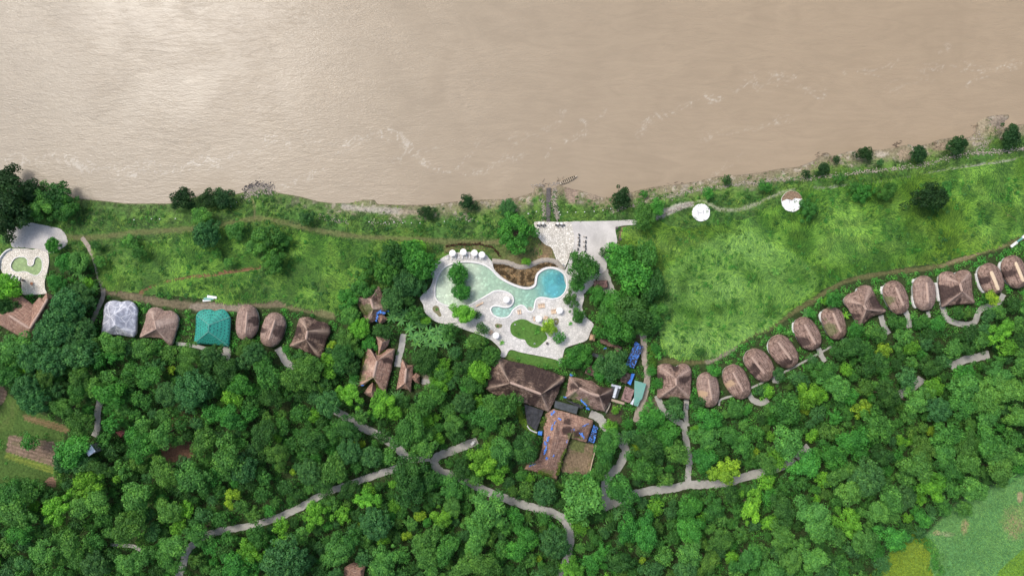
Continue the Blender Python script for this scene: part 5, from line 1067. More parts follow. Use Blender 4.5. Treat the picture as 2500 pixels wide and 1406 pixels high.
# ---------------------------------------------------------------- vegetation meshes
def leaf_quads(P, Nn, size, rg, asp=1.0):
    """one bent-free kite per point, lying roughly across its normal"""
    n = len(P); N = Nn + rg.normal(0, 0.38, (n, 3)); N /= np.linalg.norm(N, axis=1)[:, None] + 1e-9
    A = np.cross(N, rg.normal(0, 1, (n, 3))); A /= np.linalg.norm(A, axis=1)[:, None] + 1e-9; B = np.cross(N, A)
    s = (size * (0.6 + 0.8 * rg.random(n)))[:, None] / 2
    V = np.stack([P - A * s * asp, P - B * s * 0.8 + A * s * 0.15, P + A * s * asp, P + B * s * 0.8 + A * s * 0.15], 1).reshape(-1, 3)
    return V, np.arange(4 * n).reshape(n, 4)
def crown_points(rg, K, cr, nleaf, flat=0.62, spread=0.75, lobes=0.2, hole=False):
    ph = rg.random(3) * 6.28; C = []
    for i in range(K):
        a = i * 2.39996 + rg.random() * 0.7; rr = math.sqrt((i + 0.5) / K) * spread * (1 + 0.12 * rg.normal())
        rr *= 1 + lobes * (math.sin(2 * a + ph[0]) * 0.6 + math.sin(3 * a + ph[1]) * 0.5)
        if hole and rr < 0.25: continue
        z = flat * math.sqrt(max(0, 1 - min(rr, 1) ** 2)) * (0.55 + 0.75 * rg.random()) - 0.05
        C.append((rr * math.cos(a), rr * math.sin(a), z, cr * (0.65 + 0.7 * rg.random()), rg.random()))
    C = np.array(C); per = np.maximum(8, (C[:, 3] ** 2 / (C[:, 3] ** 2).sum() * nleaf)).astype(int)
    P = []; N = []; V = []
    for c, m in zip(C, per):
        d = rg.normal(0, 1, (m, 3)); d[:, 2] = d[:, 2] * 0.7 + 0.45; d /= np.linalg.norm(d, axis=1)[:, None]
        rad = c[3] * (0.72 + 0.36 * rg.random((m, 1)) ** 0.7); bump = 1 + 0.22 * np.sin(d[:, :1] * 9 + c[4] * 9) * np.sin(d[:, 1:2] * 9 + c[4] * 20)
        P.append(c[:3] + d * rad * bump * (1, 1, 0.8)); N.append(d * (0.85, 0.85, 1.0)); V.append(np.clip(0.5 + (c[4] - 0.5) * 0.42 + rg.normal(0, 0.13, m), 0, 1))
    return np.concatenate(P), np.concatenate(N), np.concatenate(V)
def crown_mesh(seed, K, cr, nleaf, leaf, **kw):
    rg = np.random.default_rng(seed); P, N, V = crown_points(rg, K, cr, nleaf, **kw); vv, q = leaf_quads(P, N, leaf, rg)
    return np_mesh("crown", vv, q, "tree_leaves", {"var": ('FLOAT', np.repeat(V, 4))})
STY = {'broad': [crown_mesh(100 + i, 34, 0.27, 5600, 0.095, lobes=0.45) for i in range(5)],
       'dense': [crown_mesh(200 + i, 120, 0.17, 8500, 0.085, spread=0.85, lobes=0.03, flat=0.7) for i in range(3)],
       'open': [crown_mesh(300 + i, 22, 0.26, 4200, 0.1, spread=0.9, lobes=0.5, flat=0.5) for i in range(4)],
       'fine': [crown_mesh(400 + i, 48, 0.23, 6500, 0.075, lobes=0.36, flat=0.6) for i in range(3)],
       'ring': [crown_mesh(500, 60, 0.18, 6000, 0.085, lobes=0.06, hole=True, flat=0.5, spread=0.85)]}
def trunk_mesh(seed):
    rg = random.Random(seed); m = MB(); m.tube((0, 0, -0.1), (0.02, 0.01, 0.55), 0.075, 0.05, 8)
    for i in range(5):
        a = i * 1.256 + rg.random() * 0.5; L = 0.35 + 0.2 * rg.random(); e = (L * math.cos(a), L * math.sin(a), 0.8 + 0.2 * rg.random()); mid = (0.4 * e[0], 0.4 * e[1], 0.7)
        m.tube((0.02, 0.01, 0.52), mid, 0.045, 0.03, 6); m.tube(mid, e, 0.03, 0.012, 5)
    return m.mesh("trunk", "bark")
TRUNKS = [trunk_mesh(i) for i in range(3)]
TC = {'D': (0.052, 0.165, 0.036), 'M': (0.07, 0.235, 0.044), 'G': (0.07, 0.29, 0.048), 'L': (0.11, 0.31, 0.062), 'B': (0.16, 0.43, 0.045), 'Y': (0.25, 0.44, 0.04),
      'T': (0.07, 0.215, 0.062), 'O': (0.1, 0.25, 0.045), 'K': (0.028, 0.085, 0.025)}
TN = {'D': "dark green", 'M': "mid green", 'G': "fresh green", 'L': "light green", 'B': "bright lime green", 'Y': "yellow green", 'T': "blue green", 'O': "olive green", 'K': "very dark green"}
F1 = [(70,50,70,'M'),(200,60,60,'D'),(300,60,70,'O'),(180,140,90,'T'),(230,220,90,'T'),(540,80,80,'O'),(650,130,70,'L'),(750,170,90,'G'),(830,110,60,'M'),(440,270,80,'O'),(540,380,90,'O'),(1010,60,80,'M'),(960,210,70,'M'),(1140,170,80,'T'),(1300,140,110,'T'),(1280,240,70,'T'),(1400,120,80,'T'),(1120,320,60,'L'),(1330,370,50,'T'),(1580,200,70,'B'),(1560,110,60,'M'),(1650,110,80,'G'),(1440,300,70,'G'),(1560,330,80,'G'),(1690,300,60,'G'),(760,370,70,'G'),(710,490,60,'M'),(970,380,60,'L'),(1100,450,80,'L'),(960,530,90,'G'),(900,450,60,'G'),(1200,490,45,'L'),(1380,490,80,'L'),(1490,480,60,'T'),(500,560,110,'G'),(450,620,80,'T'),(540,640,80,'T'),(200,500,60,'G'),(670,680,80,'D'),(830,690,70,'L'),(940,650,60,'O'),(1100,700,90,'O'),(1300,740,100,'L'),(1260,640,60,'T'),(1550,620,110,'L'),(1640,680,90,'T'),(1700,640,50,'G'),(600,790,100,'B'),(670,880,90,'L'),(560,930,80,'L'),(380,950,90,'B'),(90,850,90,'M'),(200,820,80,'M'),(100,980,100,'L'),(60,1000,60,'L'),(140,1110,80,'G'),(930,880,100,'L'),(1000,850,60,'O'),(870,1070,110,'O'),(1140,960,80,'L'),(1260,950,60,'B'),(1210,1070,60,'B'),(1040,1110,60,'T'),(1090,900,50,'G'),(290,1240,80,'L'),(500,1190,90,'L'),(640,1170,70,'M'),(50,1200,70,'O'),(170,1180,60,'T'),(160,1320,60,'T'),(290,1350,70,'L'),(640,1340,90,'T'),(520,1300,60,'L'),(890,1310,90,'L'),(760,1270,60,'D'),(1180,1200,80,'L'),(1150,1300,80,'M'),(1340,1120,80,'M'),(1580,850,50,'Y'),(1560,920,36,'Y'),(1490,830,50,'M'),(1500,1020,60,'M'),(1700,1250,80,'B'),(1600,1330,90,'G'),(1480,1390,60,'M'),(1530,1250,60,'D'),(60,1370,60,'T'),(400,1390,50,'M'),(760,560,60,'D'),(1240,830,60,'D'),(420,700,60,'O'),(330,860,60,'D')]
F2 = [(150,40,90,'M'),(330,60,90,'O'),(400,70,80,'O'),(560,240,80,'T'),(700,180,70,'B'),(920,240,80,'B'),(1000,290,60,'B'),(780,320,60,'L'),(460,320,45,'B'),(360,300,60,'M'),(30,240,60,'M'),(110,450,90,'D'),(250,390,60,'M'),(210,580,80,'O'),(450,490,90,'D'),(600,430,70,'M'),(690,400,80,'D'),(50,640,70,'L'),(430,700,80,'T'),(600,690,90,'L'),(700,560,80,'T'),(850,600,70,'T'),(970,600,60,'L'),(740,500,26,'Y'),(790,510,28,'Y'),(1110,420,110,'M'),(1210,530,80,'L'),(1110,700,120,'D'),(1110,820,110,'D'),(1230,750,80,'D'),(1290,760,60,'G'),(830,820,50,'B'),(820,890,70,'B'),(700,820,70,'D'),(660,990,60,'B'),(470,990,80,'B'),(880,1050,100,'T'),(730,1100,50,'T'),(380,1130,60,'L'),(240,1060,60,'B'),(80,1130,70,'M'),(1180,1000,40,'Y'),(1330,1010,70,'B'),(1400,920,70,'L'),(1560,740,60,'L'),(1620,620,100,'B'),(1700,730,60,'B'),(1660,660,80,'B'),(1730,560,90,'L'),(1640,940,110,'L'),(1700,1000,70,'L'),(1570,1080,80,'L'),(1230,1150,80,'L'),(1220,1270,80,'L'),(1370,1220,80,'M'),(1560,1190,70,'L'),(1260,1350,60,'L'),(260,1300,140,'T'),(240,1190,60,'B'),(50,1260,70,'Y'),(620,1240,90,'L'),(560,1290,60,'L'),(700,1180,70,'M'),(960,1290,70,'L'),(920,1350,90,'L'),(1060,1260,60,'M'),(1500,1340,80,'L'),(1640,1350,90,'O'),(1740,1220,60,'M'),(1780,1080,50,'M'),(1250,210,90,'M'),(1380,280,60,'L'),(1410,380,70,'L'),(1480,230,70,'T'),(1720,250,100,'M'),(1640,330,90,'M'),(1770,410,60,'L'),(1320,30,50,'L'),(1490,150,50,'G'),(1400,800,80,'M'),(1460,680,70,'D'),(200,900,40,'L'),(60,990,60,'O'),(1440,450,60,'D'),(320,700,24,'Y'),(1090,1130,36,'Y'),(780,1060,24,'Y'),(1060,980,40,'M'),(930,450,60,'D'),(520,800,70,'D'),(280,800,60,'D')]
F3 = [(830,150,65,'B'),(100,330,130,'D'),(-40,150,80,'D'),(1170,80,110,'G'),(1300,220,110,'G'),(1150,300,130,'D'),(1390,360,100,'L'),(1650,80,100,'G'),(1650,240,100,'L'),(1630,420,100,'G'),(1370,30,80,'T'),(990,230,80,'T'),(980,120,50,'G'),(1050,320,40,'Y'),(990,390,45,'G'),(1110,500,100,'M'),(820,260,100,'M'),(800,380,90,'M'),(750,500,90,'M'),(670,590,80,'G'),(540,600,80,'L'),(480,640,60,'L'),(590,770,170,'L'),(280,700,100,'T'),(120,670,70,'O'),(920,680,120,'M'),(1210,820,75,'B'),(1800,510,115,'Y'),(1300,590,70,'O'),(1840,220,90,'M'),(1500,830,100,'G'),(1500,1010,110,'G'),(1700,840,90,'M'),(2030,820,100,'B'),(2150,600,80,'B'),(1930,1050,70,'L'),(1760,1100,100,'O'),(1760,920,80,'L'),(980,1000,100,'G'),(1130,1050,115,'G'),(1220,990,65,'O'),(360,1120,120,'T'),(120,1060,100,'G'),(50,1180,90,'G'),(160,1150,40,'B'),(270,920,60,'M'),(30,900,80,'G'),(230,1260,30,'Y'),(770,1200,80,'G'),(670,1290,80,'G'),(500,1350,90,'B'),(910,1270,110,'D'),(1290,1240,80,'L'),(1110,1180,70,'L'),(1100,1270,34,'Y'),(1500,1200,110,'L'),(1660,1290,90,'O'),(1740,1210,70,'T'),(2000,1260,110,'M'),(2100,1200,80,'L'),(1470,1340,90,'T'),(1200,1350,80,'T'),(2150,450,90,'O'),(1340,870,60,'T'),(2150,950,60,'B'),(1600,1110,60,'O'),(740,880,60,'M'),(780,1040,50,'T'),(450,1180,60,'M'),(1900,850,70,'M'),(1950,300,90,'M'),(2050,200,80,'M')]
F4 = [(60,40,50,'T'),(200,80,70,'T'),(260,180,80,'B'),(340,170,60,'B'),(440,120,90,'L'),(100,270,100,'M'),(240,280,34,'Y'),(320,310,60,'T'),(620,270,70,'Y'),(640,130,60,'O'),(790,180,90,'D'),(930,70,70,'T'),(980,230,80,'L'),(1060,170,70,'L'),(1140,280,80,'T'),(940,320,60,'L'),(730,390,100,'M'),(400,430,70,'O'),(120,500,100,'L'),(50,620,70,'B'),(560,480,90,'G'),(600,560,70,'G'),(420,590,90,'G'),(240,650,90,'G'),(360,750,60,'B'),(200,770,70,'M'),(480,700,80,'L'),(750,590,80,'D'),(990,660,100,'L'),(1030,550,90,'O'),(1340,510,90,'O'),(1180,560,80,'L'),(1090,420,34,'Y'),(1200,450,90,'M'),(1300,250,90,'M'),(1450,200,100,'L'),(1330,130,90,'L'),(1600,150,100,'L'),(1550,60,80,'L'),(1680,330,80,'L'),(1480,330,80,'L'),(1480,500,100,'M'),(1540,570,90,'L'),(1560,690,90,'L'),(1340,640,80,'L'),(1210,680,80,'M'),(1100,800,90,'B'),(1380,820,80,'L'),(1230,810,70,'M'),(920,740,70,'L'),(660,740,110,'T'),(820,880,80,'L'),(560,830,90,'L'),(730,970,80,'L'),(830,990,60,'L'),(900,880,80,'T'),(300,1000,110,'L'),(340,1080,90,'L'),(540,1050,90,'B'),(90,960,90,'D'),(80,1140,80,'L'),(140,1300,80,'L'),(300,1300,80,'L'),(640,1170,90,'L'),(840,1150,85,'G'),(720,1240,60,'G'),(560,1220,60,'T'),(1310,950,60,'L'),(60,1250,60,'T'),(10,1040,50,'B'),(450,900,50,'M'),(1650,480,70,'M'),(1660,600,60,'L'),(450,1140,70,'L'),(200,1200,70,'L'),(760,1320,60,'T')]
FT2 = [(60,100,90,'D'),(170,90,80,'O'),(210,190,80,'G'),(330,60,90,'L'),(350,160,80,'G'),(460,110,60,'T'),(590,110,90,'L'),(680,110,80,'M'),(700,260,80,'T'),(820,150,80,'O'),(990,160,100,'O'),(970,280,90,'O'),(1170,170,90,'T'),(1120,260,60,'T'),(1530,150,90,'T'),(1430,230,80,'T'),(1620,290,110,'M'),(1280,300,110,'D'),(1330,380,90,'M'),(1920,200,80,'D'),(2000,270,110,'O'),(1870,390,80,'O'),(2170,200,80,'B'),(2170,300,70,'B'),(2280,160,90,'D'),(2350,250,80,'D'),(2330,60,60,'O'),(80,320,80,'M'),(40,450,90,'M'),(290,360,80,'L'),(480,300,80,'M'),(470,420,70,'M'),(830,290,40,'Y'),(1580,460,80,'M'),(1680,520,90,'D'),(1800,490,70,'M'),(1480,60,50,'O'),(1420,130,50,'O'),(1800,120,34,'G'),(2050,520,70,'T'),(2280,480,70,'B'),(1960,650,60,'M')]
FT3 = [(600,480,90,'G'),(840,520,110,'L'),(910,720,90,'Y'),(1060,400,100,'M'),(1140,560,110,'L'),(1230,680,90,'B'),(1390,640,80,'T'),(1340,400,90,'M'),(1520,420,90,'G'),(1440,540,80,'D'),(1700,700,110,'L'),(1880,540,110,'D'),(2000,600,110,'L'),(2240,520,120,'B'),(2300,680,110,'B'),(1230,860,80,'L'),(1600,850,90,'T'),(1060,880,70,'D'),(1170,970,90,'T'),(560,680,140,'D'),(700,740,110,'M'),(400,740,100,'D'),(880,850,110,'D'),(720,920,110,'D'),(900,930,80,'M'),(260,960,130,'M'),(490,940,80,'B'),(1450,900,120,'D'),(1820,960,110,'G'),(1750,1100,100,'L'),(2150,950,100,'D'),(2250,1100,110,'L'),(2100,1160,110,'M'),(2400,1150,100,'L'),(1480,1130,110,'B'),(2220,280,80,'L'),(2100,320,80,'T'),(1870,300,70,'O'),(1760,290,70,'D'),(2140,130,85,'Y'),(2420,420,90,'L'),(2380,200,90,'D'),(2440,900,100,'L'),(2050,480,90,'T'),(350,130,100,'G'),(250,160,50,'B'),(100,300,60,'G'),(2440,600,90,'D'),(110,840,70,'T'),(690,1160,90,'Y')]
# trees of the bank, the meadow, the pool and the cottages: px, py, radius px, colour, style
OWN = [(448,486,30,'K','broad'),(508,486,24,'K','broad'),(545,484,27,'K','broad'),(490,528,24,'L','broad'),(505,571,34,'T','dense'),(747,531,19,'T','broad'),(1044,520,19,'K','broad'),(1142,495,21,'K','broad'),(1240,506,21,'T','dense'),
 (1517,483,26,'K','broad'),(1572,527,33,'O','fine'),(1602,508,22,'G','broad'),(1575,471,12,'G','broad'),(1780,436,14,'D','broad'),(2010,412,17,'K','broad'),(1972,422,12,'K','dense'),(2050,386,11,'K','broad'),(2112,376,19,'K','broad'),(2152,395,10,'T','broad'),(2243,376,21,'K','dense'),(2337,354,24,'K','broad'),(2467,332,27,'K','broad'),
 (2265,480,42,'K','fine'),(2165,466,26,'M','fine'),(2310,462,18,'M','open'),(317,588,17,'L','open'),(648,580,34,'L','open'),(622,600,22,'L','open'),(664,636,30,'M','open'),(575,562,24,'L','broad'),
 (135,486,38,'D','open'),(92,503,34,'L','open'),(30,500,50,'K','broad'),(70,470,34,'K','broad'),(15,445,38,'K','broad'),(20,545,34,'K','broad'),(95,452,16,'M','open'),(160,510,30,'M','open'),(45,533,20,'L','open'),
 (1118,668,26,'G','dense'),(1126,712,23,'G','dense'),(1132,765,28,'B','broad'),(1163,768,14,'D','fine'),(1178,802,17,'D','broad'),(1420,655,43,'M','fine'),(1412,690,24,'M','fine'),(1394,730,19,'D','open'),(1411,770,19,'M','broad'),(1340,798,20,'Y','broad'),(1367,824,17,'G','broad'),(1258,567,47,'G','ring'),(1407,872,38,'G','fine'),(1495,890,42,'T','fine'),(1470,905,26,'G','open'),
 (1285,638,12,'B','dense'),(1510,628,36,'G','broad'),(1545,672,48,'G','broad'),(1575,630,36,'M','broad'),(1590,700,38,'D','broad'),(1505,742,36,'G','broad'),(1548,762,46,'D','broad'),(1592,765,36,'M','open'),(1462,720,24,'G','broad'),(1505,800,44,'G','broad'),(1478,618,16,'D','open'),(1535,620,26,'M','broad'),(1480,765,30,'M','broad'),(1560,800,24,'L','open'),(1450,655,18,'M','fine'),(1595,790,22,'M','open'),
 (1030,645,38,'G','dense'),(1000,620,34,'G','dense'),(1015,610,26,'B','dense'),(962,625,36,'D','dense'),(945,660,34,'M','dense'),(985,690,36,'T','fine'),(1015,700,28,'T','fine'),(960,730,34,'T','fine'),(900,650,30,'M','open'),(880,700,28,'M','open'),
 (130,600,20,'G','dense'),(190,640,30,'L','broad'),(160,640,26,'G','fine'),(140,690,24,'G','fine'),(215,690,16,'B','open'),(165,745,42,'T','dense'),(190,725,36,'T','dense'),(150,790,48,'T','dense'),(120,815,40,'T','dense'),(190,810,40,'T','dense'),(195,860,44,'T','dense'),(20,700,32,'B','broad'),(10,745,26,'D','broad'),(40,850,40,'L','broad'),(80,870,40,'T','dense'),(130,880,40,'T','dense'),(20,890,36,'M','open'),(55,910,30,'B','open'),
 (245,640,16,'L','open'),(235,600,14,'D','dense'),(855,770,24,'L','dense'),(878,802,26,'B','dense'),(905,838,20,'G','open'),(848,835,30,'O','open'),(850,730,28,'G','open'),(830,880,36,'D','open'),(1040,880,34,'D','dense'),(1075,895,24,'B','dense'),(1085,915,22,'B','dense'),(1070,945,24,'B','broad'),(1110,860,18,'T','open'),(1170,905,30,'B','dense'),(1195,870,26,'M','dense'),(1160,870,24,'D','dense'),(1150,940,30,'M','broad'),
 (1645,988,21,'T','dense'),(1708,985,18,'T','dense'),(1875,955,17,'B','dense'),(1855,955,16,'T','dense'),(1822,1000,16,'G','dense'),(1795,1000,22,'L','dense'),(1710,858,13,'D','dense'),(1600,850,14,'G','dense'),(1606,935,16,'G','open'),(1590,905,14,'G','dense'),(1490,1042,18,'B','broad'),(1503,1000,12,'B','dense'),(1740,905,16,'G','open'),(1690,970,10,'G','open'),(560,640,15,'L','open'),(2110,470,20,'G','open'),(2090,480,12,'G','dense'),
 (1890,1400,40,'L','broad'),(2085,455,14,'M','dense'),(1975,510,22,'M','open'),(340,615,18,'M','open'),(690,590,20,'M','open'),(530,620,14,'M','open'),(2050,435,14,'M','dense'),(1870,455,18,'G','dense'),(1730,470,16,'G','open')]
def forest_list():
    out = []
    for pts, (ox, oy, s) in ((F1, (0, 900, 2.779)), (F2, (600, 900, 2.778)), (F3, (1250, 1000, 3.463)), (F4, (1880, 900, 2.779)), (FT2, (180, 820, 3.472)), (FT3, (1960, 700, 4.63))):
        for x, y, r, c in pts:
            px, py, rr = ox + x / s, oy + y / s, r / s
            if py > 1415 or px < -10 or px > 2510: continue
            # overlapping crops list some crowns twice
            if any(math.hypot(px - q[0], py - q[1]) < 0.5 * min(rr, q[2]) for q in out): continue
            out.append((px, py, rr * 1.08, c, None))
    return out
FOREST = forest_list()
styles_for = {'D': 'fine', 'M': 'broad', 'G': 'broad', 'L': 'broad', 'B': 'open', 'Y': 'open', 'T': 'dense', 'O': 'fine', 'K': 'broad'}
# keep-clear raster: paths, roofs, decks
CLEAR_LINES = [([p[:2] for p in catmull(pts, 4)], w / 2) for _, pts, w in PATHS]
CLEAR_POLYS = [list(p) for p in BUILD_POLYS] + [DECK, [p[:2] for p in conc], [p[:2] for p in cob], [p[:2] for p in gt], [p[:2] for p in ld]] + [p[0] for p in PLOTS]
def clear_mask(px, py, margin=0.0, polys=True):
    m = np.zeros(np.shape(px), bool)
    for l, hw in CLEAR_LINES: m |= distline(px, py, l, hw + margin + 1) < hw + margin
    if polys:
        for P in CLEAR_POLYS:
            m |= inpoly(px, py, P)
            if margin > 0: m |= distline(px, py, P, margin + 1, True) < margin
    return m
FOREST_ZONE = [(-70, 900), (60, 900), (200, 880), (260, 830), (450, 850), (700, 880), (850, 800), (840, 760), (900, 740), (1000, 640), (1030, 740), (1200, 850), (1190, 960), (1320, 1170), (1470, 1180), (1560, 1060), (1600, 1000), (1750, 1010), (1900, 960), (2060, 850), (2300, 800), (2500, 720), (2570, 700), (2570, 1080), (2490, 1150), (2330, 1215), (2260, 1290), (2180, 1340), (2110, 1480), (-70, 1480)]
def fill_forest(existing, n=2600):
    out = []; rg = np.random.default_rng(5); cx = rg.uniform(-70, 2570, n * 6); cy = rg.uniform(730, 1470, n * 6)
    ok = inpoly(cx, cy, FOREST_ZONE) & ~clear_mask(cx, cy, 13) & ~inpoly(cx, cy, [(930, 770), (1010, 770), (1160, 850), (1130, 880), (960, 850)]) & ~(np.hypot(cx - 298, cy - 1060) < 26); E = [(e[0], e[1], e[2]) for e in existing]
    for m in (inpoly(cx, cy, P[0]) for P in PLOTS): ok &= ~m
    ok &= ~((np.hypot((cx - 430) / 45, (cy - 1100) / 30)) < 1) & ~((np.hypot((cx - 860) / 22, (cy - 1330) / 34)) < 1) & ~inpoly(cx, cy, [(-70, 985), (160, 1010), (175, 1060), (145, 1200), (-70, 1200)])
    for x, y in zip(cx[ok], cy[ok]):
        A = np.array(E); d = np.hypot(A[:, 0] - x, A[:, 1] - y) - A[:, 2] * 0.8
        g = d.min(); r = min(24, max(g * 1.25, 0))
        if r < 11: continue
        c = random.choices("DMGLBTOY", (22, 24, 12, 16, 5, 16, 10, 0.6))[0]; out.append((x, y, r, c, None)); E.append((x, y, r))
        if len(out) > 900: break
    return out
FILL = fill_forest(FOREST + OWN)
# ---------------------------------------------------------------- planting the trees
LM = [("stone stairway", 1339, 500), ("left H pad", 1711, 520), ("right H pad", 1932, 492), ("pool's deep end", 1355, 695), ("kidney lawn", 1300, 812), ("winding pool's left end", 1090, 690), ("white cobbled terrace", 1355, 590), ("small green pool", 65, 650), ("grey gravel terrace", 95, 575),
 ("V shaped pool house", 60, 770), ("plastic covered cottage", 292, 778), ("teal roofed cottage", 518, 800), ("dark square cottage", 760, 823), ("weathered square villa", 908, 745), ("tall gabled villa", 920, 900), ("pointed annex", 992, 915), ("long thatched hall", 1275, 935),
 ("L shaped building", 1370, 1080), ("tattered blue shelter", 1548, 865), ("teal sheet shed", 1560, 960), ("lone square cottage", 1647, 930), ("star shaped cottage", 2112, 745), ("dark quartered cottage", 2333, 705), ("lattice tower", 217, 1100), ("garden plots", 75, 1110), ("little red hut", 295, 1058),
 ("forest path fork", 1055, 1120), ("hut at the bottom edge", 865, 1395), ("lower path bend", 1388, 1280), ("path junction", 1682, 1186), ("path's dead end", 1470, 1243), ("bottom right clearing", 2350, 1320), ("short grey path piece", 2220, 945), ("upper right path piece", 2370, 880),
 ("brown forest clearing", 430, 1100), ("diagonal path's middle", 700, 1255), ("diagonal path's low end", 470, 1335), ("grey path's right end", 1960, 1100), ("bottom left corner", 0, 1406), ("right edge middle", 2500, 1000), ("rubble spit", 630, 472), ("red earth strip", 480, 680), ("sheet stack", 512, 729), ("gravel lane", 1575, 880)]
SEC = ["right of", "above right of", "above", "above left of", "left of", "below left of", "below", "below right of"]
FORM = {'broad': "clumpy", 'dense': "tightly rounded", 'open': "loose crowned", 'fine': "fine leaved", 'ring': "ring shaped"}
ORD = ["", ", second nearest", ", third nearest", ", fourth nearest", ", fifth nearest", ", sixth nearest"]
def label_trees(items, noun="tree"):
    """items: px, py, r, colour, style -> unique labels"""
    keys = {}
    for i, (px, py, r, c, st) in enumerate(items):
        n, lx, ly = min(LM, key=lambda q: math.hypot(q[1] - px, q[2] - py)); d = math.hypot(lx - px, ly - py); a = math.atan2(ly - py, px - lx)
        sec = SEC[int(round(a / (math.pi / 4))) % 8]; size = "large" if r > 34 else "small" if r < 21 else "medium sized"
        keys.setdefault((size, TN[c], FORM[st], sec, n), []).append((d, i))
    out = [None] * len(items)
    for (size, col, form, sec, n), l in keys.items():
        l.sort()
        for k_, (d, i) in enumerate(l): out[i] = "%s %s %s %s %s the %s%s" % (size, col, form, noun, sec, n, ORD[min(k_, 5)])
    return out
allT = [(*t[:4], t[4] or styles_for[t[3]], j < 165) for j, t in enumerate(OWN + FOREST)]
allT = [(a, b, c, d, e, (k_ < len(OWN))) for k_, (a, b, c, d, e, _) in enumerate(allT)]
rank = sorted(range(len(allT)), key=lambda i: -(allT[i][2] * (1.9 if i < 36 else 1.45 if allT[i][5] else 1.0)))
single = rank[:300]; rest = rank[300:]
def tree_dims(r, own):
    R = r * 0.2; hc = 1.0 + 0.65 * R if own else 3.5 + 0.85 * R
    return R, hc
labs = label_trees([allT[i][:5] for i in single])
crn = random.Random(3)
tx = []
for i in single:
    px, py, r, c, st, own = allT[i]; R, hc = tree_dims(r, own); x, y = W(px, py, hc + 0.35 * R); tx.append((x, y))
gz = ground_z(np.array([t[0] for t in tx]), np.array([t[1] for t in tx])); gz = np.maximum(gz, -4.0)
for i, (x, y), z0, lab in zip(single, tx, gz, labs):
    px, py, r, c, st, own = allT[i]; R, hc = tree_dims(r, own)
    if z0 < -0.5: x, y = W(px, py, z0 + hc + 0.35 * R)
    t = tag(empty("tree", x, y, float(z0)), lab, "tree", "trees of the river resort and its forest")
    cm = link_mesh("crown", crn.choice(STY[st]), t); cm.location = (0, 0, hc); cm.rotation_euler = (0, 0, crn.random() * 6.28)
    el = 1 + (0.1 if st in ('dense', 'ring') or (own and r < 36) else 0.4) * (crn.random() - 0.5); R *= 0.2 / 0.2; cm.scale = (R * el, R / el, R * (0.85 + 0.3 * crn.random()))
    b = 0.84 + 0.36 * crn.random(); hue = (crn.random() - 0.5) * 0.7; cc = TC[c]
    cm.color = (cc[0] * b * (1 + 0.3 * hue), cc[1] * b, cc[2] * b * (1 - 0.2 * hue), 1)
    tr = link_mesh("trunk", crn.choice(TRUNKS), t); tr.rotation_euler = (0, 0, crn.random() * 6.28); tr.scale = (R, R, (hc + 0.25 * R)); tr.location = (0, 0, 0)
# the rest of the wood, past the three hundred that show largest
rg = np.random.default_rng(11)
low = [crown_points(np.random.default_rng(600 + i), 26, 0.25, 1300, lobes=0.25) for i in range(5)]
lowl = [leaf_quads(p[0], p[1], 0.13, np.random.default_rng(700 + i))[0] for i, p in enumerate(low)]
VV = []; TT = []; VA = []
belt = []
for _ in range(420):   # the wood goes on a little way past the frame
    px = rg.uniform(-260, 2760); py = rg.uniform(900, 1660)
    if (-40 < px < 2540 and py < 1440) or inpoly(np.array([px]), np.array([py]), LAWN_BR)[0] or (px > 2500 and py > 1000): continue
    belt.append((px, py, rg.uniform(18, 40), rg.choice(list("DMGLTO")), 'broad', False))
for px, py, r, c, st, own in [allT[i] for i in rest] + [(*f[:4], 'broad', False) for f in FILL] + belt:
    R, hc = tree_dims(r, own); 
    if not own: hc *= 0.8
    x, y = W(px, py, hc + 0.35 * R); z0 = max(-4, float(ground_z(np.array([x]), np.array([y]))[0])) if own else 0.0
    k_ = rg.integers(5); a = rg.random() * 6.28; v = lowl[k_]; ca, sa = math.cos(a), math.sin(a)
    VV.append(np.stack([x + R * (v[:, 0] * ca - v[:, 1] * sa), y + R * (v[:, 0] * sa + v[:, 1] * ca), z0 + hc + v[:, 2] * R], 1)); VA.append(np.repeat(low[k_][2], 4))
    b = 0.8 + 0.35 * rg.random(); TT.append(np.repeat([np.array(TC[c]) * b], len(v), 0))
VV = np.concatenate(VV); n = len(VV) // 4
o = link_mesh("forest_canopy", np_mesh("forest_canopy", VV, np.arange(4 * n).reshape(n, 4), "plant_leaves", {"var": ('FLOAT', np.concatenate(VA)), "tint": ('FLOAT_COLOR', np.concatenate(TT))})); tag(o, "smaller crowns of the wood filling the gaps between the large trees", "woodland", None, "stuff")
# ---------------------------------------------------------------- undergrowth
def bushes(name, px, py, rad, tint, nl, size, z_off=0.0, label="", cat="undergrowth", var_amp=0.16):
    x, y, z = G(px, py); m = len(x); z = np.maximum(z, -4)
    rr = np.repeat(rad, nl)[:, None]; d = rg.normal(0, 1, (m * nl, 3)); d[:, 2] = np.abs(d[:, 2]) * 0.9 + 0.15; d /= np.linalg.norm(d, axis=1)[:, None]
    P = np.repeat(np.stack([x, y, z + z_off], 1), nl, 0) + d * rr * (0.55 + 0.5 * rg.random((m * nl, 1))) * (1, 1, 0.8)
    v, q = leaf_quads(P, d, 1.0, rg); c = np.repeat(P, 4, 0); v = c + (v - c) * np.repeat(np.repeat(size, nl), 4)[:, None]
    bv = np.repeat(rg.normal(0, 0.12, m), nl)
    var = np.clip(0.5 + bv + rg.normal(0, var_amp, m * nl), 0, 1)
    o = link_mesh(name, np_mesh(name, v, q, "plant_leaves", {"var": ('FLOAT', np.repeat(var, 4)), "tint": ('FLOAT_COLOR', np.repeat(np.repeat(tint, nl, 0), 4, 0))})); tag(o, label, cat, None, "stuff"); return o
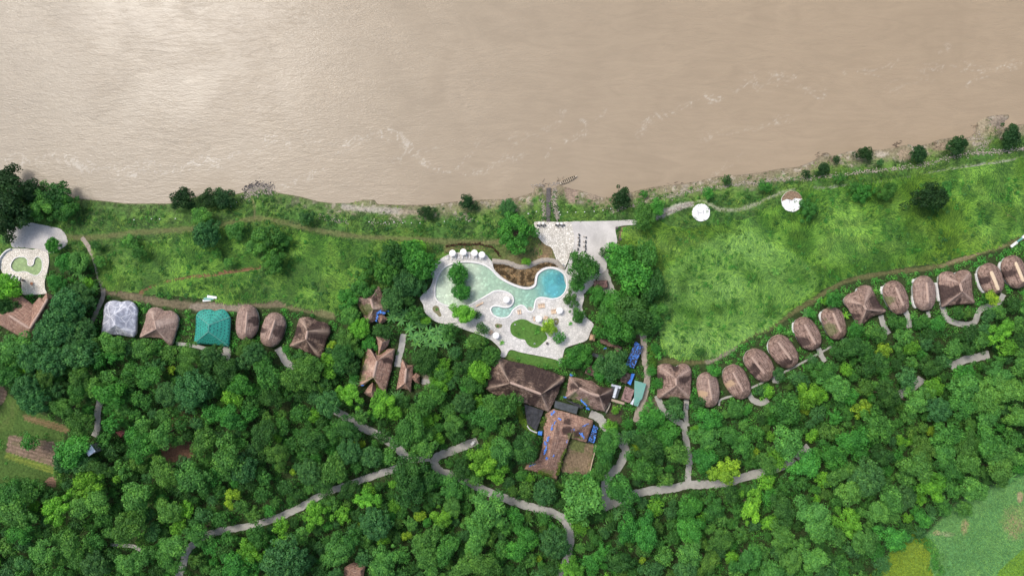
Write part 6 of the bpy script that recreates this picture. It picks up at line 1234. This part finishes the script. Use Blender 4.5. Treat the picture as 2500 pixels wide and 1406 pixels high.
def track_mask(px, py, extra=3):
    m = np.zeros(px.shape, bool)
    for pts, hw, col, stg in TRACKS: m |= distline(px, py, catmull(pts, 3), hw + extra + 1) < hw + extra
    return m
def tints(px, py, pal, n):
    t = np.array([TC[c] for c in pal]); k_ = np.clip((fbm(px * 0.02 + 3, py * 0.02, 3) - 0.3) / 0.4 * len(pal) + rg.normal(0, 0.8, n), 0, len(pal) - 1).astype(int)
    return t[k_] * (0.8 + 0.4 * rg.random((n, 1)))
N = 34000; px = rg.uniform(-120, 2620, N); py = rg.uniform(430, 1500, N)
x, y, z = G(px, py); dsh = distline(x, y, SHW, 40.0); land = inpoly(x, y, LAND)
field = inpoly(px, py, FIELD_L) | inpoly(px, py, FIELD_R); bank = (dsh < 39.5) & ~field
nz = fbm(px * 0.012, py * 0.012, 4); nz2 = fbm(px * 0.03 + 40, py * 0.03, 4)
prob = np.ones(N); prob[bank] = 0.12 + 0.75 * sstep(0.45, 0.62, nz2[bank]) * sstep(2.5, 7, dsh[bank])
prob[field] = 0.06 + 0.75 * sstep(0.48, 0.58, nz2[field])
sw = inpoly(px, py, [(1520, 560), (1680, 560), (1900, 520), (2100, 470), (2200, 500), (2050, 560), (1960, 640), (1830, 560), (1700, 590), (1640, 680), (1600, 700)]); prob[sw] = 0.55 * sstep(0.35, 0.55, nz2[sw])
fe = field & ((distline(px, py, FIELD_L, 22, True) < 18) | (distline(px, py, FIELD_R, 22, True) < 14)); prob[fe] = np.maximum(prob[fe], 0.35)
midl = inpoly(px, py, [(440, 690), (640, 665), (660, 730), (450, 735)]); prob[midl] = 0.8
bad = ~land | clear_mask(px, py, -1, False) | (clear_mask(px, py, 2.5, False) & (rg.random(N) > 0.3))
for P_ in CLEAR_POLYS: bad |= inpoly(px, py, P_) | (distline(px, py, P_, 5, True) < 3) | track_mask(px, py) | inpoly(px, py, LAWN) | inpoly(px, py, LAWN_BR) | (dsh < 2.0)
for bx, by, rx, ry, col, stg in BLOBS:
    if stg > 0.4 and rx > 5: bad |= np.hypot((px - bx) / rx, (py - by) / ry) < 0.85
bad |= inpoly(px, py, C3(RIM_N + [(1640, 340), (1600, 300), (1500, 240), (1400, 240), (1250, 300), (1100, 280), (885, 240)])) | inpoly(px, py, [(-70, 985), (160, 1010), (175, 1060), (145, 1200), (-70, 1200)]) & (rg.random(N) > 0.12)
keep = ~bad & (rg.random(N) < prob); px, py, dsh, field, bank = px[keep], py[keep], dsh[keep], field[keep], bank[keep]; n = len(px)
wood = ~field & ~bank
rad = np.where(field, rg.uniform(0.7, 1.7, n), np.where(bank, rg.uniform(0.7, 1.5, n), rg.uniform(0.9, 2.2, n)))
tint = np.where(wood[:, None], tints(px, py, "DDMTMGML", n), np.where(bank[:, None], tints(px, py, "TMDMGMO", n) * 0.92, tints(px, py, "DMTGGLM", n)))
tint[wood] *= 1.25; cot = wood & (py < 1000) & (~inpoly(px, py, FOREST_ZONE)); tint[cot] = tints(px[cot], py[cot], "MMGGLLG", cot.sum()); tint[cot] *= 1.35
for nm, m_, nl in (("undergrowth", wood, 34), ("bank_shrubs", bank, 34), ("meadow_shrubs", field, 40)):
    bushes(nm, px[m_], py[m_], rad[m_], tint[m_], nl, 0.26 + 0.14 * rad[m_], label={"undergrowth": "low green undergrowth covering the ground between trees, cottages and paths", "bank_shrubs": "low shrubs and creepers over the river bank", "meadow_shrubs": "scattered low shrubs in the long grass of the meadows"}[nm])
# explicit low hedges of brown leaved plants and the dry reed bed
def scatter_poly(poly, n):
    xs = [p[0] for p in poly]; ys = [p[1] for p in poly]; a = rg.uniform(min(xs), max(xs), n * 6); b = rg.uniform(min(ys), max(ys), n * 6); m = inpoly(a, b, poly); return a[m][:n], b[m][:n]
RB = C3(RIM_N[:-1] + [(1640, 345), (1600, 305), (1560, 275), (1490, 258), (1420, 262), (1330, 305), (1260, 330), (1160, 330), (1090, 302), (1000, 280), (890, 262)])
RB = [p[:2] for p in RB]
a, b = scatter_poly(RB, 2600); nzr = fbm(a * 0.12, b * 0.12, 3)[:, None]
bushes("dry_reed_bed", a, b, rg.uniform(0.25, 0.6, len(a)), np.array((0.14, 0.1, 0.055)) * (1 - sstep(0.45, 0.65, nzr)) + np.array((0.42, 0.32, 0.19)) * sstep(0.45, 0.65, nzr), 14, np.full(len(a), 0.34), label="brown dry reed bed along the upper side of the winding pool", cat="reeds", var_amp=0.25)
def along(pts, n, w):
    P = np.array(catmull(pts, 8)); L = np.concatenate([[0], np.cumsum(np.linalg.norm(np.diff(P, axis=0), axis=1))]); s = rg.uniform(0, L[-1], n)
    return np.interp(s, L, P[:, 0]) + rg.normal(0, w, n), np.interp(s, L, P[:, 1]) + rg.normal(0, w, n)
a, b = along([p[:2] for p in C3([(390, 95), (480, 80), (560, 72), (640, 80), (740, 70), (800, 90), (880, 105), (930, 150), (975, 210)])], 200, 1.2)
bushes("garden_hedge", a, b, rg.uniform(0.3, 0.6, len(a)), np.tile((0.09, 0.05, 0.03), (len(a), 1)), 12, np.full(len(a), 0.35), label="curved line of low dark brown plants in the lawn above the row of parasols", cat="hedge")
a, b = along([p[:2] for p in C5([(355, 690), (365, 760), (395, 830), (440, 890), (500, 935)])], 420, 3.0)
bushes("garden_hedge", a, b, rg.uniform(0.5, 1.0, len(a)), np.tile((0.13, 0.26, 0.03), (len(a), 1)), 26, np.full(len(a), 0.42), 0.6, label="curved bright green hedge along the left side of the black canopy", cat="hedge")
a, b = along([(1588, 850), (1592, 880), (1590, 905)], 120, 5); bushes("lane_shrubs", a, b, rg.uniform(0.7, 1.2, len(a)), np.tile((0.09, 0.22, 0.03), (len(a), 1)), 26, np.full(len(a), 0.45), 0.5, label="bright green shrubs along the right side of the gravel lane", cat="shrubs")
# plants growing on the old thatch
def roof_plants(lst, label, tintc, z):
    a = []; b = []
    for x0, y0, x1, y1, n, w in lst: t = rg.random(n); a.append(x0 + (x1 - x0) * t + rg.normal(0, w, n)); b.append(y0 + (y1 - y0) * t + rg.normal(0, w, n))
    a = np.concatenate(a); b = np.concatenate(b); s = 0.2 * (H - z) / H; bushes("roof_moss", 1250 + (a - 1250) * s / 0.2, 703 + (b - 703) * s / 0.2, rg.uniform(0.2, 0.5, len(a)), np.tile(tintc, (len(a), 1)), 12, np.full(len(a), 0.3), z, label=label, cat="moss")
def L8(l): return [(*C8([(a, b)])[0][:2], *C8([(c, d)])[0][:2], n, w) for a, b, c, d, n, w in l]
def L5(l): return [(*C5([(a, b)])[0][:2], *C5([(c, d)])[0][:2], n, w) for a, b, c, d, n, w in l]
roof_plants(L8([(325, 790, 255, 1110, 190, 2.0), (330, 800, 290, 900, 60, 1.5), (450, 830, 540, 770, 50, 1.5), (415, 700, 450, 820, 50, 1.2), (340, 1085, 440, 1100, 60, 1.5), (440, 1100, 450, 1190, 50, 1.5)]), "bright moss and ferns on the eaves of the tall gabled villa", (0.14, 0.2, 0.035), 3.8)
roof_plants(L8([(320, 300, 350, 390, 70, 4), (530, 230, 555, 290, 30, 2), (250, 250, 300, 330, 30, 3)]), "moss patches on the weathered square villa", (0.13, 0.17, 0.04), 4.6)
roof_plants(L5([(800, 660, 870, 680, 60, 2.0), (830, 650, 960, 740, 60, 3)]), "green plants on the lower eave of the kitchen thatch", (0.1, 0.18, 0.04), 4.0)
roof_plants(L5([(770, 930, 880, 970, 60, 2), (700, 1160, 670, 1270, 90, 2.4), (510, 1245, 620, 1270, 80, 2.2), (570, 800, 550, 860, 60, 2.5), (690, 960, 760, 940, 30, 3), (740, 1060, 700, 1150, 40, 1.5)]), "green plants and moss on the L shaped building", (0.12, 0.21, 0.035), 3.9)
# ---------------------------------------------------------------- long grass
def grass(name, px, py, length, width, tint, lift, label, flow=1.0):
    x, y, z = G(px, py); m = len(x); ang = fbm(x * 0.03 + 5, y * 0.03, 3) * 14 * flow + rg.normal(0, 0.45, m)
    dx = np.cos(ang); dy = np.sin(ang); L = length * (0.6 + 0.8 * rg.random(m)); w = width * (0.6 + 0.8 * rg.random(m)); up = lift * (0.3 + rg.random(m))
    A = np.stack([x - dy * w / 2, y + dx * w / 2, z + 0.05], 1); B = np.stack([x + dy * w / 2, y - dx * w / 2, z + 0.05], 1)
    C_ = np.stack([x + dx * L + dy * w * .2, y + dy * L - dx * w * .2, z + up], 1); D_ = np.stack([x + dx * L - dy * w * .2, y + dy * L + dx * w * .2, z + up + w * 0.3], 1)
    V = np.stack([A, B, C_, D_], 1).reshape(-1, 3); var = np.clip(0.5 + (fbm((x * dx + y * dy) * 0.12, (y * dx - x * dy) * 0.7, 3) - 0.5) * 1.9 + rg.normal(0, 0.2, m), 0, 1)
    o = link_mesh(name, np_mesh(name, V, np.arange(4 * m).reshape(m, 4), "plant_leaves", {"var": ('FLOAT', np.repeat(var, 4)), "tint": ('FLOAT_COLOR', np.repeat(tint, 4, 0))})); tag(o, label, "grass", None, "stuff")
def grass_tint(px, py):
    n1 = 0.5 + (fbm(px * 0.025, py * 0.025, 4)[:, None] - 0.5) * 0.75; n2 = fbm(px * 0.006 + 9, py * 0.006, 3)[:, None]
    c = np.array((0.085, 0.235, 0.04)) * (1 - sstep(0.4, 0.6, n1)) + np.array((0.185, 0.4, 0.07)) * sstep(0.4, 0.6, n1)
    c = c * (1 - 0.6 * sstep(0.5, 0.65, n2)) + np.array((0.15, 0.29, 0.035)) * 0.6 * sstep(0.5, 0.65, n2)
    m = (inpoly(px, py, [(1600, 700), (1700, 590), (1830, 560), (1960, 640), (2000, 700), (1880, 790), (1760, 860), (1640, 865), (1600, 800)]) * 0.8)[:, None] * sstep(0.3, 0.5, n1)
    c = c * (1 - m) + np.array((0.2, 0.42, 0.105)) * m
    dk = sstep(0.52, 0.42, fbm(px * 0.05 + 60, py * 0.05, 4))[:, None] * 0.35 * (1 - m); return c * (1 - dk) + np.array((0.045, 0.1, 0.025)) * dk
aL, bL = scatter_poly(FIELD_L, 60000); aR, bR = scatter_poly(FIELD_R, 120000); a = np.concatenate([aL, aR]); b = np.concatenate([bL, bR])
m = ~track_mask(a, b, -1) & ~clear_mask(a, b, 0) & (np.hypot(a - 1711, b - 520) > 22) & (np.hypot(a - 1932, b - 492) > 26); a, b = a[m], b[m]
grass("tall_grass", a, b, 2.1, 0.34, grass_tint(a, b), 0.35, "long wind laid grass of the two meadows")
a = rg.uniform(-60, 2560, 90000); b = rg.uniform(270, 620, 90000); x, y, z = G(a, b); d = distline(x, y, SHW, 40.0)
m = inpoly(x, y, LAND) & (d < 39) & (d > 1.5) & ~inpoly(a, b, FIELD_L) & ~inpoly(a, b, FIELD_R) & ~track_mask(a, b, -2) & ~clear_mask(a, b, 0) & (rg.random(len(a)) < np.where(a > 750, 0.12 + 0.85 * sstep(4, 10, d), 0.3 + 0.65 * sstep(2, 7, d))) & (fbm(a * 0.03, b * 0.03, 4) > 0.4)
for bx, by, rx, ry, col, stg in BLOBS:
    if stg > 0.7 and rx > 5: m &= np.hypot((a - bx) / rx, (b - by) / ry) > 0.95
a, b = a[m], b[m]; n1 = fbm(a * 0.03 + 8, b * 0.03, 4)[:, None]
grass("bank_grass", a, b, 1.0, 0.28, np.array((0.06, 0.13, 0.04)) * (1 - sstep(0.35, 0.65, n1)) + np.array((0.13, 0.25, 0.05)) * sstep(0.35, 0.65, n1), 0.3, "grass and creepers on the river bank")
a, b = scatter_poly([(2180, 1345), (2265, 1300), (2330, 1235), (2400, 1200), (2470, 1170), (2520, 1140), (2560, 1500), (2130, 1500)], 26000); n1 = fbm(a * 0.02, b * 0.02, 4)[:, None]
tl = np.array((0.09, 0.25, 0.075)) * (1 - n1) + np.array((0.15, 0.34, 0.1)) * n1; ym = inpoly(a, b, [(2080, 1450), (2180, 1340), (2240, 1290), (2275, 1330), (2270, 1380), (2300, 1450)])
tl[ym] = (0.19, 0.29, 0.025); gm = inpoly(a, b, [(2410, 1450), (2440, 1390), (2520, 1320), (2700, 1250), (2700, 1500)]); tl[gm] = (0.13, 0.28, 0.03)
m = np.ones(len(a), bool)
for bx, by, rx, ry, col, stg in BLOBS:
    if stg > 0.7 and rx > 5: m &= np.hypot((a - bx) / rx, (b - by) / ry) > 1.0
grass("clearing_grass", a[m], b[m], 0.5, 0.22, tl[m], 0.12, "short grass of the clearing in the lower right corner")
a, b = along([(2245, 1310), (2275, 1345), (2285, 1380), (2290, 1410)], 150, 7); bushes("clearing_shrubs", a, b, rg.uniform(0.6, 1.4, len(a)), tints(a, b, "MGGL", len(a)), 28, np.full(len(a), 0.4), label="green shrub line dividing the two lawns of the clearing", cat="shrubs")
# ---------------------------------------------------------------- rubble
def rubble(name, a, b, s, mat, label):
    x, y, z = G(a, b); n = len(x); z = np.maximum(z, -4.1); base = np.array([(1, 0, 0), (0, 1, 0), (-1, 0, 0), (0, -1, 0), (0, 0, 0.8), (0, 0, -0.8)], float)
    T = np.array([(0, 1, 4), (1, 2, 4), (2, 3, 4), (3, 0, 4), (1, 0, 5), (2, 1, 5), (3, 2, 5), (0, 3, 5)])
    sc = (s * (0.5 + rg.random(n)))[:, None, None] * (0.7 + 0.6 * rg.random((n, 6, 1))); an = rg.random(n) * 6.28; ca, sa = np.cos(an), np.sin(an)
    P = base[None] * sc; P = np.stack([P[..., 0] * ca[:, None] - P[..., 1] * sa[:, None], P[..., 0] * sa[:, None] + P[..., 1] * ca[:, None], P[..., 2]], -1) + np.stack([x, y, z + 0.1], 1)[:, None]
    F = (T[None] + 6 * np.arange(n)[:, None, None]).reshape(-1, 3); o = link_mesh(name, np_mesh(name, P.reshape(-1, 3), F, mat)); tag(o, label, "stones", None, "stuff")
A = []; B = []
for pts, n, w in (([(1595, 487), (1640, 478), (1690, 466), (1760, 456), (1800, 451), (1850, 446), (1905, 439), (1960, 437)], 560, 3.0), ([(1960, 437), (2050, 429), (2100, 421), (2160, 415), (2200, 410), (2260, 401), (2310, 388), (2360, 377), (2420, 372), (2500, 363), (2560, 350)], 1000, 3.2),
   ([(1322, 486), (1328, 510), (1327, 538)], 130, 2.5), ([(1354, 462), (1353, 490), (1357, 520), (1362, 534)], 420, 3.5), ([(1340, 455), (1362, 448), (1372, 446)], 60, 2), ([(1300, 455), (1315, 452), (1330, 456)], 60, 2.5), ([(780, 525), (800, 535), (850, 543)], 90, 4), ([(1490, 519), (1540, 503), (1580, 492)], 90, 3),
   ([(905, 540), (990, 545)], 50, 4), ([(1110, 535), (1160, 540)], 30, 4), ([(2380, 330), (2395, 350), (2400, 370)], 120, 8), ([(1610, 525), (1660, 508), (1690, 498)], 120, 3)):
    a, b = along(pts, n, w); A.append(a); B.append(b)
a, b = along([(600, 478), (625, 462), (650, 462), (665, 468)], 700, 7); A.append(a); B.append(b)
a = np.concatenate(A); b = np.concatenate(B); rubble("pale_rubble", a, b, 0.27, "stone_pale", "pale stones lining the bank, the stairway and the spit")
a, b = along([(598, 465), (632, 450), (665, 456)], 150, 4); rubble("dark_rubble", a, b, 0.35, "stone_dark", "dark stones and debris on the rubble spit")
# driftwood along the water's edge
m = MB(); DW = [(2030, 392, 20), (2190, 353, 16), (2000, 378, 8), (1325, 452, 8), (1370, 444, 6), (2290, 358, 10), (1240, 483, 6), (2280, 352, 6), (1640, 446, 5), (2380, 310, 8)]
for px, py, n in DW:
    for _ in range(n):
        x, y, z = G1(px + rg.normal(0, 7), py + rg.normal(0, 3.5)); z = max(z, -3.95); a = rg.normal(0.4, 0.7); L = rg.uniform(0.6, 2.2); m.tube((x, y, z + 0.1), (x + L * math.cos(a), y + L * math.sin(a), z + 0.25), 0.09, 0.05, 5)
tag(m.build("driftwood", "bark"), "brown driftwood and roots scattered along the water's edge", "driftwood", None, "stuff")
# ---------------------------------------------------------------- banana plants and palms
def blades(seed, nb, L, w, droop, rise):
    rg2 = random.Random(seed); V = []; Q = []; VA_ = []
    for i in range(nb):
        a = i * 2.39996 + rg2.random() * 0.6; l = L * (0.7 + 0.5 * rg2.random()); n = 6; v0 = rise * (0.6 + 0.6 * rg2.random()); tilt = (rg2.random() - .5) * 0.8; sh = 0.3 + 0.5 * rg2.random()
        for k_ in range(n + 1):
            t = k_ / n; rr = l * t * (1 - 0.12 * t); z = v0 * t * 1.6 - droop * t * t; ww = w * (math.sin(math.pi * min(1, 0.12 + t * 0.9)) ** 0.7) * (0.9 + 0.2 * rg2.random()) / 2
            cx, cy = rr * math.cos(a), rr * math.sin(a); nx, ny = -math.sin(a), math.cos(a); o = len(V)
            V += [(cx + nx * ww, cy + ny * ww, z - ww * (0.5 - tilt)), (cx, cy, z), (cx - nx * ww, cy - ny * ww, z - ww * (0.5 + tilt))]; VA_ += [sh, sh + 0.3, sh]
            if k_: Q += [(o - 3, o - 2, o + 1, o), (o - 2, o - 1, o + 2, o + 1)]
    return np_mesh("leaves", V, [q[::-1] for q in Q], "tree_leaves", {"var": ('FLOAT', VA_)})
BAN = [blades(i, 9 + i % 3, 2.9, 0.62, 1.3, 1.1) for i in range(4)]; PALM = [blades(40 + i, 16, 3.6, 0.4, 1.6, 1.0) for i in range(2)]
m = MB(); m.tube((0, 0, -0.1), (0, 0, 1), 0.16, 0.11, 8); STEM = m.mesh("stem", "bark")
BP = [(*p[:2], 0, 'T') for p in C8([(650, 400), (740, 370), (700, 450), (820, 450), (880, 500), (790, 540), (960, 490), (900, 590), (1000, 560), (830, 620), (940, 650), (1040, 630), (990, 700), (1090, 560), (1150, 540), (1110, 640), (1190, 600), (1170, 690), (1060, 710), (1230, 670), (870, 700), (600, 420)])]
BP += [(*p[:2], 0, 'L') for p in C8([(1430, 700), (850, 690)])] + [(*C8([(190, 1100)])[0][:2], 1, 'T'), (*C8([(645, 1265)])[0][:2], 1, 'T'), (*C5([(260, 1120)])[0][:2], 1, 'T')]
BP += [(*p[:2], 0, 'G') for p in CB([(110, 250), (125, 320), (30, 850)])] + [(*p[:2], 1, 'M') for p in C1([(520, 750), (560, 790), (600, 880), (20, 520), (110, 1345), (640, 860)])] + [(*C7([(750, 760)])[0][:2], 0, 'B'), (*C7([(60, 340)])[0][:2], 0, 'L'), (*C7([(350, 750)])[0][:2], 0, 'T')]
BP += [(*p[:2], 1, 'T') for p in crop(1250, 1000, 3.463, [(850, 910), (820, 1000), (130, 930), (900, 870)])] + [(*p[:2], 1, 'T') for p in crop(1880, 900, 2.779, [(1190, 915), (1090, 1000), (440, 1340), (480, 1290), (1640, 740), (350, 1370)])] + [(*p[:2], 1, 'M') for p in crop(600, 900, 2.778, [(540, 1180), (1000, 210), (1500, 960)])]
blab = {}
for i, (px, py, kd, c) in enumerate(BP):
    n_, lx, ly = min(LM, key=lambda q: math.hypot(q[1] - px, q[2] - py)); a = math.atan2(ly - py, px - lx); key = ("palm" if kd else "banana plant", TN[c], SEC[int(round(a / (math.pi / 4))) % 8], n_); blab.setdefault(key, []).append((math.hypot(px - lx, py - ly), i))
bl2 = {}
NORD = ["nearest it", "second nearest it", "third nearest it", "fourth nearest it", "fifth nearest it", "sixth nearest it", "seventh nearest it", "eighth nearest it", "ninth nearest it", "tenth nearest it", "eleventh nearest it", "twelfth nearest it"] + ["farther off"] * 20
for (nn, col, sec, lm), l in blab.items():
    l.sort()
    for k_, (d, i) in enumerate(l): bl2[i] = "%s %s %s the %s%s" % (col, nn, sec, lm, ", " + NORD[k_] if len(l) > 1 else "")
for i, (px, py, kd, c) in enumerate(BP):
    hgt = 4.5 if kd else 2.6; x, y = W(px, py, hgt + 0.6); t = tag(empty("palm" if kd else "banana_plant", x, y, 0), bl2[i], "palm" if kd else "banana plant", "palms among the trees" if kd else "banana plants")
    f = link_mesh("leaves", (PALM if kd else BAN)[i % 2 if kd else i % 4], t); f.location = (0, 0, hgt); f.rotation_euler = (0, 0, i * 1.3); q_ = 1.25 if c == 'T' else 0.95; f.scale = (q_, q_, 1); b = (1.05 if c == 'T' else 0.75) + 0.3 * crn.random(); f.color = (TC[c][0] * b, TC[c][1] * b, TC[c][2] * b, 1)
    s_ = link_mesh("stem", STEM, t); s_.scale = (1.1, 1.1, hgt + 0.15)
# small tufted plants on the deck and in the kidney lawn
TU = blades(77, 14, 0.9, 0.16, 0.35, 0.5)
for (px, py, s_, c), lab in zip([(*p[:2], p[2], p[3]) for p in CP([(1478, 1112, 1.5, 'G'), (500, 1385, 1.9, 'L'), (740, 1265, 1.2, 'D'), (1000, 1230, 2.2, 'M'), (1015, 1180, 1.6, 'D'), (805, 1182, 1.2, 'L'), (440, 1150, 1.0, 'D')])] + [(1066, 755, 1.1, 'M')],
     ["small round tufted plant alone on the right part of the deck", "pale tufted plant at the lower left edge of the deck", "dark tufted plant in the lower left of the kidney lawn", "large tufted plant in the right part of the kidney lawn", "dark tufted plant at the upper right of the kidney lawn", "pale wispy plant near the top of the kidney lawn", "dark tufted plant in the small oval bed left of the kidney lawn", "tufted plant in the guitar shaped bed at the left end of the deck"]):
    x, y = W(px, py, 1); t = link_mesh("garden_plant", TU); t.location = (x, y, 0.75); t.scale = (s_, s_, s_); t.color = (*[q * 1.2 for q in TC[c]], 1); tag(t, lab, "garden plant")
